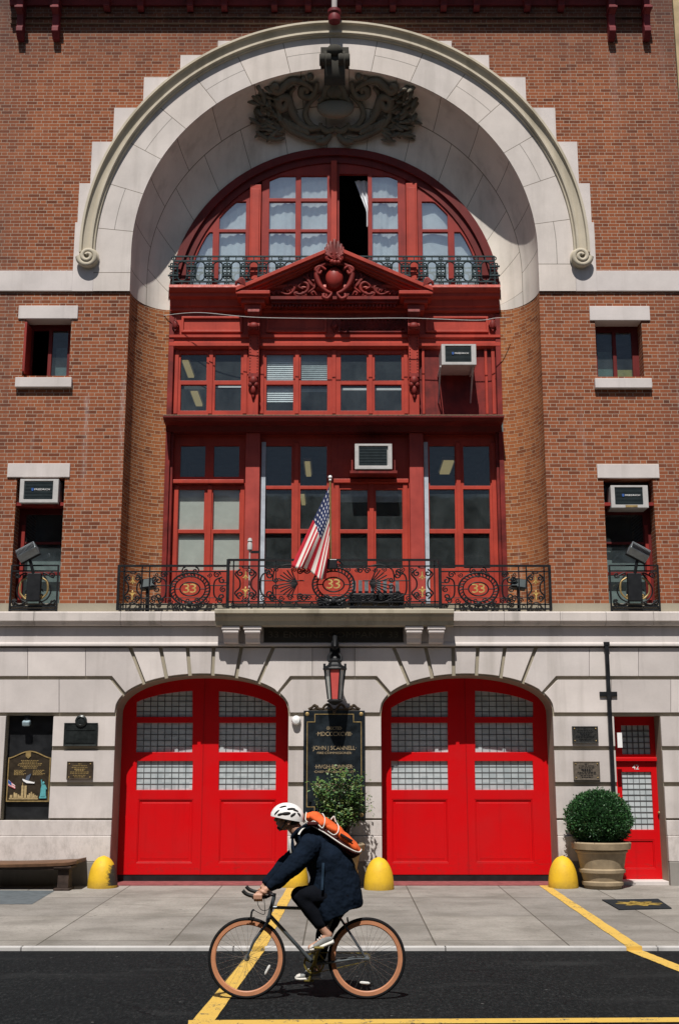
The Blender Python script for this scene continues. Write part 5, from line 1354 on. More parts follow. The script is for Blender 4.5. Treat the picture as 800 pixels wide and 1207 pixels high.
s_ = g.mt('GREATER_THAN', g.mt('FRACT', g.mt('MULTIPLY', g.mt('ADD', o[2], g.mt('MULTIPLY', o[0], .5)), 30)), .5); g.set(Base_Color=g.mix(s_, (.55, .12, .15), (.68, .62, .62)), Roughness=.6)
MB().plate([P(10.4, 919, YM), P(18.5, 926, YM), P(18.5, 930, YM), P(10.4, 926, YM)], (), YM - .014, YM).build('flag_relief', g.m, MM)
MB().plate([P(10.4, 919, YM), P(14.2, 922.3, YM), P(14.2, 926, YM), P(10.4, 923, YM)], (), YM - .018, YM - .004).build('canton_relief', m_blue, MM)
mb = MB()
mb.plate([P(27, 918, YM), P(31, 919.5, YM), P(40, 922, YM), P(41.5, 921.5, YM), P(41, 923.5, YM), P(32, 923, YM), P(28, 920.5, YM)], (), YM - .018, YM); mb.build('bird_relief', m_white, MM)
MB().plate([P(30, 920, YM), P(32, 914.5, YM), P(37.5, 911.8, YM), P(36, 916, YM), P(34, 921, YM)], (), YM - .014, YM).build('wing_relief', simple('slate_blue', (.07, .09, .13), .6), MM)
mb = MB()
for t, f_ in ((.80, .40), (.77, .36), (.74, .5), (.71, .54), (.68, .42), (.65, .3)):
    x = cx - w * f_ / 2; zz_ = z0 + (z1 - z0 + .1) * (t + .02)
    while x < cx + w * f_ / 2: l = rr.uniform(.012, .04); mb.box(x, x + l, YM - .004, YM + .002, zz_ - .007, zz_ + .007); x += l + .010
mb.build('lettering', m_golddull, MM)
for side_ in (-.24, .2):
    mb = MB()
    for k in range(5):
        x = cx + w * (side_ - .11); zz_ = z0 + (z1 - z0 + .1) * (.625 - .022 * k)
        while x < cx + w * (side_ + .14 - .02 * (k % 3)): l = rr.uniform(.012, .04); mb.box(x, x + l, YM - .004, YM + .002, zz_ - .006, zz_ + .006); x += l + .010
    mb.build('lettering', m_golddull, MM)
sh = P(34, 890, YM); MB().plate([(sh[0] - .045, sh[1] + .05), (sh[0] + .045, sh[1] + .05), (sh[0] + .045, sh[1] - .02), (sh[0], sh[1] - .06), (sh[0] - .045, sh[1] - .02)], (), YM - .014, YM).build('shield_relief', m_golddull, MM)
x, z = P(32, 852, 21.0)
NL = empty('niche_lamp', (x, 21.0, z), 'small grey downlight hanging at the top of the dark niche', 'lamp')
MB().obox(Matrix.Translation((x, 20.99, z)) @ Matrix.Rotation(R(20), 4, 'X'), .13, .14, .09).build('lamp_head', simple('pale_blue_metal', (.30, .40, .45), .4, .2), NL, bevel=.02); MB().tube([(x, 21.0, z), (x, 21.03, z + .2)], .05, 10).build('stem', m_iron, NL, smooth=40)
# round alarm bell left of the tablet, conduit right of the door
x, z = P(349, 849, 20.85)
mb = MB(); mb.lathe([(.001, 0), (.075, .0), (.08, .04), (.06, .09), (.02, .105), (.001, .106)], (0, 0, 0), 20); mb.v = [(x + p[0], 20.895 - p[2], z + p[1]) for p in mb.v]
o = mb.build('alarm_bell', m_white, None, smooth=40, origin=(x, 20.9, z)); tag(o, 'small white alarm bell on the stone just left of the black tablet', 'bell')
x, zt_ = P(714, 761, 20.86); zb_ = .15
o = MB().box(x - .035, x + .035, 20.82, 20.885, zb_, zt_).build('conduit', m_black, None, bevel=.008, origin=(x, 20.885, zb_)); tag(o, 'tall black conduit running up the stone left of the side door', 'conduit')
zq = Z(818, 20.86); MB().box(x - .15, x + .15, 20.862, 20.895, zq - .04, zq + .04).build('cross_bracket', m_iron, o, bevel=.006); MB().box(x - .05, x + .05, 20.815, 20.9, zt_, zt_ + .06).build('cap', m_iron, o)
# siren post on the balcony
x, z = P(294.5, 648, 20.75); SP = empty('siren', (x, 20.75, ZL), 'small pale siren on a thin post behind the railing by the left pilaster', 'siren')
MB().tube([(x, 20.75, ZL - .02), (x, 20.75, z + .06)], .014, 8).build('post', m_acw, SP); MB().lathe([(.02, 0), (.045, .02), (.045, .12), (.03, .16), (.045, .17), (.03, .22), (.01, .23)], (x, 20.75, z - .02), 14).build('horn', m_acw, SP, smooth=40); MB().box(x + .02, x + .17, 20.73, 20.78, z - .06, z - .02).build('side_arm', m_iron, SP)
# ceiling lamps glimpsed inside the dark rooms
ml = bpy.data.materials.new('lit_tube'); ml.use_nodes = True; bs = ml.node_tree.nodes['Principled BSDF']; bs.inputs['Base Color'].default_value = (.8, .7, .4, 1); bs.inputs['Emission Color'].default_value = (1, .78, .36, 1); bs.inputs['Emission Strength'].default_value = .26
def clamp(px, py, Y, w, l, label):
    x, z = P(px, py, Y); o = MB().box(x - w / 2, x + w / 2, Y - l / 2, Y + l / 2, z, z + .04).build('diffuser', ml, None, origin=(x, Y, z)); o.name = 'ceiling_lamp'; tag(o, label, 'ceiling lamp', 'lit tubes seen through the windows')
    MB().box(x - w / 2 - .03, x + w / 2 + .03, Y - l / 2 - .02, Y + l / 2 + .02, z + .035, z + .1).build('tray', m_acw, o)
clamp(222, 436, 23.6, .12, 1.0, 'lit ceiling tube in the mid left window, upper of the two'); clamp(232, 471, 23.2, .13, .9, 'lit ceiling tube in the mid left window, lower of the two')
clamp(363, 554, 23.6, .10, 1.1, 'lit ceiling tube behind the upper right pane of the left balcony door'); clamp(357, 590, 24.6, .08, .9, 'lit ceiling tube behind the middle right pane of the left balcony door'); clamp(526, 552, 23.6, .20, 1.0, 'wide lit ceiling tube behind the right balcony door')
# ================================================================ STREET
KS, YW, YC, ZR = .0185, 20.9, 14.42, -.160
def zside(Y): return -max(0, YW - Y) * KS
def gside(px, py):
    T = -math.tan(TH + math.atan((603.5 - py) / FPX)); Y = (HC + YW * KS) / (T + KS); z = zside(Y); return Vector((X(px, z, Y), Y, z))
def groad(px, py):
    T = -math.tan(TH + math.atan((603.5 - py) / FPX)); Y = (HC - ZR) / T; return Vector((X(px, ZR, Y), Y, ZR))
g = G('asphalt'); n1 = g.noise(g.scale(g.obj, (1, .38, 1)), 30, 5, .85); n2 = g.noise(g.obj, .8, 6, .65); n3 = g.noise(g.obj, 8, 6, .7); n4 = g.noise(g.scale(g.obj, (1, .4, 1)), 75, 2, .7)
col = g.ramp(g.mt('ADD', g.mt('MULTIPLY', n1, .7), g.mt('MULTIPLY', n4, .3)), [(.38, (.002, .003, .0035)), (.50, (.007, .0085, .0095)), (.58, (.020, .022, .023)), (.70, (.075, .077, .079))])
sm = g.noise(g.scale(g.obj, (.5, 1.6, 1)), 1.3, 6, .6); col = g.mix(g.ramp(sm, [(.56, 0), (.74, .5)]), col, (.035, .037, .038))
col = g.mix(g.ramp(n2, [(.4, 0), (.65, .5)]), col, (.007, .008, .009)); col = g.mix(g.ramp(n3, [(.60, 0), (.75, .25)]), col, (.03, .03, .03))
vo = g.t.nodes.new('ShaderNodeTexVoronoi'); g.put(vo.inputs['Vector'], g.obj); vo.inputs['Scale'].default_value = 2.4
spot = g.mt('MULTIPLY', g.mt('LESS_THAN', vo.outputs['Distance'], .035), g.mt('GREATER_THAN', g.noise(g.obj, 1.7, 2), .50))
col = g.mix(g.mt('MULTIPLY', spot, .55), col, (.16, .16, .155))
vc = g.t.nodes.new('ShaderNodeTexVoronoi'); vc.feature = 'DISTANCE_TO_EDGE'; wv = g.t.nodes.new('ShaderNodeVectorMath'); wv.operation = 'MULTIPLY_ADD'
g.put(wv.inputs[0], g.noise(g.obj, 2.0, 4, .6, True)); wv.inputs[1].default_value = (.7, .7, 0); g.put(wv.inputs[2], g.obj); g.put(vc.inputs['Vector'], wv.outputs[0]); vc.inputs['Scale'].default_value = .38
crack = g.mt('MULTIPLY', g.mt('LESS_THAN', vc.outputs[0], .0035), g.mt('GREATER_THAN', g.noise(g.obj, .9, 2), .52))
col = g.mix(g.mt('MULTIPLY', crack, .8), col, (.004, .004, .005))
g.set(Base_Color=col, Roughness=.95); g.b.inputs['Specular IOR Level'].default_value = .12; g.bump(n1, .6, .006); m_asph = g.m
g = G('pavement_concrete'); o = g.sep(g.obj)
t = g.t.nodes.new('ShaderNodeTexBrick'); g.put(t.inputs['Vector'], g.comb(g.mt('ADD', o[0], .42), g.mt('ADD', o[1], .12), 0)); t.offset = 0
for k, v in (('Scale', 1), ('Brick Width', 1.52), ('Row Height', 2.15), ('Mortar Size', .010), ('Mortar Smooth', .1), ('Bias', -.1)): t.inputs[k].default_value = v
t.inputs['Color1'].default_value = (.80, .79, .78, 1); t.inputs['Color2'].default_value = (1.10, 1.08, 1.05, 1); t.inputs['Mortar'].default_value = (.35, .33, .30, 1)
n1 = g.noise(g.obj, 1.1, 7, .65); n2 = g.noise(g.obj, 60, 3, .75)
col = g.ramp(n1, [(.32, (.22, .21, .19)), (.5, (.30, .285, .265)), (.7, (.37, .355, .33))])
col = g.mix(g.mt('MULTIPLY', n2, .35), col, (.13, .12, .11)); col = g.mix(1.0, col, t.outputs['Color'], 'MULTIPLY')
bl_ = g.noise(g.scale(g.obj, (.8, 1.3, 1)), .95, 7, .62); col = g.mix(g.ramp(bl_, [(.50, 0), (.64, .42)]), col, (.125, .115, .10)); gr_ = g.noise(g.obj, 28, 4, .8); col = g.mix(g.ramp(gr_, [(.48, 0), (.70, .45)]), col, (.10, .095, .085))
spt = g.noise(g.obj, 7, 4, .7); col = g.mix(g.ramp(spt, [(.62, 0), (.72, .35)]), col, (.10, .095, .085))
v2_ = g.t.nodes.new('ShaderNodeTexVoronoi'); g.put(v2_.inputs['Vector'], g.obj); v2_.inputs['Scale'].default_value = 2.1
col = g.mix(g.mt('MULTIPLY', g.mt('LESS_THAN', v2_.outputs['Distance'], .05), .55), col, (.05, .047, .045))
g.set(Base_Color=col, Roughness=.9); g.b.inputs['Specular IOR Level'].default_value = .15; g.bump(n2, .3, .004); m_pave = g.m
road = MB().add([(-70, -60, ZR), (70, -60, ZR), (70, YC + .02, ZR), (-70, YC + .02, ZR)], [(0, 1, 2, 3)]).build('street', m_asph, None); tag(road, kind='structure')
sw = MB().add([(-70, YC + .088, zside(YC + .088)), (70, YC + .088, zside(YC + .088)), (70, YW, 0), (-70, YW, 0), (70, 21.9, .004), (-70, 21.9, .004)], [(0, 1, 2, 3), (3, 2, 4, 5)]).build('sidewalk', m_pave, None); tag(sw, kind='structure')
mb = MB(); k = -30.0; zt_ = zside(YC + .1) + .004
while k < 30: mb.box(k + .004, k + 2.4 - .004, YC, YC + .095, ZR - .2, zt_); k += 2.4
cb_ = mb.build('curb', stone('granite_curb', (.50, .49, .48), dirty=.5, dirt=(.12, .12, .12)), None, bevel=.012); tag(cb_, kind='structure')
MBg = MB().add([(-300, -300, -.32), (300, -300, -.32), (300, 300, -.32), (-300, 300, -.32)], [(0, 1, 2, 3)]).build('ground', m_asph, None); tag(MBg, kind='structure')
g = G('road_yellow'); w_ = g.noise(g.obj, 6, 8, .78); w2 = g.noise(g.scale(g.obj, (1, .45, 1)), 38, 4, .8)
col = g.mix(g.ramp(w_, [(.3, 0), (.7, .35)]), (.60, .385, .07), (.42, .28, .08)); col = g.mix(g.mt('GREATER_THAN', g.mt('ADD', g.mt('MULTIPLY', w_, .6), g.mt('MULTIPLY', w2, .4)), .565), col, (.12, .10, .06))
g.set(Base_Color=col, Roughness=.75); m_line = g.m
def mark(pts, name='lane_marking'):
    o = MB().add([p + Vector((0, 0, .006)) for p in pts], [tuple(range(len(pts)))]).build(name, m_line, None); tag(o, kind='structure')
    return o
def wob(a0, a1, b0, b1, fn, n=24):
    rr = random.Random(a0[0]); L1, L2 = [], []
    for i in range(n + 1):
        t = i / n; e = lambda: rr.uniform(-.5, .5)
        L1.append(fn(a0[0] + (a1[0] - a0[0]) * t + e(), a0[1] + (a1[1] - a0[1]) * t)); L2.append(fn(b0[0] + (b1[0] - b0[0]) * t + e(), b0[1] + (b1[1] - b0[1]) * t))
    mb = MB(); v = [p + Vector((0, 0, .006)) for p in L1 + L2]; m = n + 1
    o = mb.add(v, [(i, i + 1, m + i + 1, m + i) for i in range(n)]).build('yellow_line', m_line, None); tag(o, kind='structure'); return o
wob((338, 1047), (298, 1116), (349, 1047), (314, 1116), gside)
wob((295.5, 1122), (205, 1230), (311, 1122), (234, 1230), groad)
wob((629, 1040), (735, 1114), (640, 1040), (755, 1116), gside)
wob((738, 1121), (806, 1148.5), (757, 1121), (815, 1144), groad)
o = wob((222, 1204), (830, 1200.5), (222, 1209.5), (830, 1206), groad, 60); o.location.z += .004
# curb lip painted yellow where the left line crosses it
for a, b in ((297, 312),):
    p, q_ = gside(a, 1116.5), gside(b, 1116.5); o = MB().box(p.x, q_.x, YC - .004, YC + .10, ZR, zt_ + .004).build('yellow_line', m_line, None); tag(o, kind='structure')
p, q_ = gside(737.5, 1116.5), gside(756, 1116.5); o = MB().box(p.x, q_.x, YC - .004, YC + .10, ZR, zt_ + .004).build('yellow_line', m_line, None); tag(o, kind='structure')
pv = [gside(-30, 1049.5), gside(65, 1050), gside(38, 1066), gside(-30, 1066)]
o = MB().add([p + Vector((0, 0, .004)) for p in pv], [(0, 1, 2, 3)]).build('pavement_slab', simple('bluestone', (.10, .115, .125), .85, 0, .25, 6, bump=.2), None); tag(o, kind='structure')
# --- yellow bollards
def bollard_mesh():
    mb = MB(); pr = []
    for i in range(19):
        t = i / 18; pr.append((.232 * math.sqrt(max(0, 1 - t ** 2.5)) * (1 - .0 * t) + .012 * (1 - t), .50 * t))
    pr[-1] = (.012, .50); pr = [(.245, -.02), (.245, .015)] + pr
    mb.lathe(pr, (0, 0, 0), 32); return mb
bp = None
for px, py, lab in ((121, 1050, 'yellow dome bollard with a scraped dark right side next to the bench'), (346, 1049, 'yellow dome bollard half hidden behind the cyclist at the end of the yellow line'),
                    (446.5, 1052, 'yellow dome bollard left of the right engine door, behind the backpack'), (663.5, 1050, 'yellow dome bollard between the right engine door and the clipped shrub')):
    p = gside(px, py - 4); 
    if bp is None:
        msc = yellowpaint('scraped_bollard', True)
        b = bollard_mesh().build('bollard', msc, None, smooth=60); first = True
    elif bp == 1:
        b = bollard_mesh().build('bollard', m_yel, None, smooth=60); bsrc = b
    else: b = bsrc.copy(); COL.objects.link(b)
    bp = 1 if bp is None else 2
    b.location = p; b.rotation_euler.z = px; b.name = 'bollard'
    if bp == 1: b.rotation_euler.z = 0
    tag(b, lab, 'bollard', 'yellow bollards along the firehouse wall')
# --- planters and shrubs
def pot(loc, k, label, name='planter'):
    mb = MB(); mb.lathe([(.02, 0), (.30, 0), (.305, .04), (.335, .055), (.34, .105), (.315, .125), (.345, .24), (.375, .255), (.38, .30), (.355, .32), (.40, .56), (.425, .575), (.43, .60), (.41, .61), (.475, .625), (.49, .72), (.47, .74), (.44, .735), (.43, .66), (.02, .65)], (0, 0, 0), 48)
    mb.v = [(x * k, y * k, z * k) for x, y, z in mb.v]
    o = mb.build('planter', m_terra, None, smooth=35); o.location = loc; tag(o, label, 'planter', 'round pots by the engine doors')
    MB().lathe([(.01, .655 * k), (.43 * k, .66 * k), (.43 * k, .672 * k), (.01, .69 * k)], tuple(loc), 24).build('soil', m_soil, o)
    return o
pl_ = gside(714.5, 1049) + Vector((0, .28, .004)); pl_.z = zside(pl_.y); pk = .99
P1 = pot(pl_, pk, 'ribbed tan pot holding the clipped ball shrub beside the side door')
MB().box(pl_.x - .0, pl_.x + .05, pl_.y - .312 * pk, pl_.y - .29 * pk, pl_.z + .055, pl_.z + .10).build('drain_hole', m_black, P1)
pl2 = gside(396, 1049) + Vector((0, .18, .004)); pl2.z = zside(pl2.y)
P2 = pot(pl2, .96, 'ribbed tan pot against the centre pier, mostly hidden behind the cyclist')
def leaf(mb, p, d, n, L, W, curl=.2):
    d = d.normalized(); s_ = d.cross(n)
    if s_.length < 1e-4: s_ = d.orthogonal()
    s_.normalize(); nn = s_.cross(d)
    a = p; b = p + d * L * .5 + s_ * W * .5 + nn * curl * W; c = p + d * L; e = p + d * L * .5 - s_ * W * .5 + nn * curl * W; m = p + d * L * .5
    mb.add([a, b, c, e, m], [(0, 1, 4), (1, 2, 4), (4, 2, 3), (0, 4, 3)])
m_box = leafmat('box_leaf', [(.1, (.008, .035, .010)), (.45, (.018, .075, .020)), (.75, (.035, .12, .030)), (.97, (.09, .20, .055))])
m_lf = leafmat('loose_leaf', [(.1, (.012, .045, .010)), (.42, (.04, .11, .022)), (.7, (.10, .17, .035)), (.86, (.17, .19, .05)), (.97, (.20, .10, .035))])
m_bark = simple('bark', (.05, .036, .025), .9, 0, .3, 12)
rr = random.Random(11)
sc_ = pl_ + Vector((-.02, 0, .70 * pk + .39)); SR = Vector((.525, .52, .46))
T1 = empty('shrub', pl_ + Vector((0, 0, .68)), 'dense clipped ball shrub in the pot beside the red side door', 'shrub')
mb = MB()
def rdir():
    z = rr.uniform(-1, 1); a = rr.uniform(0, 2 * pi); q = math.sqrt(1 - z * z); return Vector((q * cos(a), q * sin(a), z))
def bumpy(d): return 1 + .085 * noise.noise(d * 3.1) + .05 * noise.noise(d * 8)
for i in range(15000):
    d = rdir(); r_ = bumpy(d) * rr.uniform(.84, 1.0) * (rr.uniform(1.03, 1.10) if rr.random() < .09 else 1)
    p = sc_ + Vector((d.x * SR.x, d.y * SR.y, d.z * SR.z * (1 if d.z > -.2 else .93))) * r_
    if p.z < pl_.z + .70 * pk and math.hypot(p.x - pl_.x, p.y - pl_.y) < .45: continue
    dd = (d * .9 + Vector((rr.gauss(0, .5), rr.gauss(0, .5), rr.gauss(.35, .4)))); leaf(mb, p, dd, rdir(), rr.uniform(.03, .05), rr.uniform(.016, .026))
mb.build('crown', m_box, T1, recalc=False)
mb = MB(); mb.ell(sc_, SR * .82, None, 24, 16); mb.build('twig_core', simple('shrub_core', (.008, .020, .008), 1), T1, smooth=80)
MB().tube([pl_ + Vector((0, 0, .64)), sc_], [.05, .03], 8).build('trunk', m_bark, T1)
T2b = pl2 + Vector((0, 0, .66)); T2 = empty('shrub', T2b, 'loose leafy shrub with thin stems in front of the black tablet', 'shrub')
sx, sz = P(400, 975, pl2.y); stems = MB(); lv = MB()
def at2(px, py, dy): x, z = P(px, py, pl2.y + dy); return Vector((x, pl2.y + dy, z))
base = Vector((at2(404, 990, 0).x, pl2.y, T2b.z - .02))
for i in range(34):
    tx_, ty_ = rr.uniform(369, 431), rr.uniform(906, 966)
    if (tx_ < 380 or tx_ > 424) and ty_ < 917: ty_ += 14
    if ty_ > 950: tx_ = rr.uniform(374, 428)
    tip = at2(tx_, ty_, rr.uniform(-.35, .3)); mid = base.lerp(tip, .5) + Vector((rr.uniform(-.05, .05), 0, .06))
    c = cr([base + Vector((rr.uniform(-.04, .04), rr.uniform(-.04, .04), 0)), mid, tip], 8); stems.tube(c, [.013 - .010 * k / len(c) for k in range(len(c))], 5)
    for k in range(74):
        t = rr.uniform(.52, 1.0); p = c[min(len(c) - 1, int(t * len(c)))] + Vector((rr.gauss(0, .055), rr.gauss(0, .055), rr.gauss(0, .05)))
        leaf(lv, p, Vector((rr.gauss(0, 1), rr.gauss(-.3, 1), rr.gauss(-.1, .6))), Vector((rr.gauss(0, .4), rr.gauss(-.4, .4), 1)), rr.uniform(.04, .085), rr.uniform(.026, .05))
for i in range(26):
    p = at2(rr.uniform(430, 440), rr.uniform(938, 962), rr.uniform(-.1, .1)); leaf(lv, p, rdir(), Vector((0, 0, 1)), .05, .03)
stems.build('trunk', m_bark, T2); lv.build('crown', m_lf, T2, recalc=False)
# --- bench
m_wood = simple('worn_bench_wood', (.12, .062, .034), .6, 0, .4, 5, bump=.2); m_wood2 = simple('bench_iron', (.045, .030, .024), .6, .3, .4, 12)
by = gside(80, 1049).y; bx1 = gside(92, 1022).x; xe = X(93, .4, by); 
BN = empty('bench', (xe - 1.1, by + .1, zside(by)), 'worn brown wooden bench against the wall left of the doors', 'bench')
zt_ = Z(1015, by - .05); mb = MB()
prof = []
L = 2.5; n = 18
rows = []
for i in range(n + 1):
    t = i / n; x = xe - L * (1 - t); sag = -.035 * sin(pi * min(1, t)) - .0 ; th = .055
    y0, y1 = by - .16, 20.835; z_ = zt_ + sag + (.02 if t > .97 else 0)
    rows.append([(x, y0, z_ - th), (x, y0 - .01, z_ - .01), (x, y0 + .02, z_), (x, y1, z_ - .0), (x, y1, z_ - th)])
mb.grid(rows, closed=True); m = 5; mb.f += [[0, 1, 2, 3, 4], [n * m + k for k in range(5)]]
mb.build('seat', m_wood, BN, smooth=30)
MB().box(xe - L + .1, xe - .12, by - .13, by - .10, zt_ - .13, zt_ - .07).build('apron', m_wood2, BN)
for x in (xe - .22, xe - 2.2):
    mb = MB(); z0_ = zside(by) 
    mb.xprism([(by - .10, z0_ + .03), (by - .07, zt_ - .10), (by - .14, zt_ - .07), (by + .24, zt_ - .07), (by + .17, zt_ - .10), (by + .20, z0_ + .03)], x - .09, x + .09); mb.box(x - .14, x + .12, by - .14, by + .24, z0_ - .01, z0_ + .035); mb.box(x - .15, x + .14, by - .15, by + .25, zt_ - .11, zt_ - .07)
    mb.build('leg', m_wood2, BN, bevel=.01)
# --- mat
c = [gside(709, 1061.5), gside(775, 1060.5), gside(791, 1071.5), gside(729, 1073)]
ctr = sum(c, Vector()) / 4; mb = MB(); v = [p + Vector((0, 0, .003)) for p in c] + [p + Vector((0, 0, .016)) for p in c]
mt_ = mb.add(v, [(0, 1, 2, 3), (4, 5, 6, 7), (0, 1, 5, 4), (1, 2, 6, 5), (2, 3, 7, 6), (3, 0, 4, 7)]).build('doormat', simple('mat_rubber', (.018, .022, .026), .9, 0, .3, 30), None, origin=ctr); tag(mt_, 'dark doormat with a gold emblem on the pavement before the side door', 'doormat')
mb = MB(); e = []
for k in range(32):
    a = 2 * pi * k / 32; r_ = (.30 if k % 4 in (0, 1) else .20); e.append((ctr.x + .02 + r_ * 1.15 * cos(a), ctr.y + r_ * .95 * sin(a)))
def flat(mb, poly, z): n0 = len(mb.v); mb.add([(x, y, zside(y) + z) for x, y in poly], [tuple(t) for t in tessellate_polygon([[Vector((x, y, 0)) for x, y in poly]])])
flat(mb, e, .0185)
for k in range(16): mb.tube([Vector((ctr.x + .02 + .14 * cos(2 * pi * t / 8), ctr.y + .12 * sin(2 * pi * t / 8), zside(ctr.y) + .02)) for t in range(9)], .012, 4) if k == 0 else None
mb.build('emblem', simple('mat_gold', (.26, .18, .045), .85, 0, .6, 25), mt_)
# ================================================================ BICYCLE
YB = 11.4
def B(px, py, dy=0.0):
    x, z = P(px, py, YB + dy); return Vector((x, YB + dy, z))
WR = .347
fa = B(291, 1131.5); fa.z = ZR + WR; ra = B(432, 1131.5); ra.z = ZR + WR
BK = empty('bicycle', ((fa.x + ra.x) / 2, YB, ZR), 'dark grey single speed bicycle with tan rims ridden along the street', 'bicycle')
m_frame = simple('bike_frame_paint', (.085, .10, .11), .28, .4, .15, 6); m_tyre = simple('tyre_rubber', (.012, .012, .013), .8, 0, .2, 20); m_tan = simple('tan_rim', (.46, .205, .11), .5, 0, .12, 9)
m_chrome = simple('chrome', (.55, .56, .57), .25, .9, .1, 5); m_tape = simple('bar_tape', (.014, .014, .015), .6); m_olive = simple('olive_crank', (.20, .16, .04), .4, .5, .2, 8)
def circ(c, r, n=64, dy=0): return [c + Vector((r * cos(2 * pi * k / n), dy, r * sin(2 * pi * k / n))) for k in range(n + 1)]
def torus(mb, c, R_, prof, n=72):   # prof (dr, dy)
    rows = [[(c.x + (R_ + p[0]) * cos(2 * pi * k / n), c.y + p[1], c.z + (R_ + p[0]) * sin(2 * pi * k / n)) for p in prof] for k in range(n + 1)]
    mb.grid(rows, closed=True)
def wheel(c, ref):
    w = empty('wheel', c, None, None); w.parent = BK; w.location = c - Vector(BK.location)
    mb = MB(); torus(mb, c, WR - .016, [(.016 * cos(a), .0165 * sin(a)) for a in [2 * pi * k / 10 for k in range(10)]]); mb.build('tyre', m_tyre, w, smooth=80)
    mb = MB(); torus(mb, c, WR - .05, [(.022, .0125), (.022, -.0125), (-.010, -.0125), (-.018, -.006), (-.018, .006), (-.010, .0125)]); mb.build('rim', m_tan, w, smooth=30)
    mb = MB(); n = 32; rh = .020
    for k in range(n):
        a = 2 * pi * k / n; sd_ = .028 if k % 2 else -.028; a2 = a + (.95 if (k // 2) % 2 else -.95)
        mb.tube([c + Vector((rh * cos(a2), sd_, rh * sin(a2))), c + Vector(((WR - .066) * cos(a), 0, (WR - .066) * sin(a)))], .0013, 4)
    mb.build('spoke', m_chrome, w)
    mb = MB(); mb.tube([c + Vector((0, -.05, 0)), c + Vector((0, .05, 0))], .013, 12)
    for y in (-.03, .03): mb.tube([c + Vector((0, y - .003, 0)), c + Vector((0, y + .003, 0))], .026, 16)
    mb.tube([c + Vector((0, -.066, 0)), c + Vector((0, -.05, 0))], .009, 6)
    mb.build('hub', m_chrome, w, smooth=40)
    a = ref; p0 = c + Vector((.21 * cos(a), -.012, .21 * sin(a))); t_ = Vector((-sin(a), 0, cos(a)))
    mb = MB(); mb.tube([p0 - t_ * .045, p0 - t_ * .03, p0 + t_ * .03, p0 + t_ * .045], [.006, .013, .013, .006], 8); mb.build('reflector', simple('clear_reflector', (.62, .62, .60), .3, 0, .2, 60), w, smooth=40)
    return w
wheel(fa, R(-28)); wheel(ra, R(-95))
bb = B(370, 1136); ht0 = B(323, 1057); ht1 = B(316.5, 1083); stt = B(395, 1067)
mb = MB()
mb.tube([ht0, ht1], .018, 12); mb.tube([B(322, 1069.5), B(396, 1072)], .0145, 12); mb.tube([B(318, 1079), bb], .0175, 12); mb.tube([bb, B(396, 1070), stt], .0155, 12)
for y in (-1, 1):
    mb.tube([B(397, 1076) + Vector((0, y * .012, 0)), ra + Vector((-.02, y * .055, .02)), ra + Vector((0, y * .058, 0))], [.010, .0085, .008], 8); mb.tube([bb + Vector((.03, y * .03, 0)), ra + Vector((-.09, y * .056, 0)), ra + Vector((0, y * .058, 0))], [.010, .009, .008], 8)
    mb.tube([ra + Vector((-.02, y * .058, 0)), ra + Vector((.02, y * .058, -.004))], .015, 8)
mb.tube([bb + Vector((0, -.036, 0)), bb + Vector((0, .036, 0))], .021, 14)
mb.tube([B(408, 1089) + Vector((0, -.03, 0)), B(408, 1089) + Vector((0, .03, 0))], .010, 8)
mb.build('frame', m_frame, BK, smooth=40)
mb = MB()
for y in (-1, 1): mb.tube([ht1 + Vector((0, y * .02, 0)), ht1 + Vector((-.01, y * .048, -.03)), fa + Vector((.06, y * .054, .14)), fa + Vector((0, y * .056, 0))], [.016, .0145, .0115, .008], 10)
mb.tube([ht1 + Vector((0, -.045, -.012)), ht1 + Vector((0, .045, -.012))], .017, 10); mb.tube([ht1 + Vector((.002, 0, .02)), ht1 + Vector((-.006, 0, -.02))], .021, 12)
mb.build('fork', m_frame, BK, smooth=40)
mb = MB()      # brake callipers front and rear
bq = fa + Vector((.045, -.02, WR + .03))
for y in (-.025, .025): mb.tube(cr([bq + Vector((.01, y * .4, .035)), bq + Vector((-.005, y * 1.2, .02)), bq + Vector((-.012, y, -.03))]), .008, 6); mb.box(bq.x - .035, bq.x + .02, bq.y + y - .006, bq.y + y + .006, bq.z - .045, bq.z - .03)
bq2 = B(408, 1086)
for y in (-.028, .028): mb.tube(cr([bq2 + Vector((.01, 0, .03)), bq2 + Vector((.012, y * 1.2, .01)), bq2 + Vector((.022, y, -.03))]), .008, 6)
mb.build('brake', m_iron, BK, smooth=40)
mb = MB(); mb.tube([ht0, ht0 + Vector((.004, 0, .03)), ], .016, 10); mb.tube([ht0 + Vector((.005, 0, .018)), B(318, 1055)], .014, 10)
mb.build('stem', m_iron, BK, smooth=40)
near = [(318, 1055, 0), (318, 1055.5, -.13), (314.5, 1057, -.19), (308, 1057.3, -.205), (297, 1056, -.205), (290, 1053.5, -.205), (286, 1049.5, -.205)]
pn_ = [B(*t) for t in near]; q0 = pn_[0].z
def mir(v): return Vector((v.x, 2 * YB - v.y, v.z))
mb = MB(); mb.tube(cr(pn_[:4] , 6), .0125, 10); mb.tube(cr([mir(p) for p in pn_[:4]], 6), .0125, 10); hb_ = mb.build('handlebar', m_iron, BK, smooth=50)
for f_ in (lambda v: v, mir):
    c_ = cr([f_(p) for p in pn_[2:]], 6); MB().tube(c_, [.0165] * (len(c_) - 1) + [.014], 10).build('grip', m_tape, hb_, smooth=50)
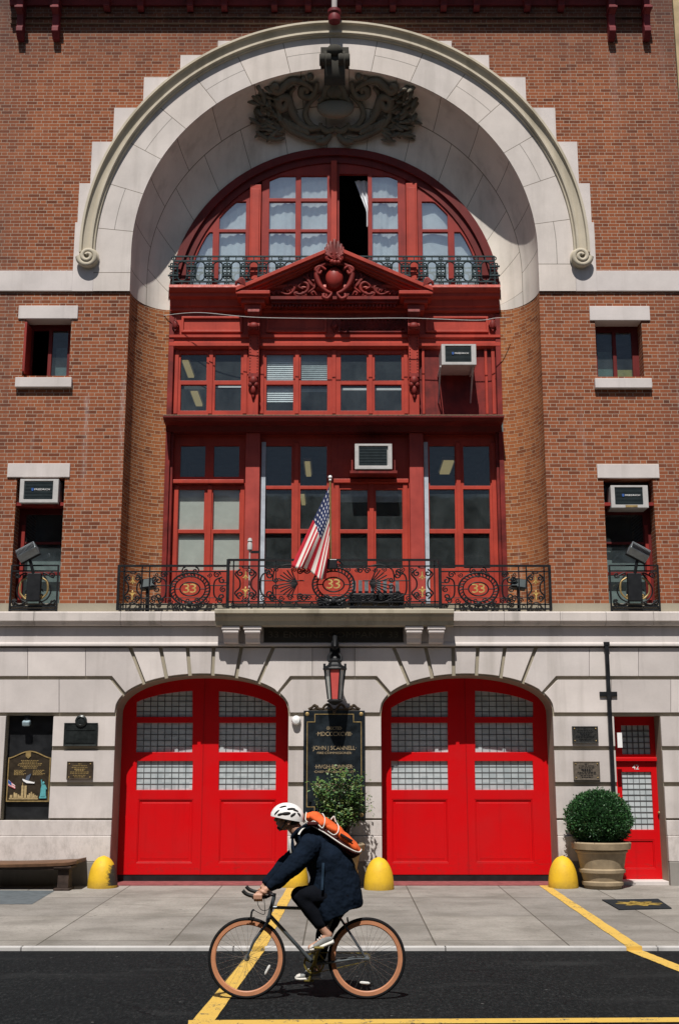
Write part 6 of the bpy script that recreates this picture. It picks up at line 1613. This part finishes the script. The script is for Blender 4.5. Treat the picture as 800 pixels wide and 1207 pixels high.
cbl = MB(); cbl.tube(cr([B(304, 1058, -.19), B(304, 1066, -.14), B(309, 1073, -.05), B(316, 1072, -.02), B(318, 1068, -.02)], 8), .003, 5); cbl.tube(cr([B(311, 1058, -.1), B(312, 1068, -.06), B(311, 1078, -.02), bq + Vector((.0, 0, .04))], 8), .003, 5); cbl.build('brake_cable', m_tape, BK, smooth=60)
mb = MB(); mb.tube([stt, B(398, 1060)], .0135, 10); mb.build('seat_post', m_iron, BK, smooth=40)
mb = MB(); mb.loft([(B(383, 1058.5), B(383, 1061), .012), (B(390, 1057), B(390, 1062), .025), (B(401, 1055.5), B(401, 1062), .055), (B(411, 1054), B(411, 1061), .075), (B(415, 1054.5), B(415, 1059), .055)], 14); mb.build('saddle', m_tape, BK, smooth=60)
CR = empty('crankset', bb, None, None); CR.parent = BK; CR.location = bb - Vector(BK.location)
mb = MB(); cy = .045; rc = bb + Vector((0, cy, 0))
torus(mb, rc, .088, [(.006, .002), (.006, -.002), (-.010, -.002), (-.010, .002)], 48)
for k in range(5): a = 2 * pi * k / 5 + .3; mb.tube([rc, rc + Vector((.083 * cos(a), 0, .083 * sin(a)))], [.012, .008], 6)
mb.build('chainring', m_olive, CR)
na = B(374.5, 1121, -.085); fb = B(367, 1152, .085)
# both arms share one axle: the far one points the opposite way
d_ = (na - bb); d_.y = 0; d_.normalize(); na = bb + d_ * .165 + Vector((0, -.085, 0)); fb = bb - d_ * .165 + Vector((0, .085, 0))
MB().tube([bb + Vector((0, -.05, 0)), bb + Vector((0, -.07, 0)) + d_ * .02, na + Vector((0, .012, 0))], [.019, .016, .012], 10).build('crank', m_olive, CR, smooth=40); MB().tube([bb + Vector((0, .05, 0)), bb + Vector((0, .07, 0)) - d_ * .02, fb + Vector((0, -.012, 0))], [.019, .016, .012], 10).build('crank', m_olive, CR, smooth=40)
for p, y in ((na, -1), (fb, 1)):
    mb = MB(); mb.box(p.x - .045, p.x + .045, *sorted((p.y + y * .01, p.y + y * .10)), p.z - .010, p.z + .010); mb.build('pedal', m_olive, CR, bevel=.006)
mb = MB(); rc2 = ra + Vector((0, cy, 0)); ang = .05
mb.tube([rc + Vector((0, 0, .088)), rc2 + Vector((0, 0, .034))], .005, 4); mb.tube([rc - Vector((0, 0, .088)), rc2 - Vector((0, 0, .034))], .005, 4); torus(mb, rc2, .03, [(.004, .003), (.004, -.003), (-.01, -.003), (-.01, .003)], 24); mb.build('chain', m_olive, BK)
# ================================================================ CYCLIST
m_skin = simple('skin', (.44, .25, .175), .5, 0, .12, 12); m_coat = simple('navy_coat', (.006, .011, .021), .9, 0, .25, 14, .06, .25); m_trous = simple('dark_trousers', (.005, .006, .009), .95, 0, .2, 14, .05, .2)
m_hair = simple('black_hair', (.010, .008, .007), .6, 0, .3, 40); m_shoe = simple('grey_canvas', (.23, .24, .24), .8, 0, .15, 20); m_sole = simple('white_rubber', (.62, .60, .56), .6, 0, .1, 12)
m_helm = simple('white_helmet', (.74, .73, .72), .35, 0, .06, 8); m_oran = simple('orange_cloth', (.70, .115, .028), .75, 0, .2, 9, .2, .15); m_mar = simple('maroon_cloth', (.045, .012, .012), .85, 0, .3, 10); m_pipe = simple('white_piping', (.66, .64, .60), .7)
PS = empty('person', (B(400, 1060).x, YB, ZR), 'cyclist in a long navy coat and white helmet leaning over the handlebar', 'person')
sh_n, sh_f = B(366, 998, -.17), B(364, 996, .17)
el_n, wr_n = B(343, 1024, -.22), B(319.5, 1045.5, -.20)
el_f, wr_f = B(337, 1018, .22), B(313, 1040.5, .20)
hip_n, hip_f = B(404, 1055, -.09), B(404, 1055, .09)
kn_n, an_n = B(353.5, 1055, -.11), B(387, 1102, -.115)
kn_f, an_f = B(384, 1093, .11), B(377, 1146, .125)
an_f = fb + Vector((.065, .055, .085)); an_n_t = na + Vector((.085, -.05, .075))
hd = B(340, 966)
def hand(mb, wr, sg, yb):
    # palm on the bar, fingers curled round it
    bar = Vector((B(306, 1057, -.205).x, yb, pn_[3].z)); knu = bar + Vector((.012, sg * .004, .030))
    mb.limb([wr, wr.lerp(knu, .55) + Vector((0, 0, .004)), knu], [.027, .031, .026], 10, 4)
    mb.ell(wr.lerp(knu, .75), (.042, .036, .022), Matrix.Rotation(R(20), 3, 'Y'))
    for k, (dx, ln) in enumerate(((-.040, 1.0), (-.020, 1.08), (.0, 1.02), (.020, .86))):
        b_ = bar + Vector((dx, 0, 0)); r1 = .030
        mb.limb([knu + Vector((dx * .9, sg * .010, .0)), b_ + Vector((-.006, sg * r1 * .95, .016)), b_ + Vector((-.004, sg * r1 * .9, -.012)), b_ + Vector((0, sg * .008 * ln, -.030)), b_ + Vector((.0, -sg * .012, -.026))], [.0115, .0108, .0102, .0095, .0085], 8, 3)
    mb.limb([wr.lerp(knu, .6) + Vector((0, -sg * .022, 0)), bar + Vector((-.015, -sg * .034, .016)), bar + Vector((-.045, -sg * .026, .004)), bar + Vector((-.060, -sg * .014, -.012))], [.014, .0125, .0115, .010], 8, 3)
mb = MB()
# head: cranium, jaw, brow, nose, lips, chin, ears
HR = Matrix.Rotation(R(14), 3, 'Y')      # slight forward tilt (nose down), face towards -x
def hp(x, y, z): return hd + HR @ Vector((-x, y, z))
mb.ell(hp(0, 0, .030), (.098, .077, .092), HR, 20, 14); mb.ell(hp(.030, 0, -.035), (.068, .060, .070), HR, 18, 12); mb.ell(hp(.052, 0, -.082), (.032, .034, .026), HR, 14, 10); mb.ell(hp(.055, 0, .022), (.044, .060, .022), HR, 14, 8)
mb.limb([hp(.092, 0, .010), hp(.112, 0, -.020), hp(.116, 0, -.030)], [.010, .014, .016], 10, 4); mb.ell(hp(.100, .013, -.034), (.012, .010, .009)); mb.ell(hp(.100, -.013, -.034), (.012, .010, .009))
mb.ell(hp(.088, 0, -.052), (.017, .026, .008), HR); mb.ell(hp(.086, 0, -.064), (.016, .023, .009), HR)
for s_ in (-1, 1):
    mb.ell(hp(.066, s_ * .040, -.022), (.026, .022, .022), HR); mb.ell(hp(-.012, s_ * .080, -.012), (.020, .009, .033), HR @ Matrix.Rotation(R(-10), 3, 'Y')); mb.ell(hp(-.008, s_ * .076, -.036), (.010, .008, .012))
nk = B(359, 986)
mb.limb([hp(-.035, 0, -.03), B(352, 982), nk], [.062, .060, .070], 14, 5)
mb.limb([nk, B(374, 1003), B(392, 1030), B(403, 1053)], [.09, .145, .13, .135], 16, 6); mb.limb([sh_n, nk + Vector((.02, 0, -.02)), sh_f], [.07, .09, .07], 12)
for s_, e_, w_ in ((sh_n, el_n, wr_n), (sh_f, el_f, wr_f)): mb.limb([s_, e_, w_], [.058, .044, .029], 12)
for h_, k_, a_ in ((hip_n, kn_n, an_n), (hip_f, kn_f, an_f)): mb.limb([h_, k_, k_.lerp(a_, .3), a_], [.095, .062, .056, .036], 14)
hand(mb, wr_n, -1, YB - .205); hand(mb, wr_f, 1, YB + .205)
for a_, ft in ((an_n, B(366, 1117, -.115)), (an_f, an_f + Vector((-.15, 0, -.075)))): mb.limb([a_, a_.lerp(ft, .5) + Vector((0, 0, -.02)), ft], [.036, .036, .026], 10)
body = mb.build('body', m_skin, PS); remesh(body, .0042, 3)
for s_ in (-1, 1):
    MB().ell(hp(.086, s_ * .030, -.002), (.011, .013, .008), HR).build('eye', simple('eye_dark', (.02, .014, .01), .2), PS, smooth=60)
    MB().limb([hp(.094, s_ * .014, .016), hp(.093, s_ * .034, .021), hp(.080, s_ * .052, .014)], [.005, .006, .004], 6, 3).build('eyebrow', m_hair, PS)
mb = MB(); mb.ell(hp(-.042, 0, .006), (.066, .078, .072), HR, 18, 12); mb.ell(hp(-.055, 0, -.04), (.040, .060, .045), HR, 14, 10)
for s_ in (-1, 1): mb.limb([hp(.012, s_ * .076, .02), hp(.012, s_ * .076, -.02)], [.014, .010], 8, 3)
hr_ = mb.build('hair', m_hair, PS); remesh(hr_, .006, 2, (.006, (60, 60, 60)))
mb = MB(); mb.ell(hp(.054, 0, -.090), (.033, .035, .023), HR, 14, 10); mb.ell(hp(.058, 0, -.092), (.026, .030, .020), HR, 14, 10)
bd = mb.build('beard', m_hair, PS); remesh(bd, .005, 2)
# helmet
HM = Matrix.Rotation(R(6), 3, 'Y'); hc_ = B(338.5, 963)
mb = MB(); rows = []
for i in range(15):
    t = i / 14; a = (pi / 2) * (1 - t) ; row = []
    for k in range(32):
        b_ = 2 * pi * k / 32; rx, ry, rz = .152, .108, .128
        zz_ = rz * sin(a) if t < 1 else -.018; q = Vector((rx * cos(a) * cos(b_) * (1.0 if cos(b_) < 0 else 1.02), ry * cos(a) * sin(b_), zz_ - (.012 * cos(b_) if t > .9 else 0)))
        rib = 1 + .018 * cos(b_ * 6) * cos(a) * (1 if .15 < t < .95 else 0); row.append(hc_ + HM @ Vector((q.x, q.y * rib, q.z * rib)))
    rows.append(row)
inner = [hc_ + HM @ Vector((.13 * cos(2 * pi * k / 32), .09 * sin(2 * pi * k / 32), -.01)) for k in range(32)]
rows.append(inner); mb.grid(rows, closed=True); mb.f.append([len(mb.v) - 32 + k for k in range(32)])
hel = mb.build('helmet', m_helm, PS, smooth=60)
mb = MB()
for s_ in (-1, 1):
    for (x, z, L_, w_, tl) in ((-.095, .035, .032, .008, -50), (-.060, .022, .030, .010, -20), (-.010, .035, .042, .013, -12), (.030, .078, .040, .011, -8), (.070, .068, .030, .010, 15), (-.045, .088, .034, .009, -25), (.055, .030, .030, .010, -35), (.105, .038, .022, .010, 40)):
        k = max(.02, 1 - (x / .152) ** 2 - (z / .128) ** 2); y = s_ * .108 * math.sqrt(k); nrm = Vector((x / .152 ** 2, y / .108 ** 2, z / .128 ** 2)).normalized()
        Mx = HM @ (nrm.to_track_quat('Y', 'Z').to_matrix()) @ Matrix.Rotation(R(tl) * (1 if s_ > 0 else -1), 3, 'Y'); mb.ell(hc_ + HM @ Vector((x, y, z)), (L_, .010, w_), Mx, 12, 8)
mb.build('vent', m_tape, hel, smooth=60)
MB().tube(cr([hp(.03, -.082, .03), hp(.02, -.078, -.03), hp(.045, -.045, -.10), hp(.055, 0, -.115)], 6), .006, 6).build('chin_strap', m_tape, hel, smooth=60)
# coat
mb = MB()
mb.loft([(B(346, 987), B(366, 975), .075), (B(350, 995), B(374, 977), .12), (B(353, 1008), B(388, 985), .185), (B(362, 1021), B(406, 1000), .205), (B(366.5, 1034), B(419, 1018), .195), (B(363, 1046), B(423.5, 1036), .205), (B(365, 1060), B(425, 1049), .215), (B(369, 1076), B(426, 1058), .215), (B(373, 1090), B(426, 1066), .20)], 28)
for s_, e_, w_ in ((sh_n, el_n, wr_n), (sh_f, el_f, wr_f)): mb.limb([s_ + Vector((.0, 0, .0)), e_, w_.lerp(e_, .06)], [.098, .078, .052], 16, 6)
mb.limb([sh_n, B(362, 990), sh_f], [.09, .10, .09], 14)
coat = mb.build('coat', m_coat, PS); remesh(coat, .009, 5, (.018, (9, 7, 5)))
for v in coat.data.vertices: v.co += v.normal * (.006 * noise.noise(Vector((v.co.x * 16 + v.co.z * 10, v.co.y * 7, v.co.z * 16 - v.co.x * 9))) + .004 * noise.noise(v.co * 45))
for v in coat.data.vertices:
    p = v.co + Vector(PS.location); fx_ = (p.x - B(395, 1060).x); lo = max(0, min(1, (B(395, 1025).z - p.z) / .35))
    v.co += v.normal * lo * .010 * sin(fx_ * 38 + (p.z * 9) + 2 * noise.noise(p * 4))
mb = MB(); mb.limb([B(345, 986, -.06), B(352, 979, -.10), B(362, 976, -.06), B(364, 976, .05), B(352, 979, .10), B(345, 986, .06)], [.022, .028, .030, .030, .028, .022], 10, 4); mb.limb([B(344, 987, -.05), B(345, 999, -.08), B(350, 1012, -.12)], [.016, .020, .008], 8, 4); cl = mb.build('collar', m_coat, PS); remesh(cl, .008, 3)
mb = MB(); mb.loft([(B(340, 990, -.05), B(344, 988, -.05), .03), (B(340, 1000, -.06), B(344, 999, -.06), .03), (B(342, 1006, -.06), B(344, 1005, -.06), .015)], 10); mb.build('shirt', m_pipe, PS, smooth=60)
bl = B(381, 1017, -.222); be_ = B(379.5, 1049, -.226)
rows = [[bl.lerp(be_, t) + Vector((s_ * .011, -.004 * sin(t * 9), 0)) for s_ in (-1, 1)] for t in [k / 10 for k in range(11)]]
o = MB().grid(rows).build('belt', simple('belt_cloth', (.018, .035, .06), .8), PS); sm_ = o.modifiers.new('s', 'SOLIDIFY'); sm_.thickness = .008
# trousers and shoes
mb = MB()
mb.limb([hip_n, kn_n, kn_n.lerp(an_n, .40), kn_n.lerp(an_n, .72)], [.105, .080, .072, .060], 16, 6); mb.limb([hip_f, kn_f, kn_f.lerp(an_f, .40), kn_f.lerp(an_f, .70)], [.105, .080, .070, .058], 16, 6)
tr_ = mb.build('trousers', m_trous, PS); remesh(tr_, .010, 4, (.008, (14, 14, 14)))
for a_, toe in ((an_n, B(365, 1119.5, -.115)), (an_f, an_f + Vector((-.185, 0, -.070)))):
    d = (toe - a_); hl_ = a_ + Vector((.03, 0, -.055)); dirv = (toe - hl_).normalized(); upv = Vector((-dirv.z, 0, dirv.x)); upv = upv if upv.z > 0 else -upv
    Ls = (toe - hl_).length
    def sec(t, h0, h1, w_): p = hl_ + dirv * (t * Ls); return (p + upv * h0, p + upv * h1, w_)
    up_ = MB(); up_.loft([sec(-.06, .0, .045, .026), sec(.02, -.006, .075, .036), sec(.18, -.008, .085, .038), sec(.36, -.008, .068, .040), sec(.60, -.008, .048, .046), sec(.82, -.008, .036, .044), sec(.96, -.006, .022, .030), sec(1.0, -.002, .010, .015)], 16)
    so = up_.build('shoe', m_shoe, PS, smooth=60)
    sl = MB(); sl.loft([sec(-.085, -.022, .012, .022), sec(-.04, -.026, .016, .038), sec(.2, -.027, .014, .043), sec(.5, -.027, .012, .047), sec(.8, -.026, .014, .050), sec(.97, -.022, .018, .036), sec(1.03, -.010, .014, .018)], 16); sl.build('sole', m_sole, so, smooth=50)
    tc = MB(); p = hl_ + dirv * Ls * .90; tc.loft([sec(.80, .0, .040, .047), sec(.95, -.002, .030, .036), sec(1.02, 0, .014, .018)], 12); tc.build('toe_cap', m_sole, so, smooth=50)
    lc = MB()
    for t in (.34, .44, .54): p = hl_ + dirv * t * Ls + upv * (.078 - .05 * (t - .34) * 2); lc.tube([p + Vector((0, -.03, -.006)), p + upv * .004, p + Vector((0, .03, -.006))], .004, 5)
    lc.build('lace', m_pipe, so)
# backpack
BP = empty('backpack', B(392, 990), 'orange backpack with white piping on the cyclist\'s back', 'backpack')
secs = [((360.5, 958.5), (360.5, 972), .10), ((365, 957), (365, 976), .12), ((372, 957.5), (373, 980), .135), ((385, 963.5), (383, 988), .15), ((400, 974), (395, 998), .155), ((413, 986), (407, 1007), .150), ((421, 994.5), (416, 1012), .135), ((425, 1001), (423, 1008), .09)]
mb = MB(); mb.loft([(B(*a), B(*((a[0] + (b[0] - a[0]) * .62), (a[1] + (b[1] - a[1]) * .62))), w_) for a, b, w_ in secs], 24)
o = mb.build('pack_body', m_oran, BP); remesh(o, .009, 4, (.010, (16, 12, 16)))
mb = MB(); mb.loft([(B(a[0] + (b[0] - a[0]) * .3 + .3, a[1] + (b[1] - a[1]) * .3), B(*b), w_ * .97) for a, b, w_ in secs[1:]], 24)
o = mb.build('back_panel', m_mar, BP); remesh(o, .010, 3)
mb = MB(); yy = -.152
pp_ = [(360, 970, -.07), (368, 973.5, -.125), (380, 980, -.15), (392, 988, -.160), (404, 996, -.162), (416, 1002.5, -.150), (423, 1004.5, -.11), (425.5, 1002, -.05)]
mb.tube(cr([B(*t) for t in pp_], 6), .0065, 8); mb.tube(cr([B(t[0], t[1] - 1, -t[2]) for t in pp_], 6), .006, 8); mb.build('piping', m_pipe, BP, smooth=60)
mb = MB(); mb.loft([(B(367, 955.5), B(363, 967), .125), (B(374, 957), B(371, 974), .145), (B(380, 961), B(377.5, 979), .152), (B(383, 964), B(381, 978), .14)], 20); o = mb.build('top_flap', m_oran, BP); remesh(o, .009, 3, (.008, (18, 14, 18)))
mb = MB(); mb.tube(cr([B(363, 971, -.12), B(370, 968, -.155), B(376, 973, -.163), B(380, 976, -.163), B(382.5, 970, -.155), B(382.5, 963.5, -.12), B(380, 959, -.04)], 6), .005, 8); mb.tube(cr([B(361, 957.5, -.06), B(360, 966, -.115), B(362.5, 969, -.128)], 5), .005, 8); mb.tube(cr([B(386, 979.5, -.163), B(393, 984, -.168), B(398, 981, -.168), B(399, 974.5, -.14), B(397, 970, -.06)], 6), .005, 8)
mb.build('piping', m_pipe, BP, smooth=60)
mb = MB(); mb.loft([(B(386, 966), B(384, 980), .158), (B(393, 969), B(390, 984), .164), (B(398.5, 973), B(396, 984), .160)], 18); o = mb.build('front_pocket', m_oran, BP); remesh(o, .009, 3)
MB().tube([B(401, 983, -.158), B(407, 986.5, -.160), B(415, 991.5, -.150)], .010, 6).build('zip', m_tape, BP)
MB().tube(cr([B(390, 966, -.03), B(393.5, 962.5, -.03), B(395, 967, -.03), B(396, 969, -.03)], 6), .007, 6).build('haul_loop', m_pipe, BP)
MB().limb([B(364, 971, -.14), B(373, 971, -.16)], [.020, .020], 10, 4).build('roll_end', m_mar, BP)
for y in (-.13, .12): MB().tube(cr([B(364, 972, y), B(358, 974, y), B(353, 981, y * 1.12), B(354, 992, y * 1.2), B(361, 1003, y * 1.25)], 6), .015, 6).build('strap', m_mar if y > 0 else m_coat, BP, smooth=60)
MB().tube(cr([B(352, 984, -.165), B(355, 979, -.15), B(358.5, 975.5, -.13)], 6), .010, 6).build('strap_edge', m_pipe, BP, smooth=60)
# row of buildings behind the photographer: it darkens the lower sky and shows in the window glass
OB = empty('brick_building', (0, -3.2, 0), 'dark brick building across the street, mirrored in the lower window panes', 'building')
mo = simple('far_brick', (.12, .07, .05), .9, 0, .4, 2)
MB().box(-60, 60, -14, -3.2, -.3, 12.6).build('wall', mo, OB); MB().box(-60, 60, -3.2, -2.85, 11.9, 12.7).build('cornice', m_grime, OB)
for iz in range(3):
    for ix in range(-8, 9):
        x_ = ix * 2.6; z_ = 1.2 + iz * 3.6; wf_ = MB().plate(rect(x_ - .6, z_, x_ + .6, z_ + 2.0), [rect(x_ - .5, z_ + .1, x_ + .5, z_ + 1.9)], -3.21, -3.13).build('window', m_white, OB)
        MB().box(x_ - .51, x_ + .51, -3.20, -3.17, z_ + .09, z_ + 1.91).build('pane', m_black, wf_)
# ================================================================ LIGHT, SKY, CAMERA
w = bpy.data.worlds.new('World'); S.world = w; w.use_nodes = True; nt = w.node_tree
EL, AZ = R(59), R(9)
sk = nt.nodes.new('ShaderNodeTexSky'); sk.sky_type = 'NISHITA'; sk.sun_disc = False; sk.sun_elevation = EL; sk.sun_rotation = R(180) + AZ; sk.dust_density = 1.2
bg = nt.nodes['Background']; nt.links.new(sk.outputs[0], bg.inputs[0]); bg.inputs[1].default_value = .05
sd = bpy.data.lights.new('sun', 'SUN'); sd.energy = 5.0; sd.angle = R(.53); sd.color = (1, .95, .885)
so_ = bpy.data.objects.new('sun', sd); COL.objects.link(so_); so_.location = (-5, -10, 30)
so_.rotation_euler = Vector((sin(AZ) * cos(EL), cos(AZ) * cos(EL), -sin(EL))).to_track_quat('-Z', 'Y').to_euler()
cd = bpy.data.cameras.new('camera'); co = bpy.data.objects.new('camera', cd); COL.objects.link(co)
co.location = (0, 0, HC); co.rotation_euler = (R(90) + TH, 0, 0); cd.sensor_fit = 'VERTICAL'; cd.sensor_height = 36; cd.lens = FPX / 1207 * 36; cd.clip_end = 1000
S.camera = co
S.view_settings.view_transform = 'Standard'; S.view_settings.look = 'None'; S.view_settings.exposure = 0.14; S.view_settings.gamma = 1
